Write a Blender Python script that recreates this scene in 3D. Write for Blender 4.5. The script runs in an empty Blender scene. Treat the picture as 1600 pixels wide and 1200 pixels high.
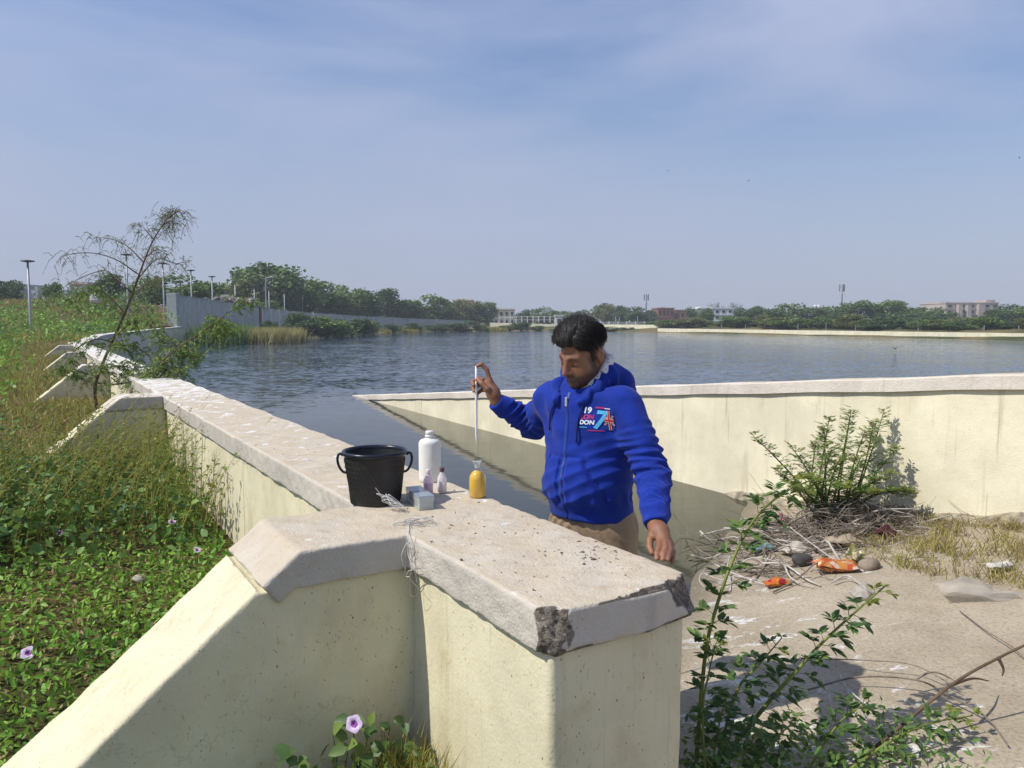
import bpy, bmesh, math, random
import numpy as np
from mathutils import Vector, Matrix
from mathutils.bvhtree import BVHTree

R = math.radians
rng = np.random.default_rng(7)
random.seed(7)
scn = bpy.context.scene
COL = scn.collection

# ------------------------------------------------------------------ camera, sky, sun, exposure
CAMZ = 1.65
PITCH = math.atan(97 / 1200.0)
cam = bpy.data.cameras.new('camera')
cam.sensor_width = 36.0
cam.lens = 27.0
cam.clip_start = 0.05
cam.clip_end = 6000
camo = bpy.data.objects.new('camera', cam)
camo.location = (0, 0, CAMZ)
camo.rotation_euler = (math.pi / 2 - PITCH, 0, 0)
COL.objects.link(camo)
scn.camera = camo

SUN_EL = R(50)
SUN_H = Vector((-0.955, -0.295, 0)).normalized()          # horizontal direction towards the sun
world = bpy.data.worlds.new('World')
scn.world = world
world.use_nodes = True
wn = world.node_tree
for n in list(wn.nodes):
    wn.nodes.remove(n)
w_out = wn.nodes.new('ShaderNodeOutputWorld')
w_bg = wn.nodes.new('ShaderNodeBackground')
w_bg.inputs['Strength'].default_value = 0.105
w_sky = wn.nodes.new('ShaderNodeTexSky')
w_sky.sky_type = 'NISHITA'
w_sky.sun_disc = False
w_sky.sun_elevation = SUN_EL
w_sky.sun_rotation = math.atan2(SUN_H.x, SUN_H.y)
w_sky.air_density = 1.35
w_sky.dust_density = 0.5
w_sky.ozone_density = 3.5
# thin cirrus veils over the whole dome
w_geo = wn.nodes.new('ShaderNodeTexCoord')
w_map = wn.nodes.new('ShaderNodeMapping')
w_map.inputs['Rotation'].default_value = (0, 0, R(-25))
w_map.inputs['Scale'].default_value = (1.1, 1.6, 4.2)
w_n1 = wn.nodes.new('ShaderNodeTexNoise')
w_n1.inputs['Scale'].default_value = 1.25
w_n1.inputs['Detail'].default_value = 7
w_n1.inputs['Roughness'].default_value = 0.52
w_n1.inputs['Distortion'].default_value = 0.35
w_rmp = wn.nodes.new('ShaderNodeValToRGB')
w_rmp.color_ramp.elements[0].position = 0.40
w_rmp.color_ramp.elements[0].color = (0, 0, 0, 1)
w_rmp.color_ramp.elements[1].position = 0.64
w_rmp.color_ramp.elements[1].color = (0.80, 0.80, 0.80, 1)
w_mix = wn.nodes.new('ShaderNodeMix')
w_mix.data_type = 'RGBA'
w_mix.inputs[7].default_value = (4.6, 5.1, 7.0, 1)
wn.links.new(w_geo.outputs['Generated'], w_map.inputs['Vector'])
wn.links.new(w_map.outputs[0], w_n1.inputs['Vector'])
wn.links.new(w_n1.outputs[0], w_rmp.inputs[0])
wn.links.new(w_rmp.outputs[0], w_mix.inputs[0])
w_tint = wn.nodes.new('ShaderNodeMix')
w_tint.data_type = 'RGBA'
w_tint.blend_type = 'MULTIPLY'
w_tint.inputs[0].default_value = 1.0
w_tint.inputs[7].default_value = (0.87, 0.94, 1.14, 1)
wn.links.new(w_sky.outputs[0], w_tint.inputs[6])
wn.links.new(w_tint.outputs[2], w_mix.inputs[6])
w_sep = wn.nodes.new('ShaderNodeSeparateXYZ')
wn.links.new(w_geo.outputs['Generated'], w_sep.inputs[0])
w_hz = wn.nodes.new('ShaderNodeMapRange')
w_hz.interpolation_type = 'SMOOTHSTEP'
for k_, v_ in ((1, -0.05), (2, 0.46), (3, 0.9), (4, 0.0)):
    w_hz.inputs[k_].default_value = v_
wn.links.new(w_sep.outputs[2], w_hz.inputs[0])
w_mix2 = wn.nodes.new('ShaderNodeMix')
w_mix2.data_type = 'RGBA'
w_mix2.inputs[7].default_value = (3.75, 4.2, 5.65, 1)       # lavender grey ground haze
wn.links.new(w_hz.outputs[0], w_mix2.inputs[0])
wn.links.new(w_mix.outputs[2], w_mix2.inputs[6])
wn.links.new(w_mix2.outputs[2], w_bg.inputs['Color'])
wn.links.new(w_bg.outputs[0], w_out.inputs['Surface'])

sl = bpy.data.lights.new('sun', 'SUN')
sl.energy = 4.2
sl.angle = R(0.6)
sl.color = (1.0, 0.95, 0.86)
so = bpy.data.objects.new('sun', sl)
sdir = SUN_H * math.cos(SUN_EL) + Vector((0, 0, math.sin(SUN_EL)))
so.rotation_euler = sdir.to_track_quat('Z', 'Y').to_euler()
so.location = sdir * 50
COL.objects.link(so)

scn.view_settings.view_transform = 'Standard'
scn.view_settings.look = 'None'
scn.view_settings.exposure = 0.07
scn.view_settings.gamma = 1.0
scn.render.engine = 'CYCLES'
scn.cycles.max_bounces = 6
scn.cycles.diffuse_bounces = 3
scn.cycles.glossy_bounces = 3
scn.cycles.transmission_bounces = 5
scn.cycles.transparent_max_bounces = 10
scn.cycles.volume_bounces = 0

# ------------------------------------------------------------------ geometry of the view (for laying out the place)
CP, SP = math.cos(PITCH), math.sin(PITCH)
def ray(u, v):
    a, b = (u - 800) / 1200.0, (v - 600) / 1200.0
    return Vector((a, CP - b * SP, -SP - b * CP))
def on_z(u, v, z):
    r = ray(u, v)
    t = (z - CAMZ) / r.z
    return Vector((r.x * t, r.y * t, z))
def at_y(u, v, y):
    r = ray(u, v)
    t = y / r.y
    return Vector((r.x * t, y, CAMZ + r.z * t))

# ------------------------------------------------------------------ node helpers
def new_mat(name):
    m = bpy.data.materials.new(name)
    m.use_nodes = True
    nt = m.node_tree
    return m, nt, nt.nodes['Principled BSDF']
def nd(nt, typ, props=None, **ins):
    n = nt.nodes.new(typ)
    for k, v in (props or {}).items():
        setattr(n, k, v)
    for k, v in ins.items():
        s = n.inputs[int(k[1:])] if k[0] == 'i' and k[1:].isdigit() else n.inputs[k.replace('_', ' ')]
        if hasattr(v, 'is_linked') or hasattr(v, 'links'):
            nt.links.new(v, s)
        else:
            s.default_value = v
    return n
def c4(c):
    return (c[0], c[1], c[2], 1.0)
def mixc(nt, fac, a, b, mode='MIX'):
    n = nd(nt, 'ShaderNodeMix', {'data_type': 'RGBA', 'blend_type': mode})
    for idx, v in ((0, fac), (6, a), (7, b)):
        if hasattr(v, 'links'):
            nt.links.new(v, n.inputs[idx])
        else:
            n.inputs[idx].default_value = v if idx == 0 else c4(v)
    return n.outputs[2]
def ramp(nt, fac, p0, p1, v0=0.0, v1=1.0):
    n = nd(nt, 'ShaderNodeMapRange', {'interpolation_type': 'SMOOTHSTEP'})
    nt.links.new(fac, n.inputs[0])
    for i, v in ((1, p0), (2, p1), (3, v0), (4, v1)):
        n.inputs[i].default_value = v
    return n.outputs[0]
def math_(nt, op, a, b=0.0):
    n = nd(nt, 'ShaderNodeMath', {'operation': op})
    for i, v in ((0, a), (1, b)):
        if hasattr(v, 'links'):
            nt.links.new(v, n.inputs[i])
        else:
            n.inputs[i].default_value = v
    return n.outputs[0]
def obj_co(nt, scale=(1, 1, 1), rot=(0, 0, 0)):
    t = nd(nt, 'ShaderNodeTexCoord')
    m = nd(nt, 'ShaderNodeMapping', None, Scale=scale, Rotation=rot)
    nt.links.new(t.outputs['Object'], m.inputs['Vector'])
    return m.outputs[0]
def noise(nt, co, scale, detail=4, rough=0.55, dist=0.0):
    n = nd(nt, 'ShaderNodeTexNoise', None, Scale=scale, Detail=detail, Roughness=rough, Distortion=dist)
    nt.links.new(co, n.inputs['Vector'])
    return n.outputs[0]
def voro(nt, co, scale, feature='F1', rand=1.0):
    n = nd(nt, 'ShaderNodeTexVoronoi', {'feature': feature}, Scale=scale, Randomness=rand)
    nt.links.new(co, n.inputs['Vector'])
    return n.outputs[0]
def bump(nt, h, strength, dist, prev=None):
    n = nd(nt, 'ShaderNodeBump', None, Strength=strength, Distance=dist)
    nt.links.new(h, n.inputs['Height'])
    if prev is not None:
        nt.links.new(prev, n.inputs['Normal'])
    return n.outputs[0]

def plain(name, col, rough=0.6, var=0.15, nscale=8, metal=0.0, bumpd=0.0, spec=0.4):
    m, nt, b = new_mat(name)
    co = obj_co(nt)
    n = noise(nt, co, nscale, 5)
    c = mixc(nt, ramp(nt, n, 0.3, 0.7), [x * (1 - var) for x in col], [min(1, x * (1 + var)) for x in col])
    nt.links.new(c, b.inputs['Base Color'])
    b.inputs['Roughness'].default_value = rough
    b.inputs['Metallic'].default_value = metal
    b.inputs['Specular IOR Level'].default_value = spec
    if bumpd:
        nt.links.new(bump(nt, n, 0.6, bumpd), b.inputs['Normal'])
    return m

WALLROT = math.atan2(0.849, -0.529)       # world angle of the main wall's axis

def plaster(name, col, dirt=(0.30, 0.22, 0.12), streak=0.35, speck=0.5, crack=0.3, streak_scale=9, stain=0.35):
    m, nt, b = new_mat(name)
    co = obj_co(nt)
    big = noise(nt, co, 1.6, 4, 0.6)
    mid = noise(nt, co, 9, 4, 0.6)
    fine = noise(nt, co, 85, 2, 0.6)
    c = mixc(nt, ramp(nt, big, 0.35, 0.68), [x * 0.90 for x in col], [min(1, x * 1.07) for x in col])
    c = mixc(nt, ramp(nt, mid, 0.50, 0.78, 0, stain), c, [col[0] * 0.78, col[1] * 0.70, col[2] * 0.56])
    oc = noise(nt, obj_co(nt, (1, 1, 0.55)), 2.7, 5, 0.62)
    c = mixc(nt, ramp(nt, oc, 0.54, 0.74, 0, stain), c, [col[0] * 0.66, col[1] * 0.58, col[2] * 0.42])
    # rain streaks that run down the face
    st = noise(nt, obj_co(nt, (streak_scale, streak_scale, 0.45)), 1.0, 6, 0.65, 0.2)
    c = mixc(nt, ramp(nt, st, 0.56, 0.74, 0, streak), c, [col[0] * 0.42, col[1] * 0.40, col[2] * 0.36])
    st2 = noise(nt, obj_co(nt, (streak_scale * 3.3, streak_scale * 3.3, 0.8)), 1.0, 4, 0.6, 0.2)
    c = mixc(nt, ramp(nt, st2, 0.64, 0.74, 0, streak * 0.9), c, [col[0] * 0.35, col[1] * 0.32, col[2] * 0.30])
    # pock marks and brown specks
    sp = voro(nt, obj_co(nt, (1, 1, 0.7)), 46)
    spm = math_(nt, 'MULTIPLY', ramp(nt, sp, 0.07, 0.14, 1, 0), ramp(nt, noise(nt, co, 3.1, 4), 0.36, 0.52))
    spm = math_(nt, 'MULTIPLY', spm, ramp(nt, noise(nt, co, 24, 2), 0.38, 0.50))
    c = mixc(nt, math_(nt, 'MULTIPLY', spm, speck), c, dirt)
    sp2 = voro(nt, obj_co(nt, (1, 1, 0.6)), 21)
    spm2 = math_(nt, 'MULTIPLY', ramp(nt, sp2, 0.03, 0.075, 1, 0), ramp(nt, noise(nt, co, 5.1, 3), 0.48, 0.54))
    c = mixc(nt, math_(nt, 'MULTIPLY', spm2, min(1, speck * 1.5)), c, [x * 0.75 for x in dirt])
    scr = noise(nt, obj_co(nt, (95, 95, 40), (0.3, 0.5, 0.2)), 1.0, 3, 0.6)
    c = mixc(nt, math_(nt, 'MULTIPLY', ramp(nt, scr, 0.63, 0.70), speck * 0.55), c, [x * 1.3 for x in dirt])
    # hairline cracks
    wv = nd(nt, 'ShaderNodeVectorMath', {'operation': 'ADD'})
    nt.links.new(co, wv.inputs[0])
    wn_ = nd(nt, 'ShaderNodeTexNoise', None, Scale=4.0, Detail=6.0, Roughness=0.65)
    nt.links.new(co, wn_.inputs['Vector'])
    sc = nd(nt, 'ShaderNodeVectorMath', {'operation': 'SCALE'})
    nt.links.new(wn_.outputs[1], sc.inputs[0])
    sc.inputs['Scale'].default_value = 0.55
    nt.links.new(sc.outputs[0], wv.inputs[1])
    ce = voro(nt, wv.outputs[0], 1.15, 'DISTANCE_TO_EDGE')
    cm = math_(nt, 'MULTIPLY', ramp(nt, ce, 0.0, 0.006, 1, 0), ramp(nt, noise(nt, co, 1.1, 2), 0.50, 0.60))
    c = mixc(nt, math_(nt, 'MULTIPLY', cm, crack), c, [0.10, 0.085, 0.06])
    nt.links.new(c, b.inputs['Base Color'])
    b.inputs['Roughness'].default_value = 0.9
    b.inputs['Specular IOR Level'].default_value = 0.2
    h = math_(nt, 'ADD', math_(nt, 'MULTIPLY', fine, 0.35), math_(nt, 'MULTIPLY', mid, 0.8))
    h = math_(nt, 'SUBTRACT', h, math_(nt, 'MULTIPLY', ramp(nt, sp2, 0.03, 0.08, 1, 0), 0.4))
    nt.links.new(bump(nt, h, 0.45, 0.010), b.inputs['Normal'])
    return m

def leaf_mat(name, cols, rough=0.5, trans=0.3, clump=1.5):
    """cols: dark, mid, light leaf colour; per leaf variation and slow clump variation"""
    m, nt, b = new_mat(name)
    g = nd(nt, 'ShaderNodeNewGeometry')
    rnd = g.outputs['Random Per Island']
    c = mixc(nt, ramp(nt, rnd, 0.0, 0.75), cols[0], cols[1])
    c = mixc(nt, ramp(nt, rnd, 0.7, 1.0), c, cols[2])
    n = noise(nt, obj_co(nt), clump, 3)
    c = mixc(nt, ramp(nt, n, 0.35, 0.7, 0.0, 0.55), c, [x * 0.9 for x in cols[2]])
    nt.links.new(c, b.inputs['Base Color'])
    b.inputs['Roughness'].default_value = rough
    b.inputs['Specular IOR Level'].default_value = 0.3
    tr = nd(nt, 'ShaderNodeBsdfTranslucent')
    nt.links.new(mixc(nt, 0.35, c, (0.30, 0.36, 0.04)), tr.inputs['Color'])
    mx = nd(nt, 'ShaderNodeMixShader')
    mx.inputs[0].default_value = trans
    nt.links.new(b.outputs[0], mx.inputs[1])
    nt.links.new(tr.outputs[0], mx.inputs[2])
    nt.links.new(mx.outputs[0], nt.nodes['Material Output'].inputs['Surface'])
    return m

# ------------------------------------------------------------------ mesh helpers
def mesh_np(name, V, F, smooth=False):
    """V (n,3); F: (m,3)/(m,4) array or a list of arrays / lists of faces"""
    me = bpy.data.meshes.new(name)
    V = np.asarray(V, dtype=np.float32)
    if isinstance(F, np.ndarray):
        F = [F]
    if len(F) and not isinstance(F[0], np.ndarray):
        me.from_pydata([tuple(map(float, v)) for v in V], [], [tuple(map(int, f)) for f in F])
    else:
        F = [np.asarray(f, dtype=np.int32) for f in F if len(f)]
        loops = np.concatenate([f.ravel() for f in F])
        tot = np.concatenate([np.full(len(f), f.shape[1], np.int32) for f in F])
        start = np.concatenate([[0], np.cumsum(tot)[:-1]]).astype(np.int32)
        me.vertices.add(len(V))
        me.vertices.foreach_set('co', V.ravel())
        me.loops.add(len(loops))
        me.loops.foreach_set('vertex_index', loops)
        me.polygons.add(len(tot))
        me.polygons.foreach_set('loop_start', start)
        me.update(calc_edges=True)
    if smooth:
        me.polygons.foreach_set('use_smooth', np.ones(len(me.polygons), dtype=bool))
    return me

def add(name, me, mat, parent=None, label=None, cat=None, group=None, kind=None, keep=True):
    o = bpy.data.objects.new(name, me)
    COL.objects.link(o)
    if mat is not None and me is not None:
        mats = mat if isinstance(mat, (list, tuple)) else [mat]
        if len(me.materials) == 0:
            for q in mats:
                me.materials.append(q)
    if parent is not None:
        o.parent = parent
        if keep:                                   # vertices given in world space
            root, mw = parent, Matrix.Identity(4)
            while root is not None:
                if root.parent is None:
                    mw = Matrix.LocRotScale(root.location, root.rotation_euler, root.scale)
                root = root.parent
            if parent.parent is None:
                o.matrix_parent_inverse = mw.inverted()
            # a sub-part's parent already carries the inverse, so its own frame is the world's
    tag(o, label, cat, group, kind)
    return o
def tag(o, label=None, cat=None, group=None, kind=None):
    if label: o['label'] = label
    if cat: o['category'] = cat
    if group: o['group'] = group
    if kind: o['kind'] = kind
    return o
def empty(name, loc, label, cat, group=None):
    o = bpy.data.objects.new(name, None)
    COL.objects.link(o)
    o.location = loc
    o.empty_display_size = 0.1
    tag(o, label, cat, group)
    return o

class MB:
    """collects shapes into one mesh"""
    def __init__(self):
        self.V, self.F, self.n = [], [], 0
    def put(self, V, F):
        V = np.asarray(V, dtype=float).reshape(-1, 3)
        self.V.append(V)
        for f in F:
            self.F.append([int(i) + self.n for i in f])
        self.n += len(V)
        return self
    def box(self, c, s, rot=None, bevel=0.0):
        bm = bmesh.new()
        bmesh.ops.create_cube(bm, size=1.0)
        for v in bm.verts:
            v.co = Vector((v.co.x * s[0], v.co.y * s[1], v.co.z * s[2]))
        if bevel:
            bmesh.ops.bevel(bm, geom=list(bm.edges), offset=bevel, segments=2, affect='EDGES', profile=0.6)
        Mx = Matrix.Translation(c) @ (rot.to_4x4() if rot is not None else Matrix.Identity(4))
        bm.verts.index_update()
        self.put([Mx @ v.co for v in bm.verts], [[v.index for v in f.verts] for f in bm.faces])
        bm.free()
        return self
    def tube(self, pts, rad, seg=6, cap=True):
        pts = [Vector(p) for p in pts]
        n = len(pts)
        rads = [rad] * n if not hasattr(rad, '__len__') else rad
        V, F = [], []
        prev = None
        for i, p in enumerate(pts):
            t = (pts[min(i + 1, n - 1)] - pts[max(i - 1, 0)])
            t = t.normalized() if t.length > 1e-9 else Vector((0, 0, 1))
            if prev is None:
                a = t.orthogonal().normalized()
            else:
                a = prev - t * prev.dot(t)
                a = a.normalized() if a.length > 1e-6 else t.orthogonal().normalized()
            prev = a
            b = t.cross(a)
            for k in range(seg):
                th = 2 * math.pi * k / seg
                V.append(p + (a * math.cos(th) + b * math.sin(th)) * rads[i])
        for i in range(n - 1):
            for k in range(seg):
                k2 = (k + 1) % seg
                F.append([i * seg + k, i * seg + k2, (i + 1) * seg + k2, (i + 1) * seg + k])
        if cap:
            F.append(list(range(seg))[::-1])
            F.append([(n - 1) * seg + k for k in range(seg)])
        return self.put(V, F)
    def lathe(self, c, prof, seg=40):
        """prof: list of (r, z); r == 0 closes"""
        V, F, rows = [], [], []
        for r, z in prof:
            if r <= 1e-6:
                rows.append([len(V)]); V.append((c[0], c[1], c[2] + z))
            else:
                rows.append(list(range(len(V), len(V) + seg)))
                for k in range(seg):
                    th = 2 * math.pi * k / seg
                    V.append((c[0] + r * math.cos(th), c[1] + r * math.sin(th), c[2] + z))
        for a, b in zip(rows, rows[1:]):
            for k in range(seg):
                k2 = (k + 1) % seg
                if len(a) == 1 and len(b) == 1: continue
                if len(a) == 1: F.append([a[0], b[k2], b[k]])
                elif len(b) == 1: F.append([a[k], a[k2], b[0]])
                else: F.append([a[k], a[k2], b[k2], b[k]])
        return self.put(V, F)
    def mesh(self, name, smooth=False):
        me = bpy.data.meshes.new(name)
        V = np.concatenate(self.V) if self.V else np.zeros((0, 3))
        me.from_pydata([tuple(v) for v in V], [], self.F)
        me.update()
        if smooth:
            me.polygons.foreach_set('use_smooth', np.ones(len(me.polygons), dtype=bool))
        return me

def smooth_path(pts, n=24):
    """Catmull-Rom through the points"""
    P = [Vector(p) for p in pts]
    P = [P[0] * 2 - P[1]] + P + [P[-1] * 2 - P[-2]]
    out = []
    m = len(P) - 3
    for i in range(n):
        t = i / (n - 1) * m
        k = min(int(t), m - 1)
        f = t - k
        a, b, c, d = P[k:k + 4]
        out.append(0.5 * ((2 * b) + (c - a) * f + (2 * a - 5 * b + 4 * c - d) * f * f + (3 * b - a - 3 * c + d) * f ** 3))
    return out

def nrm(a):
    return a / np.maximum(np.linalg.norm(a, axis=-1, keepdims=True), 1e-9)

def leaves(P, D, N, L, Wd, fold=0.25, simple=False):
    """leaf blades: base points P, directions D, normals N, lengths L, half widths Wd -> V, F"""
    P, D, N = np.asarray(P, float), nrm(np.asarray(D, float)), np.asarray(N, float)
    S = nrm(np.cross(D, N))
    N = nrm(np.cross(S, D))
    L = np.asarray(L, float).reshape(-1, 1); Wd = np.asarray(Wd, float).reshape(-1, 1)
    n = len(P)
    if simple:
        V = np.stack([P, P + D * L * 0.5 + S * Wd, P + D * L, P + D * L * 0.5 - S * Wd], 1).reshape(-1, 3)
        b = np.arange(n)[:, None] * 4
        return V, b + np.array([[0, 1, 2, 3]])
    up = N * Wd * fold
    V = np.stack([P, P + D * L * 0.33 + S * Wd + up, P + D * L * 0.36 , P + D * L * 0.33 - S * Wd + up,
                  P + D * L * 0.72 + S * Wd * 0.72 + up * 0.6, P + D * L * 0.72 - up * 0.2, P + D * L * 0.72 - S * Wd * 0.72 + up * 0.6,
                  P + D * L - up * 0.9], 1).reshape(-1, 3)
    f = np.array([[0, 1, 2, 2], [0, 2, 3, 3]])
    b = np.arange(n)[:, None]
    tri = np.concatenate([b * 8 + np.array([[0, 1, 2]]), b * 8 + np.array([[0, 2, 3]]),
                          b * 8 + np.array([[4, 7, 5]]), b * 8 + np.array([[5, 7, 6]])])
    quad = np.concatenate([b * 8 + np.array([[1, 4, 5, 2]]), b * 8 + np.array([[2, 5, 6, 3]])])
    return V, [tri, quad]

def rand_dirs(n, zbias=0.0):
    d = rng.normal(size=(n, 3))
    d[:, 2] += zbias
    return nrm(d)

# ------------------------------------------------------------------ implicit surfaces (smooth bodies, broken stone)
def nets(f, lo, hi, h):
    """surface nets over blocks that lie near the surface"""
    lo = np.array(lo, float); hi = np.array(hi, float)
    B = 8
    nb = np.maximum(1, np.ceil(((hi - lo) / h + 1) / B).astype(int))
    n = nb * B
    ci = np.stack(np.meshgrid(*[np.arange(k) for k in nb], indexing='ij'), -1).reshape(-1, 3)
    Dc = f(lo + (ci * B + (B - 1) / 2) * h)
    A = np.repeat(np.repeat(np.repeat(Dc.reshape(nb), B, 0), B, 1), B, 2).astype(np.float32)
    act = ci[np.abs(Dc) < B * h * 0.87 * 1.25 + 0.010]
    off = np.stack(np.meshgrid(*[np.arange(B)] * 3, indexing='ij'), -1).reshape(-1, 3)
    for i in range(0, len(act), 150):
        blk = act[i:i + 150]
        idx = (blk[:, None, :] * B + off[None]).reshape(-1, 3)
        A[idx[:, 0], idx[:, 1], idx[:, 2]] = f(lo + idx * h)
    S = A < 0
    s = np.zeros(n - 1, np.int8)
    for dx in (0, 1):
        for dy in (0, 1):
            for dz in (0, 1):
                s += S[dx:n[0] - 1 + dx, dy:n[1] - 1 + dy, dz:n[2] - 1 + dz]
    cells = np.argwhere((s > 0) & (s < 8))
    acc = np.zeros((len(cells), 3)); cnt = np.zeros(len(cells))
    cor = [(x, y, z) for x in (0, 1) for y in (0, 1) for z in (0, 1)]
    for a in cor:
        for ax in range(3):
            if a[ax]: continue
            b = list(a); b[ax] = 1
            ia = cells + np.array(a); ib = cells + np.array(b)
            va = A[ia[:, 0], ia[:, 1], ia[:, 2]]; vb = A[ib[:, 0], ib[:, 1], ib[:, 2]]
            m = (va < 0) != (vb < 0)
            t = va[m] / (va[m] - vb[m])
            p = ia[m].astype(float); p[:, ax] += t
            acc[m] += p; cnt[m] += 1
    V = lo + acc / cnt[:, None] * h
    idm = np.full(n - 1, -1, np.int32)
    idm[cells[:, 0], cells[:, 1], cells[:, 2]] = np.arange(len(cells))
    quads = []
    for ax in range(3):
        u, w = (ax + 1) % 3, (ax + 2) % 3
        sa = [slice(1, n[k] - 1) for k in range(3)]; sb = list(sa)
        sa[ax] = slice(0, n[ax] - 1); sb[ax] = slice(1, n[ax])
        a, b = S[tuple(sa)], S[tuple(sb)]
        e = np.argwhere(a != b)
        flip = a[e[:, 0], e[:, 1], e[:, 2]]
        base = e + np.array([0 if k == ax else 1 for k in range(3)])
        q = []
        for du, dw in ((0, 0), (1, 0), (1, 1), (0, 1)):
            c = base.copy(); c[:, u] -= du; c[:, w] -= dw
            q.append(idm[c[:, 0], c[:, 1], c[:, 2]])
        q = np.stack(q, 1)
        q[~flip] = q[~flip][:, ::-1]
        quads.append(q)
    Q = np.concatenate(quads)
    return V, Q[(Q >= 0).all(1)]

def smin(a, b, k):
    h = np.clip(0.5 + 0.5 * (b - a) / k, 0, 1)
    return b * (1 - h) + a * h - k * h * (1 - h)
def smax(a, b, k):
    return -smin(-a, -b, k)
def s_ell(p, c, r):
    q = (p - np.array(c)) / np.array(r)
    k0 = np.linalg.norm(q, axis=1); k1 = np.linalg.norm(q / np.array(r), axis=1)
    return k0 * (k0 - 1) / np.maximum(k1, 1e-6)
def s_cone(p, a, b, ra, rb):
    a = np.array(a, float); b = np.array(b, float)
    ba = b - a
    t = np.clip(((p - a) @ ba) / max(ba @ ba, 1e-12), 0, 1)
    return np.linalg.norm(p - a - t[:, None] * ba, axis=1) - (ra + (rb - ra) * t)
def s_chain(p, pts, rads, k=0.008):
    d = None
    for i in range(len(pts) - 1):
        e = s_cone(p, pts[i], pts[i + 1], rads[i], rads[i + 1])
        d = e if d is None else smin(d, e, k)
    return d
def s_box(p, c, hs, r=0.0):
    q = np.abs(p - np.array(c)) - (np.array(hs) - r)
    return np.linalg.norm(np.maximum(q, 0), axis=1) + np.minimum(q.max(1), 0) - r
def near(p, c, r, f):
    """evaluate f only inside a ball; outside it a safe lower bound"""
    d = np.linalg.norm(p - np.array(c), axis=1)
    out = d - r + 0.05
    m = d < r
    if m.any(): out[m] = f(p[m])
    return out
_sn = {}
def sn(p, freq, seed, n=9):
    if (seed, n) not in _sn:
        g = np.random.default_rng(seed)
        _sn[(seed, n)] = (nrm(g.normal(size=(n, 3))) * g.uniform(0.6, 1.5, (n, 1)), g.uniform(0, 6.28, n))
    d, ph = _sn[(seed, n)]
    return np.sin(p @ d.T * freq + ph).sum(1) / math.sqrt(n)
def sstep(a, b, x):
    t = np.clip((x - a) / (b - a), 0, 1)
    return t * t * (3 - 2 * t)
# ------------------------------------------------------------------ materials of the setting
M = {}
M['plaster'] = plaster('cream_plaster', (0.70, 0.645, 0.455), speck=0.9, crack=0.22, streak=0.22, stain=0.45)
M['wing_plaster'] = plaster('streaked_cream_plaster', (0.80, 0.74, 0.55), streak=0.55, speck=0.35, crack=0.25, streak_scale=7, stain=0.25)
M['far_plaster'] = plaster('far_cream_plaster', (0.74, 0.70, 0.52), streak=0.3, speck=0.0, crack=0.0, streak_scale=2)
M['blue_plaster'] = plaster('pale_blue_plaster', (0.46, 0.48, 0.46), streak=0.3, speck=0.0, crack=0.0, streak_scale=1.2, stain=0.2)

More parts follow.
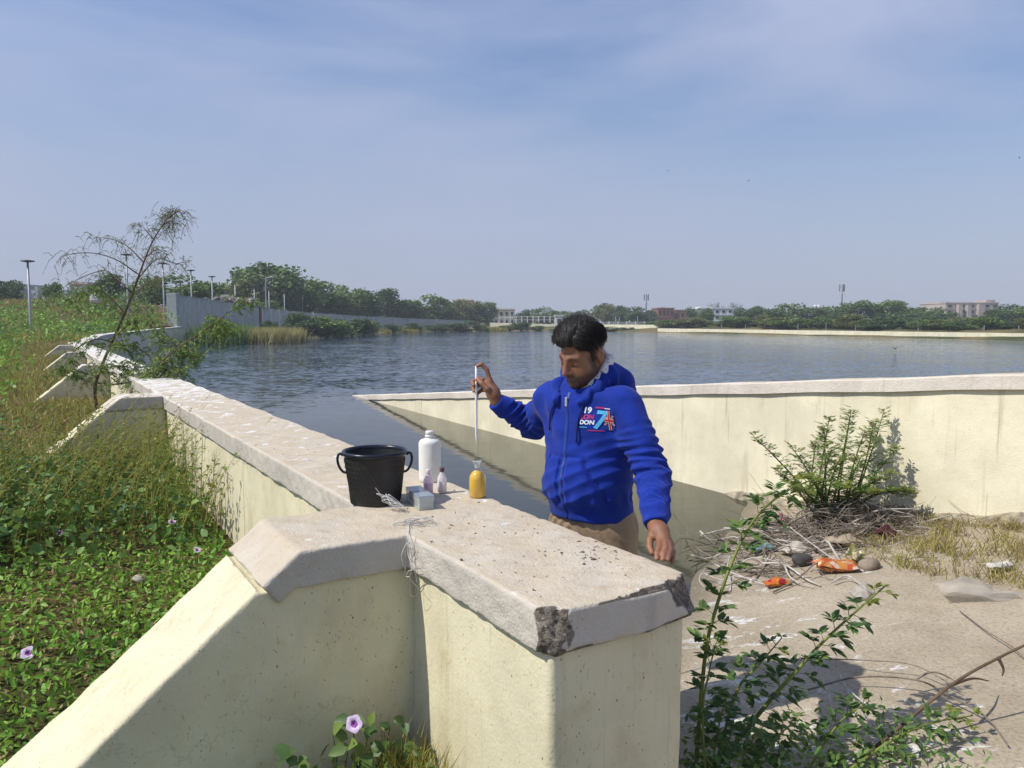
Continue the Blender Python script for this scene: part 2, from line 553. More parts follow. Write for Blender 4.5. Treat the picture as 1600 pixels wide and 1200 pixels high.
def coping_mat(name='beige_coping', col=(0.53, 0.485, 0.42)):
    m, nt, b = new_mat(name)
    co = obj_co(nt)
    big = noise(nt, co, 2.2, 6, 0.6)
    mid = noise(nt, co, 13, 6, 0.65)
    fine = noise(nt, co, 110, 4, 0.6)
    c = mixc(nt, ramp(nt, big, 0.35, 0.68), [x * 0.9 for x in col], [x * 1.1 for x in col])
    st = noise(nt, obj_co(nt, (14, 14, 1.2)), 1.0, 5, 0.6)
    c = mixc(nt, ramp(nt, st, 0.56, 0.75, 0, 0.45), c, [x * 0.55 for x in col])
    # dust, lime and droppings lie on the upward faces
    g = nd(nt, 'ShaderNodeNewGeometry')
    sx = nd(nt, 'ShaderNodeSeparateXYZ')
    nt.links.new(g.outputs['True Normal'], sx.inputs[0])
    top = ramp(nt, sx.outputs[2], 0.55, 0.9)
    dust = mixc(nt, ramp(nt, noise(nt, co, 5.5, 7, 0.7), 0.36, 0.66), (0.56, 0.465, 0.33), (0.60, 0.535, 0.43))
    dust = mixc(nt, ramp(nt, mid, 0.52, 0.72, 0, 0.6), dust, (0.42, 0.31, 0.19))
    c = mixc(nt, math_(nt, 'MULTIPLY', top, 0.85), c, dust)
    lime = noise(nt, obj_co(nt, (5.5, 3.0, 5), (0, 0, 0.5)), 1.5, 8, 0.72, 0.4)
    far = nd(nt, 'ShaderNodeSeparateXYZ')
    nt.links.new(co, far.inputs[0])
    thr = ramp(nt, far.outputs[1], 2.6, 10.0, -0.05, 0.13)
    lm = ramp(nt, math_(nt, 'ADD', lime, thr), 0.575, 0.635)
    c = mixc(nt, math_(nt, 'MULTIPLY', math_(nt, 'MULTIPLY', lm, top), 0.85), c, (0.80, 0.79, 0.76))
    drop = math_(nt, 'MULTIPLY', ramp(nt, voro(nt, co, 6.0), 0.09, 0.14, 1, 0), ramp(nt, noise(nt, co, 30, 3), 0.42, 0.5))
    c = mixc(nt, math_(nt, 'MULTIPLY', math_(nt, 'MULTIPLY', drop, top), 0.9), c, (0.78, 0.78, 0.76))
    gr = voro(nt, co, 60)
    grm = math_(nt, 'MULTIPLY', ramp(nt, gr, 0.08, 0.16, 1, 0), ramp(nt, noise(nt, co, 6, 4), 0.52, 0.62))
    c = mixc(nt, math_(nt, 'MULTIPLY', grm, 0.8), c, (0.09, 0.07, 0.055))
    # broken concrete shows dark aggregate
    at = nd(nt, 'ShaderNodeAttribute', {'attribute_name': 'broken'})
    core = mixc(nt, ramp(nt, noise(nt, co, 60, 5, 0.7), 0.35, 0.65), (0.085, 0.072, 0.06), (0.31, 0.265, 0.22))
    core = mixc(nt, ramp(nt, voro(nt, co, 75), 0.12, 0.2, 1, 0), core, (0.42, 0.38, 0.33))
    c = mixc(nt, ramp(nt, at.outputs['Fac'], 0.3, 0.6), c, core)
    nt.links.new(c, b.inputs['Base Color'])
    b.inputs['Roughness'].default_value = 0.92
    b.inputs['Specular IOR Level'].default_value = 0.2
    h = math_(nt, 'ADD', math_(nt, 'MULTIPLY', fine, 0.4), mid)
    h = math_(nt, 'ADD', h, math_(nt, 'MULTIPLY', noise(nt, co, 45, 6, 0.7), ramp(nt, at.outputs['Fac'], 0.2, 0.6, 0.2, 1.5)))
    nt.links.new(bump(nt, h, 0.8, 0.012), b.inputs['Normal'])
    return m
M['coping'] = coping_mat()
M['wing_coping'] = coping_mat('whitish_coping', (0.66, 0.60, 0.52))

def soil_mat(name, dry, green, dark, gs=0.8, lo=0.42, hi=0.6):
    m, nt, b = new_mat(name)
    co = obj_co(nt)
    c = mixc(nt, ramp(nt, noise(nt, co, gs, 7, 0.65), lo, hi), dry, green)
    c = mixc(nt, ramp(nt, noise(nt, co, 14, 5, 0.7), 0.45, 0.7, 0, 0.8), c, dark)
    nt.links.new(c, b.inputs['Base Color'])
    b.inputs['Roughness'].default_value = 0.95
    b.inputs['Specular IOR Level'].default_value = 0.1
    nt.links.new(bump(nt, noise(nt, co, 22, 6, 0.7), 0.9, 0.05), b.inputs['Normal'])
    return m
M['bank'] = soil_mat('grassy_bank_soil', (0.20, 0.145, 0.06), (0.065, 0.085, 0.022), (0.05, 0.038, 0.02), 0.35)
M['ground'] = soil_mat('far_shore_soil', (0.20, 0.16, 0.08), (0.06, 0.08, 0.03), (0.05, 0.05, 0.02), 0.08)

def ramp_mat():
    m, nt, b = new_mat('sandy_concrete')
    co = obj_co(nt)
    c = mixc(nt, ramp(nt, noise(nt, co, 1.3, 7, 0.65), 0.36, 0.66), (0.40, 0.332, 0.235), (0.53, 0.452, 0.335))
    c = mixc(nt, ramp(nt, noise(nt, co, 60, 4, 0.7), 0.46, 0.64, 0, 0.42), c, (0.19, 0.15, 0.105))
    gv = voro(nt, co, 55)
    c = mixc(nt, math_(nt, 'MULTIPLY', ramp(nt, gv, 0.12, 0.22, 1, 0), 0.7), c, (0.46, 0.42, 0.36))
    lime = noise(nt, obj_co(nt, (1.6, 3.2, 1), (0, 0, -0.5)), 2.6, 9, 0.75, 0.5)
    sx = nd(nt, 'ShaderNodeSeparateXYZ')
    nt.links.new(co, sx.inputs[0])
    ad = math_(nt, 'ADD', lime, ramp(nt, sx.outputs[0], 0.9, 2.4, 0.065, -0.045))
    lm = ramp(nt, ad, 0.60, 0.655)
    lm = math_(nt, 'MULTIPLY', lm, ramp(nt, noise(nt, co, 40, 4, 0.7), 0.34, 0.5))
    c = mixc(nt, math_(nt, 'MULTIPLY', lm, 0.9), c, (0.76, 0.75, 0.73))
    # wet, silty foot of the ramp
    wet = ramp(nt, sx.outputs[2], -0.01, 0.05, 1, 0)
    c = mixc(nt, math_(nt, 'MULTIPLY', wet, 0.65), c, (0.10, 0.085, 0.05))
    nt.links.new(c, b.inputs['Base Color'])
    nt.links.new(ramp(nt, wet, 0, 1, 0.92, 0.45), b.inputs['Roughness'])
    b.inputs['Specular IOR Level'].default_value = 0.25
    h = math_(nt, 'ADD', noise(nt, co, 70, 4, 0.7), math_(nt, 'MULTIPLY', noise(nt, co, 9, 5), 1.2))
    nt.links.new(bump(nt, h, 0.9, 0.012), b.inputs['Normal'])
    return m
M['ramp'] = ramp_mat()

def water_mat():
    m, nt, b = new_mat('lake_water')
    co = obj_co(nt)
    b.inputs['Base Color'].default_value = (0.028, 0.048, 0.072, 1)
    b.inputs['Roughness'].default_value = 0.06
    b.inputs['IOR'].default_value = 1.333
    sx = nd(nt, 'ShaderNodeSeparateXYZ')
    nt.links.new(co, sx.inputs[0])
    # wind ripples die down in the sheltered basin between the two walls
    calm = math_(nt, 'ADD', sx.outputs[1], math_(nt, 'MULTIPLY', noise(nt, co, 0.25, 3), 5.0))
    amp = ramp(nt, calm, 15.0, 25.0, 0.075, 1.0)
    # silty and greenish in the shallow basin, clearer blue further out
    nt.links.new(mixc(nt, amp, (0.034, 0.034, 0.016), (0.020, 0.042, 0.080)), b.inputs['Base Color'])
    def slopes(sc, rot, scale, det, k):
        n = nd(nt, 'ShaderNodeTexNoise', None, Scale=scale, Detail=det, Roughness=0.55, Distortion=0.3)
        nt.links.new(obj_co(nt, sc, (0, 0, rot)), n.inputs['Vector'])
        v = nd(nt, 'ShaderNodeVectorMath', {'operation': 'SUBTRACT'})
        nt.links.new(n.outputs[1], v.inputs[0]); v.inputs[1].default_value = (0.5, 0.5, 0.5)
        v2 = nd(nt, 'ShaderNodeVectorMath', {'operation': 'MULTIPLY'})
        nt.links.new(v.outputs[0], v2.inputs[0]); v2.inputs[1].default_value = (k * 0.6, k, 0)
        return v2.outputs[0]
    def vadd(a_, b_):
        v = nd(nt, 'ShaderNodeVectorMath', {'operation': 'ADD'})
        nt.links.new(a_, v.inputs[0]); nt.links.new(b_, v.inputs[1])
        return v.outputs[0]
    sl_ = vadd(slopes((0.6, 1.4, 1), 0.2, 7.0, 3, 0.55), vadd(slopes((0.5, 1.4, 1), -0.15, 2.2, 2, 0.20), slopes((0.4, 1.2, 1), 0.1, 0.45, 2, 0.09)))
    gust = ramp(nt, noise(nt, obj_co(nt, (0.35, 1.0, 1)), 0.09, 3), 0.3, 0.7, 0.65, 1.25)
    sc_ = nd(nt, 'ShaderNodeVectorMath', {'operation': 'SCALE'})
    nt.links.new(sl_, sc_.inputs[0]); nt.links.new(math_(nt, 'MULTIPLY', amp, gust), sc_.inputs['Scale'])
    ad = nd(nt, 'ShaderNodeVectorMath', {'operation': 'ADD'})
    nt.links.new(sc_.outputs[0], ad.inputs[0]); ad.inputs[1].default_value = (0, 0, 1)
    nz = nd(nt, 'ShaderNodeVectorMath', {'operation': 'NORMALIZE'})
    nt.links.new(ad.outputs[0], nz.inputs[0])
    nt.links.new(nz.outputs[0], b.inputs['Normal'])
    return m
M['water'] = water_mat()

# ------------------------------------------------------------------ the lake, its bed and the far land
WO = np.array([-0.354, 2.56]); WD = np.array([-0.529, 0.849]); WN = np.array([0.849, 0.529])
TOPZ = 0.93
def wpt(s, b, z):
    p = WO + WD * s + WN * b
    return Vector((p[0], p[1], z))

shore_px = [(280, 538), (360, 537), (440, 531), (500, 525.5), (590, 520.5), (700, 517.5), (770, 516.5), (860, 517), (960, 518),
            (1040, 519.5), (1100, 521), (1200, 523), (1400, 527.5), (1600, 532), (2200, 548)]
shore = [on_z(u, v, 0.0) for u, v in shore_px]
lake_poly = np.array([(p.x, p.y) for p in shore] + [(60, -12), (3, -12), (-9, 14), (-17, 32), (-23, 50)])

def poly_sd(P, poly):
    x, y = P[:, 0], P[:, 1]
    inside = np.zeros(len(P), bool); dist = np.full(len(P), 1e9)
    for i in range(len(poly)):
        a, b = poly[i], poly[(i + 1) % len(poly)]
        c = ((a[1] > y) != (b[1] > y)) & (x < (b[0] - a[0]) * (y - a[1]) / (b[1] - a[1] + 1e-12) + a[0])
        inside ^= c
        e = b - a
        t = np.clip(((P - a) @ e) / (e @ e), 0, 1)
        dist = np.minimum(dist, np.linalg.norm(P - a - t[:, None] * e, axis=1))
    return np.where(inside, -dist, dist)
def ground_z(P):
    sd = poly_sd(P, lake_poly)
    land = np.minimum(0.28 * np.maximum(sd, 0), 0.9) + 0.06 * sn(np.c_[P, P[:, :1] * 0], 0.35, 3)
    bed = -np.minimum(0.3 * np.maximum(-sd, 0), 1.0)
    z = np.where(sd > 0, np.maximum(land, 0.02), bed)
    m = np.maximum(sstep(52, 60, P[:, 1]), sstep(24, 40, P[:, 0]))
    return np.where(sd > 0, -1.0 + (z + 1.0) * m, z)
rr = np.concatenate([[0.0], np.geomspace(2.0, 3000, 150)])
aa = np.linspace(0, 2 * math.pi, 241)[:-1]
gx = (rr[:, None] * np.sin(aa)[None]).ravel(); gy = (rr[:, None] * np.cos(aa)[None]).ravel()
GP = np.c_[gx, gy]
GV = np.c_[GP, ground_z(GP)]
i, j = np.meshgrid(np.arange(len(rr) - 1), np.arange(240), indexing='ij')
i, j = i.ravel(), j.ravel()
GF = np.c_[i * 240 + j, i * 240 + (j + 1) % 240, (i + 1) * 240 + (j + 1) % 240, (i + 1) * 240 + j][:, ::-1]
add('ground', mesh_np('ground', GV, GF, True), M['ground'], label='far shore and lake bed under the water', kind='structure')

def grid_mesh(name, xs, ys, zf, keep=None):
    X, Y = np.meshgrid(xs, ys, indexing='ij')
    P = np.c_[X.ravel(), Y.ravel()]
    V = np.c_[P, zf(P)]
    ny = len(ys)
    i, j = np.meshgrid(np.arange(len(xs) - 1), np.arange(ny - 1), indexing='ij')
    i, j = i.ravel(), j.ravel()
    F = np.c_[i * ny + j, (i + 1) * ny + j, (i + 1) * ny + j + 1, i * ny + j + 1]
    if keep is not None:
        c = V[F].mean(1)
        F = F[keep(c)]
    return mesh_np(name, V, F, True)
add('lake_water', mesh_np('lake_water', [(-90, -14, 0), (200, -14, 0), (200, 190, 0), (-90, 190, 0)], np.array([[0, 1, 2, 3]])),
    M['water'], label='rippled grey blue lake with calm basin between walls', kind='structure')

# the grassy bank on the left; its edge runs inside the wall, round the curve and behind the pale wall
FAR_S = 28.7
arc_px = [((124, 529), 30.0, 0.95), ((141, 524), 36.0, 1.02), ((172, 520), 42.0, 1.06), ((205, 517), 48.0, 1.09), ((242, 513), 53.5, 1.2), ((276, 510), 58.0, 1.31)]
arc = [Vector((ray(p[0], p[1]).x / ray(p[0], p[1]).y * y, y, z)) for p, y, z in arc_px]
pier = arc[-1]
pale_px = [(277, 58.0, 460.5), (340, 71, 470), (410, 88, 480.5), (460, 101, 486.5), (560, 128, 493), (660, 145, 498), (742, 158, 501)]
pale = [(((u - 800) / 1200.0) * y / 1.0, y, at_y(u, v, y).z) for u, y, v in pale_px]
edge = [wpt(s, 0.25, 0) for s in np.linspace(-9, FAR_S, 90)] + [Vector((a.x, a.y, 0)) for a in arc[1:]] + [Vector((p[0], p[1], 0)) for p in pale[1:]]
edge = [e for e in edge]
edge_y = np.array([e.y for e in edge]); edge_x = np.array([e.x for e in edge])
def bank_z(P):
    x, y = P[:, 0], P[:, 1]
    ex = np.interp(y, edge_y, edge_x)
    t = np.maximum(ex - x, 0)
    z = 0.10 + 0.019 * np.clip(y, 0, 60) + 1.95 * sstep(43, 60, y) * sstep(-0.5, 7, t)
    zw = np.interp(y, [p[1] for p in pale], [p[2] for p in pale])
    z = np.where(y > 57, np.minimum(z, zw - 0.35 + 1.5 * sstep(6, 30, t)), z)
    P3 = np.c_[P, P[:, :1] * 0]
    a = 0.02 + 0.10 * sstep(8, 40, y)
    return z + a * sn(P3, 1.1, 11) + a * 0.8 * sn(P3, 0.4, 12)
bt = np.concatenate([[0], np.geomspace(0.12, 160, 70)])
E = np.array([(e.x, e.y) for e in edge])
E2 = np.array([np.interp(np.linspace(0, len(E) - 1, 260), np.arange(len(E)), E[:, k]) for k in (0, 1)]).T
BP = np.stack([E2[:, None, 0] - bt[None], np.repeat(E2[:, None, 1], len(bt), 1)], -1).reshape(-1, 2)
i, j = np.meshgrid(np.arange(len(E2) - 1), np.arange(len(bt) - 1), indexing='ij')
i, j = i.ravel(), j.ravel(); nb_ = len(bt)
BF = np.c_[i * nb_ + j, (i + 1) * nb_ + j, (i + 1) * nb_ + j + 1, i * nb_ + j + 1]
add('bank', mesh_np('bank', np.c_[BP, bank_z(BP)], BF, True), M['bank'], label='rough earth bank left of the long wall', kind='structure')

def ramp_z(P):
    P3 = np.c_[P, P[:, :1] * 0]
    return 0.15 + 0.149 * P[:, 0] - 0.068 * P[:, 1] + 0.006 * sn(P3, 2.3, 21) + 0.003 * sn(P3, 9, 22)
TIP = np.array([-3.69, 17.4]); GD = np.array([0.494, -0.87]); GN = np.array([0.87, 0.494])
def ramp_keep(c):
    b = (c[:, :2] - WO) @ WN
    g = (c[:, :2] - TIP) @ GN
    return (b > 0.2) & (g < 0.2)
add('concrete_ramp', grid_mesh('concrete_ramp', np.linspace(-4, 9, 150), np.linspace(-7, 13, 200), ramp_z, ramp_keep), M['ramp'],
    label='sandy concrete ramp running down into the water', kind='structure')

# ------------------------------------------------------------------ the long buttressed wall
def to_world(V):
    xy = WO + V[:, :1] * WD + V[:, 1:2] * WN
    return np.c_[xy, V[:, 2]]
wall = empty('buttressed_wall', wpt(-0.8, 0.25, 0.0), 'long cream plastered wall with buttresses and pinkish coping along the water', 'wall')
SL, B0 = 0.81, 0.372
def slope_cut(p, lift=0.0):                       # below the buttress slope
    return ((p[:, 2] - TOPZ - lift) + SL * (-p[:, 1] - B0)) / math.sqrt(1 + SL * SL)
def f_cop_raw(p):
    d1 = s_box(p, (1.08, 0.2575, 0.87), (1.92, 0.2575, 0.06), 0.008)
    d2 = s_box(p, (0.24, -0.22, 0.82), (0.24, 0.36, 0.11), 0.008)
    d2 = smax(d2, slope_cut(p), 0.01)
    along = ((-p[:, 1] - B0) - SL * (p[:, 2] - TOPZ)) / math.sqrt(1 + SL * SL)
    d2 = np.maximum(d2, along - 0.15)
    d2 = np.maximum(d2, np.minimum(0.812 - p[:, 2], -slope_cut(p) - 0.085))
    return smin(d1, d2, 0.006) + 0.0022 * sn(p, 26, 31) + 0.0012 * sn(p, 90, 32)
def f_cop_cut(p):
    rough = 0.011 * sn(p, 34, 33) + 0.007 * sn(p, 95, 34) + 0.004 * sn(p, 210, 39)
    # near left corner knocked off
    c1 = (-(p[:, 0] + 0.84) * 0.80 - (p[:, 1]) * 0.60 + 0.042) + 0.12 * (p[:, 2] - 0.87) + rough
    c1 = np.minimum(c1, 0.10 - np.linalg.norm(p[:, :2] - np.array([-0.84, 0.0]), axis=1) + 0.08)
    # near right corner, a wider spall on the end face
    c2 = (-(p[:, 0] + 0.84) * 0.86 + (p[:, 1] - 0.515) * 0.34 + 0.36 * (p[:, 2] - 0.93) + 0.050) + rough
    c2 = np.minimum(c2, p[:, 1] - 0.345 + 0.35 * (p[:, 2] - 0.87) + rough * 1.6)
    e = 0.006 * sn(p, 17, 35) - 0.003          # nibbled lower edge of the end face
    c3 = np.minimum(-(p[:, 0] + 0.84) + 0.012 + e, (0.822 - p[:, 2]) + e)
    c4_ = np.minimum(-(p[:, 0] + 0.84) + 0.016 + e * 1.5, (p[:, 2] - 0.915) + e)
    return np.maximum(np.maximum(c1, c2), np.maximum(c3, c4_))
def f_cop(p):
    return np.maximum(f_cop_raw(p), f_cop_cut(p))
V, Q = nets(f_cop, (-0.87, -0.60, 0.68), (2.62, 0.55, 0.96), 0.0075)
far_cut = V[:, 0] > 2.6
brk = ((f_cop_raw(V) < -0.0045) | (f_cop_cut(V) > -0.0018)) & (V[:, 0] < -0.5)
me = mesh_np('coping', to_world(V), Q[:, ::-1].copy(), True)
a = me.attributes.new('broken', 'FLOAT', 'POINT')
bf = brk.astype(np.float32)
for _ in range(2):                                # soften the mask over neighbours
    acc = np.zeros_like(bf); cn = np.zeros_like(bf)
    for k in range(4):
        np.add.at(acc, Q[:, k], bf[Q[:, (k + 1) % 4]]); np.add.at(cn, Q[:, k], 1)
    bf = 0.5 * bf + 0.5 * acc / np.maximum(cn, 1)
a.data.foreach_set('value', bf)
cop_o = add('coping', me, M['coping'], wall, label='pinkish coping with broken concrete corners at the near end')

def f_body(p):
    d1 = s_box(p, (0.88, 0.2575, 0.26), (1.695, 0.2325, 0.556), 0.012)
    return d1 + 0.0035 * sn(p, 9, 41) + 0.001 * sn(p, 45, 42)
V, Q = nets(f_body, (-0.86, -0.02, -0.33), (2.62, 0.54, 0.84), 0.014)
add('wall_face', mesh_np('wall_face', to_world(V), Q[:, ::-1].copy(), True), M['plaster'], wall)
def f_but(p):
    d = s_box(p, (0.24, -0.75, 0.2), (0.222, 0.80, 0.67), 0.016)
    d = smax(d, slope_cut(p, -0.004), 0.014)
    d = np.maximum(d, np.minimum(p[:, 2] - 0.812, 0.5 + p[:, 1] * 0 if False else p[:, 2] - 0.812) if False else np.where(p[:, 1] > -0.50, p[:, 2] - 0.812, -1))
    return d + 0.005 * sn(p, 10, 43) + 0.0018 * sn(p, 50, 44)
V, Q = nets(f_but, (-0.03, -1.6, -0.3), (0.50, 0.06, 0.90), 0.010)
add('buttress', mesh_np('buttress', to_world(V), Q[:, ::-1].copy(), True), M['plaster'], wall)

# farther along the wall the same section is lofted
def loft(name, secs, mat, parent, flip=False, smooth=False):
    V, F = [], []
    k = len(secs[0])
    for s_ in secs: V += [tuple(p) for p in s_]
    for a_ in range(len(secs) - 1):
        for q in range(k):
            F.append([a_ * k + q, a_ * k + (q + 1) % k, (a_ + 1) * k + (q + 1) % k, (a_ + 1) * k + q])
    F.append(list(range(k))[::-1]); F.append([(len(secs) - 1) * k + q for q in range(k)])
    me = bpy.data.meshes.new(name)
    me.from_pydata(V, [], F); me.update()
    bm = bmesh.new(); bm.from_mesh(me); bmesh.ops.recalc_face_normals(bm, faces=bm.faces); bm.to_mesh(me); bm.free()
    return add(name, me, mat, parent)
ss = np.linspace(2.55, FAR_S, 120)
def jit(s_, k): return 0.004 * math.sin(s_ * 7.3 + k * 2.1) + 0.003 * math.sin(s_ * 17.1 + k)
secs = []
for s_ in ss:
    z0, z1 = TOPZ - 0.118, TOPZ + jit(s_, 5)
    secs.append([wpt(s_, 0 + jit(s_, 1), z0), wpt(s_, 0.515 + jit(s_, 2), z0), wpt(s_, 0.515 + jit(s_, 2), z1 - 0.012), wpt(s_, 0.503 + jit(s_, 2), z1),
                 wpt(s_, 0.012 + jit(s_, 1), z1), wpt(s_, 0 + jit(s_, 1), z1 - 0.012)])
loft('coping', secs, M['coping'], wall)
secs = [[wpt(s_, 0.025, -1.1), wpt(s_, 0.49, -1.1), wpt(s_, 0.49, 0.818), wpt(s_, 0.025, 0.818)] for s_ in (2.55, FAR_S)]
loft('wall_face', secs, M['plaster'], wall)
# the curve at the far end
def cross_sec(p, t, w, z0, z1):
    n_ = Vector((t.y, -t.x, 0)).normalized()
    return [p + n_ * 0 + Vector((0, 0, z0)), p + n_ * w + Vector((0, 0, z0)), p + n_ * w + Vector((0, 0, z1)), p + Vector((0, 0, z1))]
cpts = smooth_path([wpt(FAR_S - 1.5, 0, TOPZ), wpt(FAR_S, 0, TOPZ)] + arc, 40)
csec, bsec = [], []
for k, p in enumerate(cpts):
    t = (cpts[min(k + 1, 39)] - cpts[max(k - 1, 0)]); t.z = 0
    p0 = Vector((p.x, p.y, 0))
    zt = p.z if k > 2 else p.z - 0.004
    csec.append(cross_sec(p0, t, 0.515, zt - 0.12, zt)); 
    n_ = Vector((t.y, -t.x, 0)).normalized()
    bsec.append([p0 + n_ * 0.03 + Vector((0, 0, -1.1)), p0 + n_ * 0.485 + Vector((0, 0, -1.1)), p0 + n_ * 0.485 + Vector((0, 0, zt - 0.122)), p0 + n_ * 0.03 + Vector((0, 0, zt - 0.122))])
loft('coping', csec, M['coping'], wall)
loft('wall_face', bsec, M['far_plaster'], wall)

# the other buttresses
def buttress_mesh(s0):
    bm = bmesh.new()
    prof = [(0.03, -0.3), (-1.85, -0.3), (-0.515, 0.81), (0.03, 0.81)]
    A_ = [bm.verts.new(wpt(s0 + 0.02, b, z)) for b, z in prof]
    B_ = [bm.verts.new(wpt(s0 + 0.46, b, z)) for b, z in prof]
    bm.faces.new(A_); bm.faces.new(B_[::-1])
    for q in range(4):
        bm.faces.new([A_[q], B_[q], B_[(q + 1) % 4], A_[(q + 1) % 4]])
    bmesh.ops.recalc_face_normals(bm, faces=bm.faces)
    bmesh.ops.bevel(bm, geom=list(bm.edges), offset=0.012, segments=2, affect='EDGES')
    me = bpy.data.meshes.new('buttress'); bm.to_mesh(me); bm.free()
    bm = bmesh.new()
    prof = [(0.005, 0.812), (-0.518, 0.812), (-0.37, 0.928), (0.005, 0.928)]
    A_ = [bm.verts.new(wpt(s0, b, z)) for b, z in prof]
    B_ = [bm.verts.new(wpt(s0 + 0.48, b, z)) for b, z in prof]
    bm.faces.new(A_); bm.faces.new(B_[::-1])
    for q in range(4):
        bm.faces.new([A_[q], B_[q], B_[(q + 1) % 4], A_[(q + 1) % 4]])
    bmesh.ops.recalc_face_normals(bm, faces=bm.faces)
    bmesh.ops.bevel(bm, geom=list(bm.edges), offset=0.008, segments=2, affect='EDGES')
    me2 = bpy.data.meshes.new('coping'); bm.to_mesh(me2); bm.free()
    return me, me2
for s0 in (5.75, 12.2, 18.6, 25.0):
    m1, m2 = buttress_mesh(s0)
    bo = add('buttress', m1, M['plaster'], wall)
    add('coping', m2, M['coping'], bo)

# ------------------------------------------------------------------ the sloping wing wall across the basin
wing = empty('wing_wall', (TIP[0] + GD[0] * 12, TIP[1] + GD[1] * 12, 0), 'streaked cream wing wall sloping down into the lake', 'wall')
def gp(l, b, z):
    p = TIP + GD * l + GN * b
    return Vector((p[0], p[1], z))
def wtop(l): return min(-0.02 + 0.0935 * l, 1.72)
ls = np.linspace(-0.8, 20.5, 90)
secs = []
for l in ls:
    zt = wtop(l) + 0.004 * math.sin(l * 5.1)
    j1 = 0.004 * math.sin(l * 9.7)
    secs.append([gp(l, -0.03 + j1, zt - 0.10), gp(l, 0.42, zt - 0.10), gp(l, 0.42, zt - 0.01), gp(l, 0.41, zt), gp(l, -0.02 + j1, zt), gp(l, -0.03 + j1, zt - 0.01)])
loft('coping', secs, M['wing_coping'], wing)
secs = [[gp(l, 0, -1.1), gp(l, 0.36, -1.1), gp(l, 0.36, wtop(l) - 0.098), gp(l, 0, wtop(l) - 0.098)] for l in np.linspace(-0.7, 20.4, 60)]
loft('wall_face', secs, M['wing_plaster'], wing)
# the rough footing that shows along its base
secs = []
for l in np.linspace(8.0, 19.5, 120):
    p = TIP + GD * l
    zg = float(ramp_z(np.array([p]))[0])
    w = 0.07 + 0.025 * math.sin(l * 3.7) + 0.018 * math.sin(l * 11.3)
    h_ = 0.02 + 0.02 * math.sin(l * 5.3 + 1) + 0.012 * math.sin(l * 15.1)
    secs.append([gp(l, 0.02, zg - 0.4), gp(l, -w, zg - 0.4), gp(l, -w * 0.9, zg + h_ * 0.4), gp(l, -w * 0.4, zg + h_ + 0.03), gp(l, 0.02, zg + h_ + 0.045)])
M['footing'] = plain('footing_mortar', (0.30, 0.26, 0.19), 0.95, 0.45, 14, bumpd=0.03)
loft('footing', secs, M['footing'], wing)
# ------------------------------------------------------------------ the person
PX, PY = 0.315, 2.93
TH = R(-44.6)
ct, stn = math.cos(TH), math.sin(TH)
PZ = float(ramp_z(np.array([[PX, PY]]))[0])
def W(x, y, z):
    """person frame (facing -y, own left is +x) -> world"""
    return np.array([PX + ct * x - stn * y, PY + stn * x + ct * y, PZ + z])
def L(p):
    q = p - np.array([PX, PY, PZ])
    return np.c_[ct * q[:, 0] + stn * q[:, 1], -stn * q[:, 0] + ct * q[:, 1], q[:, 2]]
LEAN = 0.13
def LT(p):                                          # torso frame with the forward lean taken out
    q = L(p)
    q[:, 1] += LEAN * np.maximum(q[:, 2] - 0.95, 0)
    return q
def WT(x, y, z):
    return W(x, y - LEAN * max(z - 0.95, 0), z)

S_R, E_R, H_R = WT(-0.168, 0.005, 1.355), np.array([0.095, 3.19, 1.222]), np.array([-0.062, 3.13, 1.328])
S_L, E_L, H_L = WT(0.170, 0.005, 1.350), np.array([0.494, 2.655, 1.11]), np.array([0.464, 2.435, 0.998])

# head frame
HC = np.array([0.262, 2.845, 1.535])
yaw = math.atan2(-0.76, 0.65)                        # face direction (-0.76, -0.65) for a head that faces -y
yaw = -math.acos(0.65 / math.hypot(0.76, 0.65))
HM = np.array(Matrix.Rotation(yaw, 3, 'Z') @ Matrix.Rotation(R(6), 3, 'Y') @ Matrix.Rotation(R(27), 3, 'X'))
HS = 0.90
def HL(p):
    return (p - HC) @ HM / HS
def HW(x, y, z):
    return HC + HM @ np.array([x, y, z]) * HS

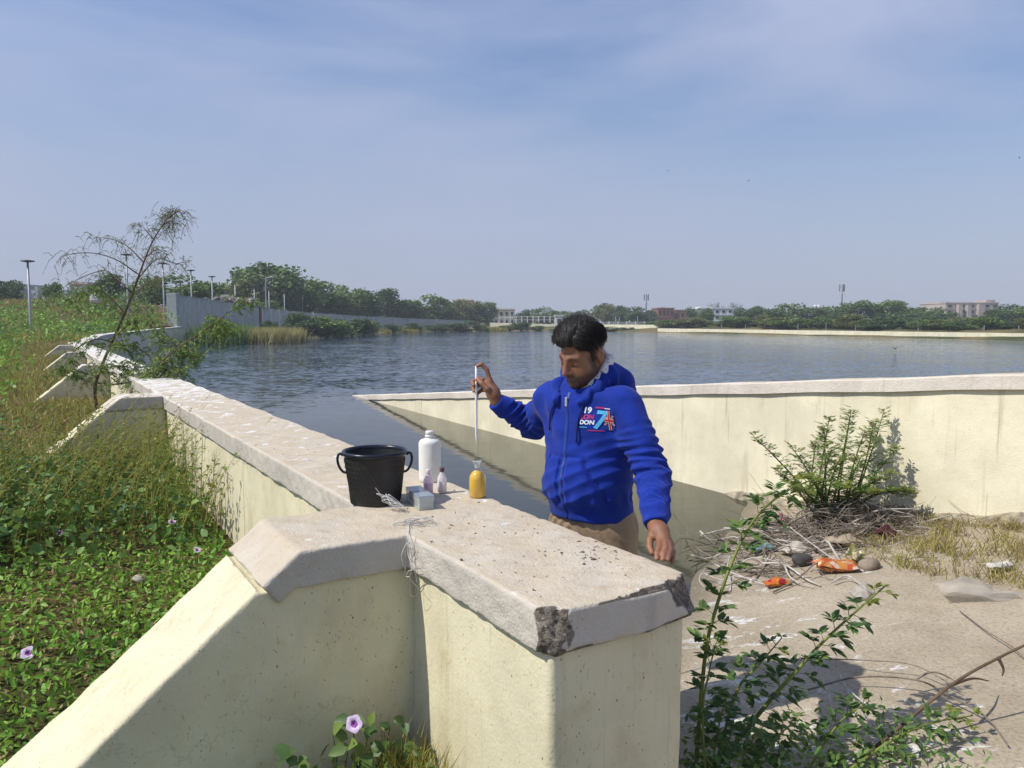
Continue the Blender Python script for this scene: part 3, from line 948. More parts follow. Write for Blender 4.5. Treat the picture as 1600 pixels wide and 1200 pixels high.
def f_head(p):
    q = HL(p)
    qa = q.copy(); qa[:, 0] = np.abs(qa[:, 0])
    d = s_ell(q, (0, 0.018, 0.042), (0.077, 0.098, 0.090))
    d = smin(d, s_ell(q, (0, -0.030, -0.022), (0.070, 0.071, 0.088)), 0.03)
    d = smin(d, s_ell(q, (0, -0.038, -0.075), (0.066, 0.056, 0.048)), 0.03)
    d = smin(d, s_ell(qa, (0.043, -0.052, -0.045), (0.032, 0.033, 0.040)), 0.022)
    d = smin(d, s_ell(q, (0, -0.015, -0.105), (0.052, 0.055, 0.035)), 0.03)     # soft under-chin
    d = smin(d, s_cone(qa, (0.014, -0.091, 0.022), (0.046, -0.075, 0.019), 0.008, 0.008), 0.018)
    d = smax(d, -s_ell(qa, (0.033, -0.105, 0.002), (0.021, 0.017, 0.012)), 0.014)
    d = smin(d, s_ell(qa, (0.033, -0.0795, -0.001), (0.018, 0.0115, 0.0100)), 0.007)
    d = smin(d, s_cone(q, (0, -0.094, 0.016), (0, -0.119, -0.030), 0.0085, 0.0135), 0.010)
    d = smin(d, s_ell(qa, (0.0135, -0.104, -0.034), (0.009, 0.012, 0.0085)), 0.006)
    d = smin(d, s_ell(q, (0, -0.096, -0.056), (0.027, 0.014, 0.010)), 0.010)    # upper lip
    d = smin(d, s_ell(q, (0, -0.098, -0.0605), (0.023, 0.010, 0.0055)), 0.003)
    d = smin(d, s_ell(q, (0, -0.097, -0.0725), (0.020, 0.011, 0.007)), 0.004)
    d = smin(d, s_ell(q, (0, -0.088, -0.099), (0.024, 0.021, 0.020)), 0.018)
    e = s_ell(qa, (0.081, 0.016, -0.006), (0.011, 0.021, 0.034))
    e = smax(e, -s_ell(qa, (0.094, 0.012, -0.002), (0.010, 0.011, 0.019)), 0.006)
    return smin(d, e, 0.008) * HS * 0.9

# fingers: right hand on the pipette, left hand on the coping edge
RH = {'palm': [H_R, (-0.078, 3.133, 1.362), (-0.094, 3.140, 1.396)],
      'index': [(-0.090, 3.132, 1.412), (-0.103, 3.136, 1.455), (-0.125, 3.138, 1.478), (-0.143, 3.139, 1.469)],
      'middle': [(-0.100, 3.148, 1.404), (-0.138, 3.170, 1.418), (-0.163, 3.155, 1.402), (-0.157, 3.133, 1.392)],
      'ring': [(-0.098, 3.154, 1.385), (-0.136, 3.176, 1.393), (-0.161, 3.160, 1.376), (-0.156, 3.138, 1.367)],
      'little': [(-0.092, 3.154, 1.366), (-0.124, 3.174, 1.369), (-0.146, 3.163, 1.353), (-0.143, 3.145, 1.345)],
      'thumb': [(-0.072, 3.112, 1.350), (-0.098, 3.103, 1.378), (-0.123, 3.113, 1.401), (-0.139, 3.127, 1.417)]}
LHd = {'palm': [H_L, (0.472, 2.402, 0.984), (0.478, 2.368, 0.972)],
       'index': [(0.462, 2.352, 0.966), (0.453, 2.318, 0.958), (0.441, 2.288, 0.948), (0.437, 2.268, 0.938)],
       'middle': [(0.476, 2.350, 0.964), (0.471, 2.312, 0.955), (0.459, 2.281, 0.946), (0.454, 2.262, 0.937)],
       'ring': [(0.489, 2.352, 0.960), (0.487, 2.316, 0.949), (0.476, 2.286, 0.942), (0.470, 2.264, 0.936)],
       'little': [(0.499, 2.360, 0.954), (0.500, 2.330, 0.942), (0.492, 2.303, 0.932), (0.487, 2.287, 0.922)],
       'thumb': [(0.452, 2.402, 0.980), (0.436, 2.380, 0.962), (0.432, 2.358, 0.946), (0.436, 2.338, 0.934)]}
def f_hand(p, Hd):
    pm = Hd['palm']
    d = s_chain(p, pm, (0.024, 0.026, 0.020), 0.02)
    for nm in ('index', 'middle', 'ring', 'little'):
        d = smin(d, s_cone(p, pm[1], Hd[nm][0], 0.016, 0.0112), 0.010)
    for nm, r0 in (('index', 0.0092), ('middle', 0.0094), ('ring', 0.0090), ('little', 0.0080), ('thumb', 0.0110)):
        d = smin(d, s_chain(p, Hd[nm], (r0 * 1.12, r0, r0 * 0.95, r0 * 0.80), 0.004), 0.004)
    d = smin(d, s_cone(p, pm[0], Hd['thumb'][0], 0.022, 0.015), 0.014)
    return d
def f_body_skin(p):
    q = LT(p)
    d = near(p, HC, 0.24, f_head)
    nk0, nk1 = WT(0, 0.025, 1.36), HW(0, 0.030, -0.065)
    d = smin(d, s_cone(p, nk0, nk1, 0.066, 0.060), 0.03)
    t = s_ell(q, (0, 0.0, 1.19), (0.17, 0.105, 0.20))
    t = smin(t, s_ell(q, (0, -0.012, 0.98), (0.140, 0.105, 0.17)), 0.06)
    t = smin(t, s_cone(q, (-0.13, 0, 1.34), (0.13, 0, 1.34), 0.05, 0.05), 0.05)
    d = smin(d, t, 0.03)
    for S_, E_, H_ in ((S_R, E_R, H_R), (S_L, E_L, H_L)):
        d = smin(d, s_chain(p, (S_, E_, H_), (0.045, 0.036, 0.025), 0.02), 0.02)
    d = smin(d, near(p, RH['palm'][2], 0.16, lambda z: f_hand(z, RH)), 0.010)
    d = smin(d, near(p, LHd['palm'][2], 0.16, lambda z: f_hand(z, LHd)), 0.010)
    for sx in (-1, 1):
        a_, b_, c_ = W(0.085 * sx, 0.0, 0.87), W(0.105 * sx, -0.01, 0.47), W(0.115 * sx, 0.03, 0.09)
        d = smin(d, s_chain(p, (a_, b_, c_), (0.075, 0.05, 0.036), 0.03), 0.03)
    return d
V, Q = nets(f_body_skin, (-0.20, 2.22, -0.02), (0.66, 3.34, 1.72), 0.0042)
bme = mesh_np('person', V, Q, True)
# skin, brow, lip and stubble colours, darker round the eyes
q = HL(V); ax_ = np.abs(q[:, 0])
near_head = (np.linalg.norm(V - HC, axis=1) < 0.2)
skin = np.tile(np.array([0.27, 0.122, 0.064]), (len(V), 1))
skin *= (1 + 0.10 * sn(V, 60, 51) + 0.06 * sn(V, 160, 52))[:, None]
def blend(m, col):
    global skin
    skin = skin * (1 - m[:, None]) + np.array(col) * m[:, None]
lipm = np.exp(-((q[:, 0] / 0.021) ** 4 + ((q[:, 2] + 0.067) / 0.0085) ** 4)) * (q[:, 1] < -0.085) * near_head
beard = sstep(-0.048, -0.070, q[:, 2] + 0.20 * (q[:, 1] + 0.02) * (q[:, 1] > -0.02) - 0.28 * np.maximum(ax_ - 0.030, 0) * (q[:, 1] < 0.02)) * (q[:, 1] < 0.03) * near_head * (q[:, 2] > -0.13)
side = sstep(0.052, 0.062, ax_) * sstep(0.03, 0.0, q[:, 2]) * sstep(0.0, -0.012, q[:, 1]) * sstep(-0.05, -0.03, q[:, 1]) * near_head
mous = np.exp(-((q[:, 0] / 0.034) ** 4 + ((q[:, 2] + 0.0505) / 0.0090) ** 2)) * (q[:, 1] < -0.085) * near_head
brow = np.exp(-(((ax_ - 0.034) / 0.021) ** 4 + ((q[:, 2] - 0.0250 + 0.14 * np.abs(ax_ - 0.028)) / 0.0080) ** 2)) * (q[:, 1] < -0.05) * near_head
lash = np.exp(-(((ax_ - 0.033) / 0.016) ** 4 + ((q[:, 2] + 0.008) / 0.0042) ** 2)) * (q[:, 1] < -0.06) * near_head
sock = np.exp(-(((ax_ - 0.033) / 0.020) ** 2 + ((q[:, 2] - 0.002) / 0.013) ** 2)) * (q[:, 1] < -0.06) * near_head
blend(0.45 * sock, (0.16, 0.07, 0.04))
blend(0.74 * np.clip(np.maximum(beard, side), 0, 1), (0.050, 0.030, 0.022))
blend(0.95 * mous, (0.020, 0.013, 0.010))
blend(0.7 * lipm, (0.20, 0.075, 0.055))
blend(0.92 * brow, (0.012, 0.008, 0.007))
blend(0.85 * lash, (0.012, 0.008, 0.007))
# finger tips and knuckles a little redder
for Hd in (RH, LHd):
    for nm in ('index', 'middle', 'ring', 'little', 'thumb'):
        m_ = np.exp(-(np.linalg.norm(V - np.array(Hd[nm][-1]), axis=1) / 0.012) ** 2)
        blend(0.35 * m_, (0.42, 0.19, 0.12))
ca = bme.attributes.new('skin', 'FLOAT_COLOR', 'POINT')
ca.data.foreach_set('color', np.c_[skin, np.ones(len(V))].astype(np.float32).ravel())
sa_ = bme.attributes.new('stubble', 'FLOAT', 'POINT')
sa_.data.foreach_set('value', np.clip(np.maximum(beard, side), 0, 1).astype(np.float32))
def skin_mat():
    m, nt, b = new_mat('brown_skin')
    at = nd(nt, 'ShaderNodeAttribute', {'attribute_name': 'skin'})
    st = nd(nt, 'ShaderNodeAttribute', {'attribute_name': 'stubble'})
    hairs = math_(nt, 'MULTIPLY', st.outputs['Fac'], ramp(nt, noise(nt, obj_co(nt), 420, 2), 0.42, 0.58))
    pore = mixc(nt, ramp(nt, noise(nt, obj_co(nt), 130, 4, 0.7), 0.35, 0.7, 0.0, 0.35), at.outputs['Color'], (0.20, 0.085, 0.045))
    nt.links.new(mixc(nt, math_(nt, 'MULTIPLY', hairs, 0.75), pore, (0.016, 0.011, 0.009)), b.inputs['Base Color'])
    b.inputs['Roughness'].default_value = 0.50
    b.inputs['Subsurface Weight'].default_value = 0.12
    b.inputs['Subsurface Radius'].default_value = (0.008, 0.003, 0.0015)
    nt.links.new(bump(nt, noise(nt, obj_co(nt), 240, 4, 0.7), 0.5, 0.003), b.inputs['Normal'])
    return m
M['skin'] = skin_mat()
person = add('person', bme, M['skin'],
             label='person in a bright blue hoodie holding a glass pipette over the flask', cat='person')

# ---- hoodie
def arm_wr(p, a, b, amp, per, seed, lo_, hi_):
    ba = b - a; ln = np.linalg.norm(ba); u = ba / ln
    t = (p - a) @ u
    near = np.exp(-(np.maximum(np.linalg.norm(p - a - np.clip(t, 0, ln)[:, None] * u, axis=1) - 0.05, 0) / 0.03) ** 2)
    w = np.sin(t * 6.283 / per + 4.2 * sn(p, 15, seed))
    w = 1 - np.abs(w) * 2
    return amp * w * near * sstep(lo_ - 0.04, lo_ + 0.02, t) * (1 - sstep(hi_ - 0.02, hi_ + 0.02, t)) * (0.6 + 0.5 * sn(p, 23, seed + 1))
def f_hoodie(p):
    q = LT(p)
    d = s_ell(q, (0, 0.005, 1.20), (0.192, 0.134, 0.23))
    d = smin(d, s_ell(q, (0, -0.030, 1.035), (0.172, 0.152, 0.16)), 0.07)
    d = smin(d, s_cone(q, (-0.135, 0.005, 1.335), (0.135, 0.005, 1.335), 0.070, 0.070), 0.07)
    d = smin(d, s_cone(q, (0, 0.02, 1.36), (0, 0.015, 1.42), 0.098, 0.074), 0.05)
    # hem band
    dh = np.linalg.norm(q[:, :2] * np.array([1 / 0.168, 1 / 0.148]) - np.array([0, -0.014 / 0.148]), axis=1) * 0.152 - 0.152
    dh = smax(dh, np.abs(q[:, 2] - 0.945 + 0.10 * q[:, 1]) - 0.045, 0.012)
    d = smax(d, 0.935 - q[:, 2] - 0.10 * q[:, 1], 0.02)
    d = smin(d, dh, 0.022)
    # sleeves with cuffs
    for S_, E_, H_, k_ in ((S_R, E_R, H_R, 0), (S_L, E_L, H_L, 1)):
        F_ = E_ + (H_ - E_) * 0.76
        C0, C1 = E_ + (H_ - E_) * 0.80, E_ + (H_ - E_) * 1.02
        a = s_chain(p, (S_, E_, F_), (0.072, 0.060, 0.047) if k_ == 0 else (0.072, 0.058, 0.048), 0.03)
        a = smin(a, s_cone(p, C0, C1, 0.041, 0.038), 0.012)
        u = (H_ - E_) / np.linalg.norm(H_ - E_)
        a = smax(a, (p - (E_ + (H_ - E_) * 1.02)) @ u, 0.006)
        a = a - arm_wr(p, E_, F_, 0.0080, 0.055, 61 + 5 * k_, 0.02, np.linalg.norm(F_ - E_))
        a = a - arm_wr(p, S_, E_, 0.0075, 0.090, 63 + 5 * k_, 0.10, np.linalg.norm(E_ - S_))
        d = smin(d, a, 0.028)
    # diagonal folds across the belly, gathered above the hem
    belly = sstep(1.30, 1.16, q[:, 2]) * sstep(0.95, 1.01, q[:, 2])
    w = np.sin((q[:, 2] * 0.92 - q[:, 0] * 0.40) * 6.283 / 0.085 + 1.7 * sn(p, 8, 71))
    d = d - 0.0125 * belly * (1 - np.abs(w) * 1.7) * (0.55 + 0.5 * sn(p, 9, 72))
    w2 = np.sin((q[:, 0] * 0.8 + q[:, 2] * 0.55) * 6.283 / 0.11 + 1.5 * sn(p, 9, 73))
    d = d - 0.006 * w2 * sstep(1.12, 1.3, q[:, 2]) * sstep(1.44, 1.36, q[:, 2])
    blouse = np.sin(np.arctan2(q[:, 0], -q[:, 1]) * 17 + 2 * sn(p, 14, 74))
    d = d - 0.004 * blouse * np.exp(-((q[:, 2] - 1.0) / 0.028) ** 2)
    d = d - 0.0018 * sn(p, 55, 75)
    # kangaroo pocket: a raised panel either side of the zip with a slanted mouth
    pk = sstep(1.155, 1.149, q[:, 2]) * sstep(0.985, 0.991, q[:, 2]) * (q[:, 1] < -0.02)
    axx = np.abs(q[:, 0])
    mouth = 0.135 - np.maximum(q[:, 2] - 1.04, 0) * 0.55
    pk = pk * sstep(mouth, mouth - 0.006, axx) * sstep(0.016, 0.020, axx)
    d = d - 0.0085 * pk
    d = d + 0.009 * np.exp(-((axx - mouth - 0.004) / 0.0055) ** 2) * sstep(1.155, 1.145, q[:, 2]) * sstep(0.985, 0.995, q[:, 2]) * (q[:, 1] < -0.02)
    d = d + 0.004 * np.exp(-((q[:, 2] - 1.158) / 0.005) ** 2) * (axx < 0.085) * (q[:, 1] < -0.02)
    # neck opening
    nk = s_cone(p, WT(0, -0.005, 1.38), HW(0, 0.035, -0.01), 0.064, 0.072)
    d = smax(d, -nk, 0.012)
    return d * 0.85
V, Q = nets(f_hoodie, (-0.12, 2.36, 0.84), (0.66, 3.32, 1.56), 0.0052)
def cloth_mat(name, col, rough=0.85, weave=900, var=0.12):
    m, nt, b = new_mat(name)
    co = obj_co(nt)
    c = mixc(nt, ramp(nt, noise(nt, co, 14, 5), 0.35, 0.65), [x * (1 - var) for x in col], [min(1, x * (1 + var)) for x in col])
    nt.links.new(c, b.inputs['Base Color'])
    b.inputs['Roughness'].default_value = rough
    b.inputs['Specular IOR Level'].default_value = 0.18
    b.inputs['Sheen Weight'].default_value = 0.08
    h = math_(nt, 'ADD', math_(nt, 'MULTIPLY', noise(nt, co, weave, 2), 0.15), noise(nt, co, 42, 4, 0.6))
    nt.links.new(bump(nt, h, 0.5, 0.006), b.inputs['Normal'])
    return m
M['blue'] = cloth_mat('royal_blue_fleece', (0.0075, 0.030, 0.275))
M['blue_dark'] = cloth_mat('blue_cord', (0.005, 0.016, 0.16))
hoodie = add('hoodie', mesh_np('hoodie', V, Q, True), M['blue'], person)
bvh = BVHTree.FromPolygons([Vector(v) for v in V], [tuple(map(int, f)) for f in Q])

def f_hood(p):
    q = LT(p)
    pts = [(-0.056, -0.100, 1.360), (-0.094, -0.035, 1.410), (-0.088, 0.050, 1.462), (0, 0.098, 1.475), (0.088, 0.050, 1.462), (0.094, -0.035, 1.410), (0.056, -0.100, 1.360)]
    d = s_chain(q, pts, (0.013, 0.023, 0.037, 0.043, 0.037, 0.023, 0.013), 0.03)
    d = smin(d, s_ell(q, (0, 0.150, 1.385), (0.125, 0.062, 0.105)), 0.04)
    d = smin(d, s_cone(q, (-0.10, 0.10, 1.43), (0.10, 0.10, 1.43), 0.045, 0.045), 0.03)
    w = np.sin(np.arctan2(q[:, 0], q[:, 1] - 0.02) * 7 + 1.6 * sn(p, 15, 81))
    d = d - 0.006 * (1 - np.abs(w) * 1.6) - 0.003 * sn(p, 38, 82)
    nk = s_cone(p, WT(0, 0.0, 1.38), HW(0, 0.030, -0.02), 0.066, 0.078)
    return smax(d, -nk, 0.01) * 0.85
V, Q = nets(f_hood, (0.12, 2.66, 1.20), (0.62, 3.22, 1.60), 0.0052)
hood = add('hood', mesh_np('hood', V, Q, True), M['blue'], hoodie)

def chest(x, z, off=0.002):
    o_ = Vector(WT(x, -0.55, z)); dr = Vector(W(0, 1, 0) - W(0, 0, 0))
    hit = bvh.ray_cast(o_, dr)
    return (hit[0] - dr * off) if hit[0] is not None else Vector(WT(x, -0.17, z))
# zip: a tape with teeth and a pull tab
mb = MB()
zs = np.linspace(0.915, 1.395, 60)
ring = []
for z in zs:
    ring.append([chest(-0.007, z, 0.0015), chest(-0.0025, z, 0.004), chest(0.0025, z, 0.004), chest(0.007, z, 0.0015)])
mb.put([p for r_ in ring for p in r_], [[i * 4 + k, i * 4 + k + 1, (i + 1) * 4 + k + 1, (i + 1) * 4 + k] for i in range(len(ring) - 1) for k in range(3)])
M['zip'] = plain('zip_metal', (0.015, 0.045, 0.26), 0.5, 0.2, 300)
zp = add('zipper', mb.mesh('zipper', True), M['zip'], hoodie)
M['silver'] = plain('silver_tab', (0.62, 0.62, 0.64), 0.35, 0.05, 50, metal=0.6)
zc = chest(0.0, 1.375, 0.010)
add('pull_tab', MB().box(zc - Vector((0, 0, 0.014)), (0.010, 0.005, 0.034), Matrix.Rotation(TH, 3, 'Z'), 0.002).mesh('pull_tab'), M['silver'], zp)
for sx, x1, z1 in ((-1, -0.095, 1.245), (1, 0.050, 1.215)):
    pts = [chest(sx * 0.062, 1.398, 0.006), chest(sx * 0.068, 1.36, 0.007)] + [chest(sx * 0.068 + (x1 - sx * 0.068) * t, 1.36 + (z1 - 1.36) * t, 0.008) for t in (0.35, 0.7, 1.0)]
    add('drawstring', MB().tube(smooth_path(pts, 18), [0.0036] * 16 + [0.0046, 0.004], 7).mesh('drawstring', True), M['blue_dark'], hoodie)

# chest print: letters, the big seven and the flag panel lie on the cloth
def flat_mat(name, col): return plain(name, col, 0.7, 0.06, 60)
M['p_white'] = flat_mat('print_white', (0.70, 0.74, 0.78)); M['p_pink'] = flat_mat('print_pink', (0.42, 0.03, 0.16))
M['p_cyan'] = flat_mat('print_cyan', (0.08, 0.42, 0.74)); M['p_red'] = flat_mat('print_red', (0.50, 0.035, 0.03)); M['p_navy'] = flat_mat('print_navy', (0.012, 0.03, 0.22))
def wrap(name, V2, F, mat, off=0.0022, parent=None):
    V3 = [chest(0.062 + (a - 0.022) * 0.80, 1.305 + (b - 1.287) * 0.80, off) for a, b in V2]
    me = bpy.data.meshes.new(name); me.from_pydata(V3, [], F); me.update()
    return add(name, me, mat, parent or hoodie)
def rect2(x0, x1, z0, z1, n=6):
    V2, F = [], []
    for i in range(n + 1):
        for j in range(n + 1):
            V2.append((x0 + (x1 - x0) * i / n, z0 + (z1 - z0) * j / n))
    for i in range(n):
        for j in range(n):
            F.append([i * (n + 1) + j, (i + 1) * (n + 1) + j, (i + 1) * (n + 1) + j + 1, i * (n + 1) + j + 1])
    return V2, F
def text2(txt, x, z, size, bold=0.0, shear=0.0):
    cu = bpy.data.curves.new('t', 'FONT'); cu.body = txt; cu.size = size; cu.offset = bold; cu.shear = shear; cu.fill_mode = 'FRONT'
    to = bpy.data.objects.new('t', cu); COL.objects.link(to)
    me = bpy.data.meshes.new_from_object(to.evaluated_get(bpy.context.evaluated_depsgraph_get()))
    bpy.data.objects.remove(to); bpy.data.curves.remove(cu)
    bm = bmesh.new(); bm.from_mesh(me); bpy.data.meshes.remove(me)
    bmesh.ops.triangulate(bm, faces=bm.faces)
    for _ in range(2):
        es = [e for e in bm.edges if e.calc_length() > 0.008]
        if es: bmesh.ops.subdivide_edges(bm, edges=es, cuts=1)
    bmesh.ops.triangulate(bm, faces=bm.faces)
    bm.verts.index_update()
    V2 = [(x + v.co.x, z + v.co.y) for v in bm.verts]; F = [[v.index for v in f.verts] for f in bm.faces]
    bm.free()
    return V2, F
wrap('printed_letters', *text2('19', 0.030, 1.312, 0.036, 0.0012), M['p_white'])
wrap('printed_letters', *text2('LON', 0.026, 1.286, 0.026, 0.0012), M['p_pink'])
wrap('printed_letters', *text2('DON', 0.026, 1.262, 0.026, 0.0010), M['p_white'])
wrap('printed_number', *text2('7', 0.078, 1.246, 0.112, 0.0030, 0.15), M['p_cyan'], 0.003)
wrap('printed_bar', *rect2(0.022, 0.060, 1.246, 1.250), M['p_cyan'])
wrap('printed_bar', *rect2(0.080, 0.128, 1.334, 1.341), M['p_pink'])
wrap('printed_bar', *rect2(0.062, 0.125, 1.232, 1.237), M['p_pink'])
wrap('printed_bar', *rect2(0.128, 0.160, 1.334, 1.338), M['p_white'])
cx, cz, hw, hh = 0.150, 1.283, 0.024, 0.044
flag = wrap('printed_flag', *rect2(cx - hw, cx + hw, cz - hh, cz + hh, 8), M['p_navy'])
def strip2(a, b, w, n=8):
    a, b = np.array(a), np.array(b); t = (b - a) / np.linalg.norm(b - a); nn = np.array([-t[1], t[0]]) * w
    V2 = []
    for i in range(n + 1):
        p = a + (b - a) * i / n
        V2 += [tuple(p - nn), tuple(p + nn)]
    return V2, [[2 * i, 2 * i + 2, 2 * i + 3, 2 * i + 1] for i in range(n)]
for a_, b_, w_, mt, of in (((cx - hw, cz - hh * .5), (cx + hw, cz + hh * .5), 0.0035, 'p_white', 0.0030), ((cx - hw, cz + hh * .5), (cx + hw, cz - hh * .5), 0.0035, 'p_white', 0.0032),
                           ((cx - hw, cz - hh * .5), (cx + hw, cz + hh * .5), 0.0016, 'p_red', 0.0036), ((cx - hw, cz + hh * .5), (cx + hw, cz - hh * .5), 0.0016, 'p_red', 0.0038),
                           ((cx, cz - hh), (cx, cz + hh), 0.0062, 'p_white', 0.0041), ((cx - hw, cz), (cx + hw, cz), 0.0075, 'p_white', 0.0043),
                           ((cx, cz - hh), (cx, cz + hh), 0.0042, 'p_red', 0.0047), ((cx - hw, cz), (cx + hw, cz), 0.0052, 'p_red', 0.0049)):
    wrap('flag_stripe', *strip2(a_, b_, w_), M[mt], of, flag)

# ---- white patterned cloth round the neck, trousers, shoes
def f_scarf(p):
    q = HL(p)
    pts = [(0.020, -0.070, -0.128), (0.060, -0.040, -0.112), (0.080, 0.015, -0.082), (0.070, 0.075, -0.055), (0, 0.098, -0.048), (-0.070, 0.075, -0.055), (-0.080, 0.015, -0.082), (-0.060, -0.040, -0.112), (-0.020, -0.070, -0.128)]
    d = s_chain(q, pts, [0.014, 0.016, 0.019, 0.019, 0.018, 0.019, 0.019, 0.016, 0.014], 0.012)
    return d - 0.003 * sn(p, 70, 91)
V, Q = nets(f_scarf, HC - 0.21, HC + 0.21, 0.0045)
m, nt, b = new_mat('white_patterned_cotton')
co = obj_co(nt)
pat = ramp(nt, voro(nt, co, 85), 0.22, 0.34, 1, 0)
nt.links.new(mixc(nt, math_(nt, 'MULTIPLY', pat, 0.8), (0.72, 0.69, 0.70), (0.28, 0.13, 0.14)), b.inputs['Base Color'])
b.inputs['Roughness'].default_value = 0.9
add('neck_scarf', mesh_np('neck_scarf', V, Q, True), m, person)

def f_trousers(p):
    q = L(p)
    d = s_ell(q, (0, -0.005, 0.90), (0.164, 0.138, 0.15))
    for sx in (-1, 1):
        g = s_chain(q, ((0.088 * sx, 0, 0.86), (0.105 * sx, -0.015, 0.47), (0.115 * sx, 0.025, 0.10)), (0.104, 0.083, 0.070), 0.04)
        d = smin(d, g, 0.03)
    d = smax(d, q[:, 2] - 0.985, 0.01); d = smax(d, 0.055 - q[:, 2], 0.01)
    w = np.sin((q[:, 2] * 0.65 + np.abs(q[:, 0]) * 1.0) * 6.283 / 0.075 + 1.8 * sn(p, 9, 101))
    d = d - 0.0065 * (1 - np.abs(w) * 1.7) * (0.6 + 0.45 * sn(p, 8, 102)) - 0.002 * sn(p, 45, 103)
    # slanted side pocket seam
    ps = np.abs((np.abs(q[:, 0]) - 0.105) - (0.93 - q[:, 2]) * 0.35)
    d = d + 0.005 * np.exp(-(ps / 0.006) ** 2) * sstep(0.76, 0.79, q[:, 2]) * (q[:, 1] < 0.02)
    return d * 0.85
V, Q = nets(f_trousers, (0.02, 2.62, -0.02), (0.62, 3.26, 1.03), 0.0068)
M['khaki'] = cloth_mat('khaki_cotton', (0.34, 0.245, 0.155))
add('trousers', mesh_np('trousers', V, Q, True), M['khaki'], person)
M['shoe'] = plain('brown_leather', (0.045, 0.028, 0.018), 0.45, 0.3, 30)
for sx in (-1, 1):
    def f_shoe(p):
        q = L(p)
        d = s_chain(q, ((0.115 * sx, 0.055, 0.045), (0.122 * sx, -0.06, 0.036), (0.130 * sx, -0.150, 0.030)), (0.045, 0.046, 0.036), 0.03)
        d = smin(d, s_cone(q, (0.115 * sx, 0.03, 0.04), (0.115 * sx, 0.028, 0.10), 0.042, 0.045), 0.03)
        return smax(d, -q[:, 2] + 0.002, 0.006)
    c_ = W(0.12 * sx, -0.05, 0.05)
    V, Q = nets(f_shoe, c_ - 0.2, c_ + np.array([0.2, 0.2, 0.14]), 0.008)
    add('shoe', mesh_np('shoe', V, Q, True), M['shoe'], person)

# ---- hair: a combed mass with loose strands
def hair_region(q):
    ax = np.abs(q[:, 0])
    front = 0.070 + 0.10 * np.maximum(ax - 0.045, 0)
    line = front - (q[:, 1] + 0.080) * 0.86
    line = np.where(q[:, 1] > 0.02, np.maximum(line, -0.055), line)
    return line - q[:, 2]
def f_hair(p):
    q = HL(p)
    d = s_ell(q, (0, 0.020, 0.048), (0.0805, 0.1015, 0.0945))
    # the swept up front and the crown, parted on the wearer's left
    d = smin(d, s_ell(q, (-0.020, -0.050, 0.093), (0.054, 0.048, 0.036)), 0.035)
    d = smin(d, s_ell(q, (-0.012, 0.000, 0.122), (0.050, 0.060, 0.028)), 0.035)
    part = np.exp(-((q[:, 0] - 0.036 - 0.1 * (q[:, 1] + 0.03)) / 0.005) ** 2) * sstep(0.055, 0.0, q[:, 1]) * (q[:, 2] > 0.05)
    d = d + 0.006 * part
    th = q[:, 1] * 0.75 + q[:, 0] * 1.15 - q[:, 2] * 0.2
    comb = np.sin(th * 430 + 2.2 * sn(q, 45, 111)) + 0.7 * np.sin(th * 210 + 2.5 * sn(q, 30, 112))
    d = d - 0.0012 * comb - 0.002 * sn(q, 48, 113)
    d = smax(d, hair_region(q) + 0.005 * sn(q, 130, 114), 0.010)
    # sideburns in front of the ears
    qa = q.copy(); qa[:, 0] = np.abs(qa[:, 0])
    d = smin(d, s_cone(qa, (0.071, -0.010, 0.045), (0.071, -0.018, -0.012), 0.015, 0.0075), 0.012)
    return d * HS * 0.85
V, Q = nets(f_hair, HC - 0.185, HC + 0.185, 0.0032)
m, nt, b = new_mat('black_hair')
co = obj_co(nt)
nt.links.new(mixc(nt, noise(nt, co, 120, 3), (0.006, 0.005, 0.005), (0.020, 0.014, 0.011)), b.inputs['Base Color'])
b.inputs['Roughness'].default_value = 0.42
b.inputs['Specular IOR Level'].default_value = 0.45
nt.links.new(bump(nt, noise(nt, obj_co(nt, (3, 1, 1)), 260, 4, 0.7), 0.6, 0.004), b.inputs['Normal'])
M['hair'] = m
hme = mesh_np('hair', V, Q, True)
hair = add('hair', hme, M['hair'], person)
qv = HL(V)
cand = np.where((qv[:, 2] > 0.04) & (hair_region(qv) < -0.012))[0]
pick = rng.choice(cand, 900, replace=False)
mb = MB()
vn = np.zeros((len(V), 3), np.float32); hme.vertices.foreach_get('normal', vn.ravel()) if False else None
cen = np.array([0, 0.02, 0.03])
for k in pick:
    n_ = nrm(qv[k] - cen)
    t = np.array([-0.75, 0.15, 0.1]) if qv[k][0] < 0.036 else np.array([0.6, 0.5, -0.6])
    if qv[k][1] < -0.03 and qv[k][0] < 0.036: t = np.array([-0.55, -0.35, 0.35])
    if qv[k][2] > 0.115: t = np.array([-0.35, 0.35, 0.55])
    t = t + rng.normal(size=3) * 0.16
    t = t - n_ * (t @ n_) * 0.8; t = t / np.linalg.norm(t)
    ln = rng.uniform(0.012, 0.030); lift = rng.uniform(0.0, 0.20) if rng.random() < 0.85 else rng.uniform(0.2, 0.5)
    p0 = qv[k] - n_ * 0.003
    p1 = p0 + t * ln * 0.5 + n_ * (0.004 + ln * lift * 0.5)
    p2 = p0 + t * ln + n_ * (0.002 + ln * lift * 0.6)
    mb.tube([HW(*p0), HW(*p1), HW(*p2)], [0.0009, 0.0007, 0.0003], 3, cap=False)
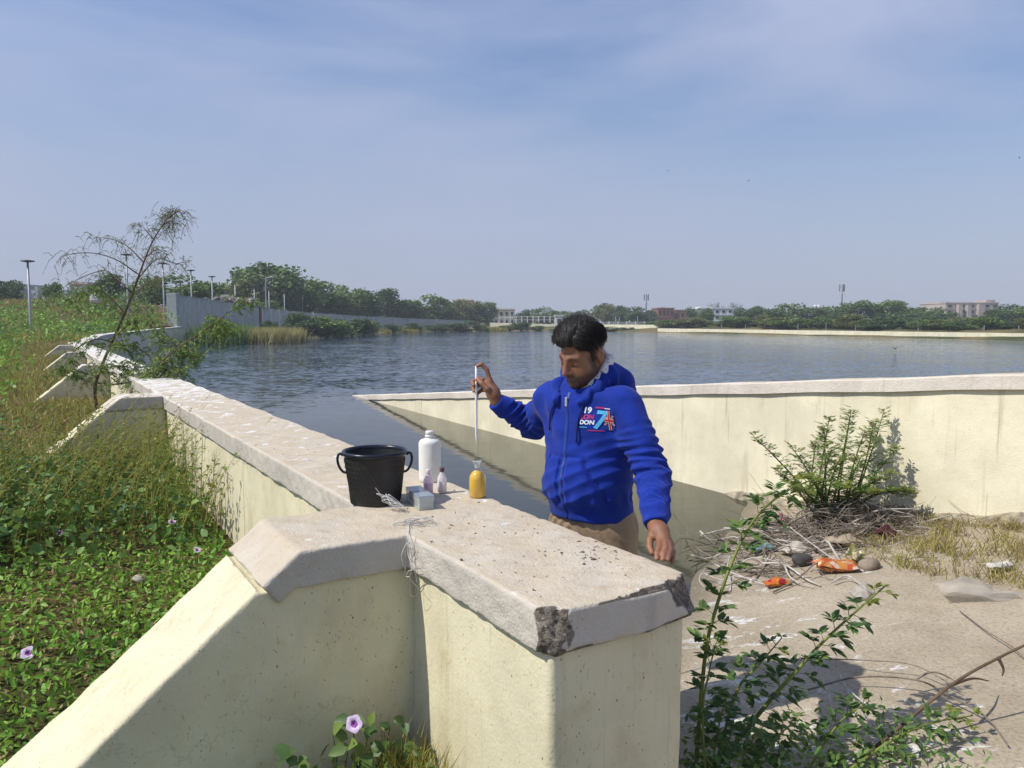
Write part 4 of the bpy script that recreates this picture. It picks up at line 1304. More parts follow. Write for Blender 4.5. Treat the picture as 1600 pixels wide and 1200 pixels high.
for k in rng.choice(cand, 2600, replace=True):
    n_ = nrm(qv[k] - cen)
    if qv[k][0] < 0.036: t = np.array([-0.80, -0.10 if qv[k][1] < 0 else 0.25, -0.25])
    else: t = np.array([0.45, 0.25, -0.85])
    t = t + rng.normal(size=3) * 0.10
    t = t - n_ * (t @ n_); t = t / np.linalg.norm(t)
    ln = rng.uniform(0.014, 0.034)
    p0 = qv[k] - n_ * 0.001; p1 = qv[k] + t * ln * 0.5 + n_ * rng.uniform(0.001, 0.004); p2 = qv[k] + t * ln - n_ * ln * ln * 4.0
    mb.tube([HW(*p0), HW(*p1), HW(*p2)], [0.0008, 0.0009, 0.0003], 3, cap=False)
add('loose_strands', mb.mesh('loose_strands', True), M['hair'], hair)

# ------------------------------------------------------------------ the pipette in the hand
def glass(name, tint=(1, 1, 1), rough=0.02):
    m, nt, b = new_mat(name)
    t = nd(nt, 'ShaderNodeBsdfTransparent'); t.inputs['Color'].default_value = c4(tint)
    gl = nd(nt, 'ShaderNodeBsdfGlossy'); gl.inputs['Roughness'].default_value = rough
    lw = nd(nt, 'ShaderNodeLayerWeight'); lw.inputs['Blend'].default_value = 0.35
    mx = nd(nt, 'ShaderNodeMixShader')
    nt.links.new(ramp(nt, lw.outputs['Facing'], 0.25, 1.0, 0.04, 0.60), mx.inputs[0])
    nt.links.new(t.outputs[0], mx.inputs[1]); nt.links.new(gl.outputs[0], mx.inputs[2])
    nt.links.new(mx.outputs[0], nt.nodes['Material Output'].inputs['Surface'])
    return m
def milky(name, col, tr_, rough=0.3):
    m, nt, b = new_mat(name)
    b.inputs['Base Color'].default_value = c4(col); b.inputs['Roughness'].default_value = rough
    t = nd(nt, 'ShaderNodeBsdfTransparent'); t.inputs['Color'].default_value = c4([min(1, x * 1.08) for x in col])
    mx = nd(nt, 'ShaderNodeMixShader'); mx.inputs[0].default_value = tr_
    nt.links.new(b.outputs[0], mx.inputs[1]); nt.links.new(t.outputs[0], mx.inputs[2])
    nt.links.new(mx.outputs[0], nt.nodes['Material Output'].inputs['Surface'])
    return m
M['glass'] = glass('clear_glass', (0.97, 0.98, 0.98))
M['pipette'] = plain('frosted_pipette_glass', (0.80, 0.82, 0.85), 0.25, 0.05, 40)
pc = Vector((-0.147, 3.139, 1.148))
pip = empty('pipette', pc, 'slim white glass pipette held upright above the flask', 'pipette')
mb = MB().lathe(pc, [(0.0012, 0.0), (0.0018, 0.012), (0.0046, 0.034), (0.0050, 0.10), (0.0050, 0.235), (0.0042, 0.25), (0.0042, 0.322), (0.0030, 0.322), (0.0030, 0.25), (0.0037, 0.235), (0.0037, 0.04), (0.0, 0.034)], 14)
add('glass_tube', mb.mesh('glass_tube', True), M['pipette'], pip)
M['red_ring'] = plain('red_mark', (0.45, 0.03, 0.04), 0.4)
add('red_band', MB().lathe(pc, [(0.0046, 0.262), (0.0046, 0.270), (0.0040, 0.270), (0.0040, 0.262), (0.0046, 0.262)], 14).mesh('red_band', True), M['red_ring'], pip)

# ------------------------------------------------------------------ things on the coping
TZ = TOPZ + 0.001
# black bucket
m, nt, b = new_mat('black_bucket_plastic')
co = obj_co(nt)
nt.links.new(mixc(nt, ramp(nt, noise(nt, co, 12, 5, 0.7), 0.4, 0.75, 0, 0.6), (0.011, 0.011, 0.012), (0.035, 0.031, 0.027)), b.inputs['Base Color'])
b.inputs['Roughness'].default_value = 0.46
M['bucket'] = m
M['rim'] = plain('dark_blue_black_rim', (0.012, 0.016, 0.028), 0.3, 0.2, 20)
bc = Vector((-0.548, 3.035, TZ))
bk = empty('bucket', bc, 'black plastic bucket with two side handles standing on the coping', 'bucket')
H = 0.205; rb, rt_ = 0.098, 0.121
V, F = [], []
seg, rows = 240, 80
for i in range(rows + 1):
    z = H * i / rows
    for k in range(seg):
        th = 2 * math.pi * k / seg
        r_ = rb + (rt_ - rb) * i / rows
        t = i / rows
        a_ = math.sin(th * 20 + t * 16); b_ = math.sin(th * 20 - t * 16)     # basket weave relief under the rim
        sweep = th * 3.0 + t * 3.2
        msk = 1.0 if (math.sin(sweep) > -0.15 and 0.06 < t < 0.88) else 0.0
        r_ += 0.0030 * msk * (1 if abs(a_) < 0.32 or abs(b_) < 0.32 else 0)
        r_ += 0.0016 * (1 if abs(math.sin(sweep) + 0.15) < 0.10 or abs(math.sin(sweep) + 0.55) < 0.08 else 0) * (0.06 < t < 0.88)
        if i == 0: r_ -= 0.004
        V.append((bc.x + r_ * math.cos(th), bc.y + r_ * math.sin(th), bc.z + z))
for i in range(rows):
    for k in range(seg):
        k2 = (k + 1) % seg
        F.append([i * seg + k, i * seg + k2, (i + 1) * seg + k2, (i + 1) * seg + k])
mb = MB().put(V, F)
mb.lathe(bc, [(0.0, 0.0), (rb - 0.004, 0.0)], 80)
mb.lathe(bc, [(rt_ - 0.003, H), (rb - 0.004, 0.006), (0.0, 0.006)], 80)
add('bucket_body', mb.mesh('bucket_body', True), M['bucket'], bk)
mb = MB().lathe(bc, [(rt_ - 0.004, H - 0.010), (rt_ + 0.004, H - 0.013), (rt_ + 0.009, H - 0.008), (rt_ + 0.010, H), (rt_ + 0.006, H + 0.006), (rt_ - 0.001, H + 0.005), (rt_ - 0.005, H - 0.002), (rt_ - 0.004, H - 0.010)], 96)
add('rim', mb.mesh('rim', True), M['rim'], bk)
for sg in (-1, 1):
    ha = Vector((0.995, 0.10, 0)) * sg
    top_ = bc + ha * (rt_ + 0.004) + Vector((0, 0, H - 0.012))
    pts = [top_ - Vector((0, 0, 0.004)), top_ + ha * 0.014 + Vector((0, 0, 0.004)), top_ + ha * 0.022 + Vector((0, 0, -0.016)), top_ + ha * 0.017 + Vector((0, 0, -0.045)), top_ + ha * 0.002 + Vector((0, 0, -0.068)), top_ - ha * 0.016 + Vector((0, 0, -0.074))]
    add('handle', MB().tube(smooth_path(pts, 22), 0.0052, 8).mesh('handle', True), M['rim'], bk)

# tall white bottle
M['wplast'] = plain('white_plastic', (0.76, 0.75, 0.71), 0.42, 0.04, 25, bumpd=0.002)
wc = Vector((-0.372, 3.435, TZ))
wb = empty('white_bottle', wc, 'tall white plastic bottle with screw cap behind the small bottles', 'bottle')
add('bottle_body', MB().lathe(wc, [(0, 0), (0.044, 0), (0.0485, 0.005), (0.0495, 0.02), (0.0495, 0.172), (0.0475, 0.182), (0.040, 0.190), (0.022, 0.196), (0.017, 0.199), (0.017, 0.207), (0, 0.207)], 48).mesh('bottle_body', True), M['wplast'], wb)
mb = MB().lathe(wc, [(0.0, 0.2035), (0.0205, 0.2035), (0.0215, 0.206), (0.0205, 0.210), (0.0165, 0.211), (0.0160, 0.2135), (0.0185, 0.215), (0.0185, 0.2275), (0.0165, 0.2295), (0, 0.2295)], 36)
add('screw_cap', mb.mesh('screw_cap', True), M['wplast'], wb)

# two small reagent bottles
def liquid(name, col, rough=0.08, trans=0.85):
    m, nt, b = new_mat(name)
    b.inputs['Base Color'].default_value = c4(col)
    b.inputs['Transmission Weight'].default_value = trans
    b.inputs['Roughness'].default_value = rough
    b.inputs['IOR'].default_value = 1.34
    return m
def small_bottle(name, c, cols, fill, capc, lab):
    e = empty(name, c, lab, 'bottle', 'small reagent bottles')
    m1 = milky(name + '_liquid', cols[0], 0.25, 0.2); m2 = milky(name + '_wall', cols[1], 0.62, 0.25); m3 = plain(name + '_cap', capc, 0.5, 0.1)
    r_ = 0.0205
    add('bottle_body', MB().lathe(c, [(0, 0), (r_ - 0.003, 0), (r_, 0.004), (r_, 0.056), (r_ - 0.003, 0.066), (0.0095, 0.083), (0.0085, 0.092), (0.0075, 0.092), (0.0085, 0.082), (r_ - 0.0045, 0.065), (r_ - 0.0015, 0.056), (r_ - 0.0015, 0.005), (0, 0.003)], 32).mesh('bottle_body', True), m2, e)
    add('liquid', MB().lathe(c, [(0, 0.0035), (r_ - 0.004, 0.0035), (r_ - 0.002, 0.006), (r_ - 0.002, fill), (0, fill)], 32).mesh('liquid', True), m1, e)
    cp = MB()
    cp.lathe(c, [(0, 0.0885), (0.0098, 0.0885), (0.0100, 0.0895), (0.0100, 0.104), (0.0090, 0.106), (0, 0.106)], 28)
    add('screw_cap', cp.mesh('screw_cap', True), m3, e)
    return e
small_bottle('reagent_bottle', Vector((-0.350, 3.165, TZ)), ((0.93, 0.50, 0.60), (0.97, 0.88, 0.93)), 0.046, (0.80, 0.66, 0.76), 'small translucent bottle of pink liquid with pale cap')
small_bottle('reagent_bottle', Vector((-0.296, 3.205, TZ)), ((0.94, 0.84, 0.79), (0.96, 0.93, 0.94)), 0.050, (0.11, 0.055, 0.045), 'small translucent bottle with brown cap and nearly clear liquid')

# volumetric flask of amber liquid
fc = Vector((-0.142, 3.105, TZ))
fl = empty('glass_flask', fc, 'clear glass flask of amber yellow liquid under the pipette', 'flask')
prof_o = [(0, 0), (0.031, 0), (0.0345, 0.004), (0.0350, 0.010), (0.0350, 0.080), (0.0330, 0.092), (0.0250, 0.106), (0.0150, 0.117), (0.0110, 0.124), (0.0105, 0.138), (0.0140, 0.146), (0.0185, 0.150), (0.0185, 0.152)]
prof_i = [(0.0165, 0.152), (0.0125, 0.146), (0.0088, 0.138), (0.0090, 0.124), (0.0130, 0.1165), (0.0235, 0.105), (0.0315, 0.091), (0.0334, 0.080), (0.0334, 0.010), (0.030, 0.0035), (0, 0.0035)]
add('flask_body', MB().lathe(fc, prof_o + prof_i, 48).mesh('flask_body', True), M['glass'], fl)
M['glass_neck'] = milky('hazy_neck_glass', (0.80, 0.84, 0.84), 0.55, 0.05)
add('neck', MB().lathe(fc, [(0.0112, 0.1245), (0.0107, 0.138), (0.0142, 0.146), (0.0190, 0.1505), (0.0190, 0.1535), (0.0160, 0.1535)], 40).mesh('neck', True), M['glass_neck'], fl)
m, nt, b = new_mat('amber_liquid')
b.inputs['Base Color'].default_value = (0.90, 0.54, 0.07, 1)
b.inputs['Transmission Weight'].default_value = 0.0
b.inputs['Roughness'].default_value = 0.12
b.inputs['IOR'].default_value = 1.33
b.inputs['Subsurface Weight'].default_value = 0.3
b.inputs['Subsurface Radius'].default_value = (0.03, 0.015, 0.003)
add('amber_liquid', MB().lathe(fc, [(0, 0.0045), (0.0295, 0.0045), (0.0328, 0.010), (0.0328, 0.080), (0.0310, 0.0905), (0.0232, 0.104), (0.0165, 0.1105), (0, 0.1100)], 48).mesh('amber_liquid', True), m, fl)

# clear plastic box with a lid
xc = Vector((-0.365, 2.985, TZ))
xr = Matrix.Rotation(math.atan2(-0.92, 0.38), 3, 'Z')
xb = empty('plastic_box', xc, 'clear plastic test kit box with bluish lid beside the bucket', 'box')
m = milky('cloudy_clear_plastic', (0.86, 0.88, 0.86), 0.72, 0.12); m2 = milky('bluish_lid_plastic', (0.62, 0.69, 0.78), 0.62, 0.06)
lx, ly = 0.190, 0.058
def boxp(mb, cx_, cy_, cz_, sx_, sy_, sz_, bv=0.003):
    mb.box(xc + xr @ Vector((cx_, cy_, cz_)), (sx_, sy_, sz_), xr, bv)
mb = MB()
boxp(mb, 0, 0, 0.0025, lx, ly, 0.003, 0.001)
for sg in (-1, 1):
    boxp(mb, 0, sg * (ly / 2 - 0.0015), 0.017, lx, 0.003, 0.030, 0.001)
    boxp(mb, sg * (lx / 2 - 0.0015), 0, 0.017, 0.0028, ly - 0.0065, 0.030, 0.001)
add('box_tray', mb.mesh('box_tray'), m, xb)
mb = MB()
boxp(mb, 0, 0, 0.0535, lx + 0.005, ly + 0.005, 0.003, 0.0012)
add('lid', mb.mesh('lid'), m2, xb)
mb = MB()
for sg in (-1, 1):
    boxp(mb, 0, sg * (ly / 2 + 0.0010), 0.0425, lx + 0.005, 0.003, 0.020, 0.001)
    boxp(mb, sg * (lx / 2 + 0.0010), 0, 0.0425, 0.0028, ly - 0.002, 0.020, 0.001)
add('lid_skirt', mb.mesh('lid_skirt'), m, xb)
for kx, cl_ in ((-0.062, (0.10, 0.12, 0.16)), (-0.020, (0.16, 0.19, 0.26)), (0.022, (0.09, 0.11, 0.18)), (0.064, (0.58, 0.58, 0.54))):
    mb = MB(); boxp(mb, kx, 0, 0.024, 0.030, ly - 0.014, 0.034, 0.003)
    add('tray_insert', mb.mesh('tray_insert'), plain('insert', cl_, 0.6), xb)

# white cord: a tangle on top and loops hanging over the corner
M['cord'] = plain('white_cord', (0.66, 0.66, 0.64), 0.6, 0.15, 80)
M['cord_grey'] = plain('grey_cord', (0.30, 0.30, 0.31), 0.6, 0.2, 80)
def cord(pts, n=60): return smooth_path(pts, n)
def loops(c, r0, n, flat, seed, zlift=0.004):
    g = random.Random(seed); pts = []
    for k in range(n):
        th = k * 1.55 + g.uniform(-0.6, 0.6)
        r_ = r0 * g.uniform(0.25, 1.2)
        pts.append(c + Vector((r_ * math.cos(th) + g.uniform(-.01, .01), r_ * math.sin(th) * 0.9, zlift + flat * abs(math.sin(th * 0.5 + seed)) * g.uniform(0.3, 1))))
    return pts
C0_ = on_z(606, 797, TZ)
add('string_tangle', MB().tube(cord(loops(C0_ + Vector((0.01, -0.02, 0)), 0.048, 24, 0.095, 3), 220), 0.0014, 6).mesh('string_tangle', True), M['cord'],
    label='white cord coiled on the coping in front of the bucket', cat='string', group='string tangles')
C1_ = on_z(648, 820, TZ)
add('string_tangle', MB().tube(cord(loops(C1_, 0.062, 22, 0.014, 5, 0.003), 190), 0.0010, 5).mesh('string_tangle', True), M['cord_grey'],
    label='thin grey thread looped over the coping beside the box', cat='string', group='string tangles')
g = random.Random(9)
base = [on_z(640, 815, TZ + 0.004), on_z(637, 836, TZ + 0.004)]
pts = list(base)
k0 = wpt(-0.012, -0.012, TOPZ)
for k in range(18):
    zz = [0.0, -0.035, -0.08, -0.12, -0.135, -0.10, -0.06, -0.02][k % 8]
    al = [0.0, -0.02, -0.035, -0.01, 0.02, 0.03, 0.015, -0.005][k % 8]
    q_ = wpt(-0.035 + al * 1.0 + g.uniform(-.012, .012), -0.012 - g.uniform(0, 0.022), TOPZ + zz + g.uniform(-.018, .012) - 0.004)
    pts.append(q_)
add('string_tangle', MB().tube(cord(pts, 170), 0.0014, 5).mesh('string_tangle', True), M['cord'],
    label='tangled white cord hanging over the inner corner of the coping', cat='string', group='string tangles')
pts = [on_z(650, 838, TZ + 0.003)] + [wpt(-0.075 + 0.04 * math.sin(k * 2.2), -0.010 - g.uniform(0, 0.012), TOPZ - 0.03 - 0.026 * (k % 7)) for k in range(12)]
add('string_tangle', MB().tube(cord(pts, 110), 0.0007, 4).mesh('string_tangle', True), M['cord_grey'],
    label='fine grey thread trailing below the coping beside the white cord', cat='string', group='string tangles')

# grit and chips of mortar on the coping
mb = MB()
g = random.Random(4)
def chip(mb, c, r_, g):
    bm = bmesh.new(); bmesh.ops.create_icosphere(bm, subdivisions=1, radius=r_)
    sc = (g.uniform(.7, 1.4), g.uniform(.6, 1.2), g.uniform(.3, .7))
    for v in bm.verts:
        v.co = Vector((v.co.x * sc[0], v.co.y * sc[1], v.co.z * sc[2])) * g.uniform(0.75, 1.25)
    bm.verts.index_update()
    mb.put([v.co + Vector(c) for v in bm.verts], [[v.index for v in f.verts] for f in bm.faces]); bm.free()
for k in range(260):
    s_ = g.choice([g.uniform(-0.75, 2.5), g.uniform(-0.7, 0.2)]); b_ = g.uniform(0.02, 0.49)
    if g.random() < 0.35: s_, b_ = g.gauss(-0.52, 0.12), g.gauss(0.40, 0.06)
    if not (0.01 < b_ < 0.5 and s_ > -0.74): continue
    r_ = g.choice([0.0015, 0.002, 0.002, 0.003, 0.0045]) * (1.5 if g.random() < .08 else 1)
    chip(mb, wpt(s_, b_, TOPZ + r_ * 0.2), r_, g)
M['grit'] = plain('dark_grit', (0.20, 0.165, 0.13), 0.95, 0.5, 30)
add('grit', mb.mesh('grit'), M['grit'], label='scattered dark grit and chips on the coping top', cat='grit', kind='stuff')
# ------------------------------------------------------------------ vegetation near the camera
M['leaf_fresh'] = leaf_mat('fresh_creeper_leaf', ((0.090, 0.225, 0.031), (0.196, 0.422, 0.054), (0.362, 0.574, 0.090)), 0.5, 0.30, 2.2)
M['leaf_dark'] = leaf_mat('dark_weed_leaf', ((0.056, 0.134, 0.044), (0.120, 0.237, 0.064), (0.247, 0.388, 0.096)), 0.5, 0.25, 2.0)
M['leaf_weed'] = leaf_mat('weed_leaf', ((0.085, 0.150, 0.028), (0.165, 0.255, 0.045), (0.36, 0.36, 0.085)), 0.6, 0.42, 2.0)
M['dry'] = leaf_mat('dry_straw', ((0.20, 0.150, 0.065), (0.34, 0.265, 0.120), (0.48, 0.39, 0.20)), 0.8, 0.2, 1.5)
M['straw_green'] = leaf_mat('straw_green_blade', ((0.146, 0.167, 0.035), (0.334, 0.304, 0.068), (0.589, 0.471, 0.146)), 0.8, 0.25, 1.2)
M['leaf_shoot'] = leaf_mat('shoot_leaf', ((0.043, 0.101, 0.035), (0.088, 0.174, 0.057), (0.204, 0.290, 0.068)), 0.45, 0.28, 3.0)
M['leaf_tip'] = leaf_mat('young_tip_leaf', ((0.109, 0.163, 0.028), (0.202, 0.256, 0.043), (0.326, 0.341, 0.070)), 0.5, 0.35, 3.0)
M['leaf_acacia'] = leaf_mat('feathery_leaf', ((0.060, 0.135, 0.033), (0.135, 0.244, 0.051), (0.279, 0.372, 0.081)), 0.55, 0.3, 3.0)
M['stem_green'] = plain('green_stem', (0.16, 0.20, 0.035), 0.5, 0.35, 12)
M['stem_dark'] = plain('dark_green_stem', (0.055, 0.062, 0.025), 0.6, 0.3, 12)
M['bark'] = plain('thin_bark', (0.13, 0.085, 0.055), 0.85, 0.3, 25, bumpd=0.01)
M['twig_white'] = plain('bleached_twig', (0.50, 0.46, 0.41), 0.85, 0.25, 20)
M['twig_grey'] = plain('grey_twig', (0.20, 0.165, 0.13), 0.9, 0.3, 20)

def bz(x, y): return bank_z(np.array([[x, y]]))[0]
def rz(x, y): return ramp_z(np.array([[x, y]]))[0]
class Leaves:
    def __init__(self): self.P, self.D, self.N, self.L, self.Wd = [], [], [], [], []
    def add(self, p, d, n, l, w):
        self.P.append(p); self.D.append(d); self.N.append(n); self.L.append(l); self.Wd.append(w)
    def mesh(self, name, fold=0.25, simple=False):
        V, F = leaves(np.array([tuple(p) for p in self.P]), np.array([tuple(p) for p in self.D]), np.array([tuple(p) for p in self.N]), self.L, self.Wd, fold, simple)
        return mesh_np(name, V, F)

def np_bank(n, s_rng, b_rng):
    """random points on the bank given along and across the wall"""
    s_ = rng.uniform(*s_rng, n); b_ = -rng.uniform(*b_rng, n)
    P = WO + s_[:, None] * WD + b_[:, None] * WN
    return s_, b_, np.c_[P, bank_z(P)]
def clear_buttress(s_, b_, pad=0.0):
    ok = np.ones(len(s_), bool)
    for s0 in (0.0, 5.75, 12.2, 18.6, 25.0):
        ok &= ~((s_ > s0 - 0.03 - pad) & (s_ < s0 + 0.51 + pad) & (b_ > -1.50))
    return ok & (b_ < -0.0)

# creeping carpet in front of the wall (fresh green, round leaves close to the ground)
def carpet(name, n, s_rng, b_rng, hgt, ln, mat, label, wratio=0.3, dens=None, up=0.7, keep=None):
    s_, b_, P = np_bank(n, s_rng, b_rng)
    m = clear_buttress(s_, b_)
    if dens is not None: m &= rng.random(n) < dens(s_, b_, P)
    if keep is not None: m &= keep(s_, b_)
    P = P[m]; k = len(P)
    hump = 0.45 + 0.55 * sstep(-0.8, 0.9, sn(P, 4.5, 201))
    P[:, 2] += rng.uniform(0, 1, k) ** 0.8 * hgt * hump
    D = rand_dirs(k, 0.35); N = rand_dirs(k, 2.2 * up)
    l = rng.uniform(ln[0], ln[1], k)
    V, F = leaves(P, D, N, l, l * wratio * rng.uniform(0.75, 1.2, k))
    return add(name, mesh_np(name, V, F), mat, label=label, cat='ground cover', kind='stuff')
carpet('creeper_carpet', 34000, (-0.2, 4.6), (0.05, 3.6), 0.16, (0.018, 0.050), M['leaf_fresh'], 'fresh green creeper carpet on the bank by the wall', 0.21,
       dens=lambda s_, b_, P: sstep(-0.75, 0.35, sn(P, 3.2, 210) + 0.5))
carpet('weed_leaves', 15000, (2.2, 6.0), (0.05, 4.2), 0.42, (0.03, 0.075), M['leaf_dark'], 'dark broad weed leaves in the bay between the buttresses', 0.34,
       dens=lambda s_, b_, P: sstep(2.0, 3.4, s_) * (0.35 + 0.65 * sstep(0.3, 1.6, -b_)))
carpet('litter_leaves', 5000, (-0.2, 3.2), (0.3, 3.2), 0.05, (0.02, 0.06), M['dry'], 'dry brown leaf litter among the creepers', 0.22)
carpet('near_creeper', 5200, (-2.6, -0.03), (0.03, 2.2), 0.10, (0.02, 0.05), M['leaf_fresh'], 'green creepers at the foot of the near wall', 0.27,
       keep=lambda s_, b_: ((s_ + 2.36) ** 2 + (b_ + 1.05) ** 2) > 0.7)

# tall weed stems leaning over in the bay
def weeds(name, n, s_rng, b_rng, h_rng, lean, mats, label, leafn=9, ll=(0.03, 0.06)):
    s_, b_, P = np_bank(n, s_rng, b_rng)
    m = clear_buttress(s_, b_, 0.03)
    P = P[m]
    mb = MB(); lv = Leaves()
    for p in P:
        h_ = random.uniform(*h_rng)
        ld = Vector((lean[0] + random.gauss(0, 0.25), lean[1] + random.gauss(0, 0.25), 0)) * h_
        p = Vector(p)
        pts = [p, p + Vector((0, 0, h_ * 0.5)) + ld * 0.25, p + Vector((0, 0, h_)) + ld]
        pts = smooth_path(pts, 5)
        mb.tube(pts, [0.0035, 0.003, 0.0026, 0.002, 0.001], 3, cap=False)
        for k in range(leafn):
            t = random.uniform(0.15, 1.0); i_ = min(int(t * 4), 3); q_ = pts[i_].lerp(pts[i_ + 1], t * 4 - i_)
            a_ = random.uniform(0, 6.28); d = Vector((math.cos(a_), math.sin(a_), random.uniform(-0.1, 0.8)))
            l_ = random.uniform(*ll) * (1.15 - 0.5 * t)
            lv.add(q_, d, Vector((random.gauss(0, .4), random.gauss(0, .4), 1)), l_, l_ * random.uniform(0.16, 0.30))
    e = add(name, lv.mesh(name), mats[0], label=label, cat='weeds', kind='stuff')
    add('stems', mb.mesh('stems'), mats[1], e, kind='stuff')
    return e
weeds('tall_weeds', 760, (2.9, 5.7), (0.06, 2.6), (0.35, 0.80), (0.30, 0.05), (M['leaf_weed'], M['straw_green']), 'tall yellowing weed stems leaning between two buttresses', 15)
weeds('dark_weeds', 330, (3.0, 5.7), (1.2, 4.6), (0.35, 0.75), (0.12, 0.0), (M['leaf_dark'], M['stem_dark']), 'dark green leafy weeds at the left of the bay', 24, (0.045, 0.085))
weeds('mid_weeds', 360, (6.4, 18.0), (2.3, 7.5), (0.25, 0.6), (0.2, 0.0), (M['leaf_weed'], M['straw_green']), 'straggling weeds beyond the second buttress', 16, (0.05, 0.09))

def blades(name, P, h_rng, w, mat, label, per=7, spread=0.06, lean=0.5, cat='grass'):
    n = len(P) * per
    B_ = np.repeat(P, per, 0) + np.c_[rng.normal(0, 1, (n, 2)) * np.repeat(np.broadcast_to(spread, len(P)), per)[:, None], np.zeros(n)]
    hh = rng.uniform(*h_rng, n) * np.repeat(np.broadcast_to(1.0, len(P)), per)
    D = nrm(np.c_[rng.normal(0, lean, (n, 2)), np.ones(n)])
    a_ = rng.uniform(0, 6.28, n)
    S = np.c_[np.cos(a_), np.sin(a_), np.zeros(n)]
    wv = np.broadcast_to(w, n)[:, None] if np.ndim(w) == 0 else np.repeat(w, per)[:, None]
    bend = np.c_[D[:, :2] * 0.6, np.zeros(n)] * hh[:, None] * 0.5
    mid = B_ + D * hh[:, None] * 0.55; tip = B_ + D * hh[:, None] + bend - np.c_[np.zeros((n, 2)), np.linalg.norm(bend, axis=1) * 0.4]
    V = np.stack([B_ - S * wv, B_ + S * wv, mid + S * wv * 0.8, mid - S * wv * 0.8, tip], 1).reshape(-1, 3)
    i_ = np.arange(n)[:, None] * 5
    return add(name, mesh_np(name, V, [i_ + np.array([[0, 1, 2, 3]]), i_ + np.array([[3, 2, 4]])]), mat, label=label, cat=cat, kind='stuff')
# rough grass over the rest of the bank, scaled by zone
s_, b_, P = np_bank(1800, (5.9, 14), (2.1, 7.5)); m_ = clear_buttress(s_, b_)
blades('dry_grass', P[m_], (0.2, 0.48), 0.006, M['dry'], 'dry brown grass behind the second buttress', 9, 0.10, 0.45)
s_, b_, P = np_bank(5200, (6.2, 29.5), (0.1, 4.2)); m_ = clear_buttress(s_, b_)
blades('short_grass', P[m_][::2], (0.07, 0.24), 0.008, M['straw_green'], 'short yellow green grass beside the long wall', 10, 0.16, 0.6)
blades('short_straw', P[m_][1::2], (0.07, 0.22), 0.008, M['dry'], 'short dry straw beside the long wall', 10, 0.16, 0.6)
def far_bank(n, y0, y1, dens=None, wide=26):
    y = np.exp(rng.uniform(math.log(y0), math.log(y1), n))
    ex = np.interp(y, edge_y, edge_x)
    t = rng.uniform(0.35, wide, n) * (0.3 + 0.7 * rng.random(n))
    t = np.where((y < 29) & (t < 2.4), t + 2.4, t)
    P2 = np.c_[ex - t, y]
    s_ = (P2 - WO) @ WD; b_ = (P2 - WO) @ WN
    ok = clear_buttress(s_, b_) | (s_ > 28)
    if dens is not None: ok &= rng.random(n) < dens(P2)
    P2 = P2[ok]
    return np.c_[P2, bank_z(P2)]
P = far_bank(3600, 9, 66, lambda p: sstep(0.15, -0.45, sn(np.c_[p, p[:, :1] * 0], 0.55, 77)) * 0.85 + 0.15)
blades('straw_grass', P, (0.18, 0.48), 0.016, M['straw_green'], 'yellow green grass over the bank slope', 9, 0.22, 0.5)
P = far_bank(2400, 38, 75, lambda p: sstep(44, 56, p[:, 1]))
blades('bank_top_grass', P, (0.2, 0.45), 0.022, M['dry'], 'dry straw grass along the top of the bank', 8, 0.30, 0.5)
def scrub(name, n, y0, y1, sz, mat, label, seed):
    P = far_bank(n, y0, y1, lambda p: sstep(-0.1, 0.5, sn(np.c_[p, p[:, :1] * 0], 0.42, seed)), 24)
    per = 26
    k = len(P) * per
    sc = np.repeat(0.5 + 0.022 * P[:, 1], per)
    B_ = np.repeat(P, per, 0) + rng.normal(0, 1, (k, 3)) * np.array([0.42, 0.42, 0.16]) * sc[:, None]
    B_[:, 2] = np.repeat(P[:, 2], per) + np.abs(rng.normal(0, 0.22, k)) * sc + 0.03
    l = rng.uniform(*sz, k) * sc
    V, F = leaves(B_, rand_dirs(k, 0.3), rand_dirs(k, 1.2), l, l * 0.28, simple=True)
    return add(name, mesh_np(name, V, F), mat, label=label, cat='scrub', kind='stuff')
scrub('green_scrub', 1500, 9, 60, (0.09, 0.17), M['leaf_fresh'], 'green scrub matting the bank slope', 88)
scrub('dark_scrub', 900, 14, 62, (0.10, 0.20), M['leaf_dark'], 'dark green scrub patches on the bank', 95)

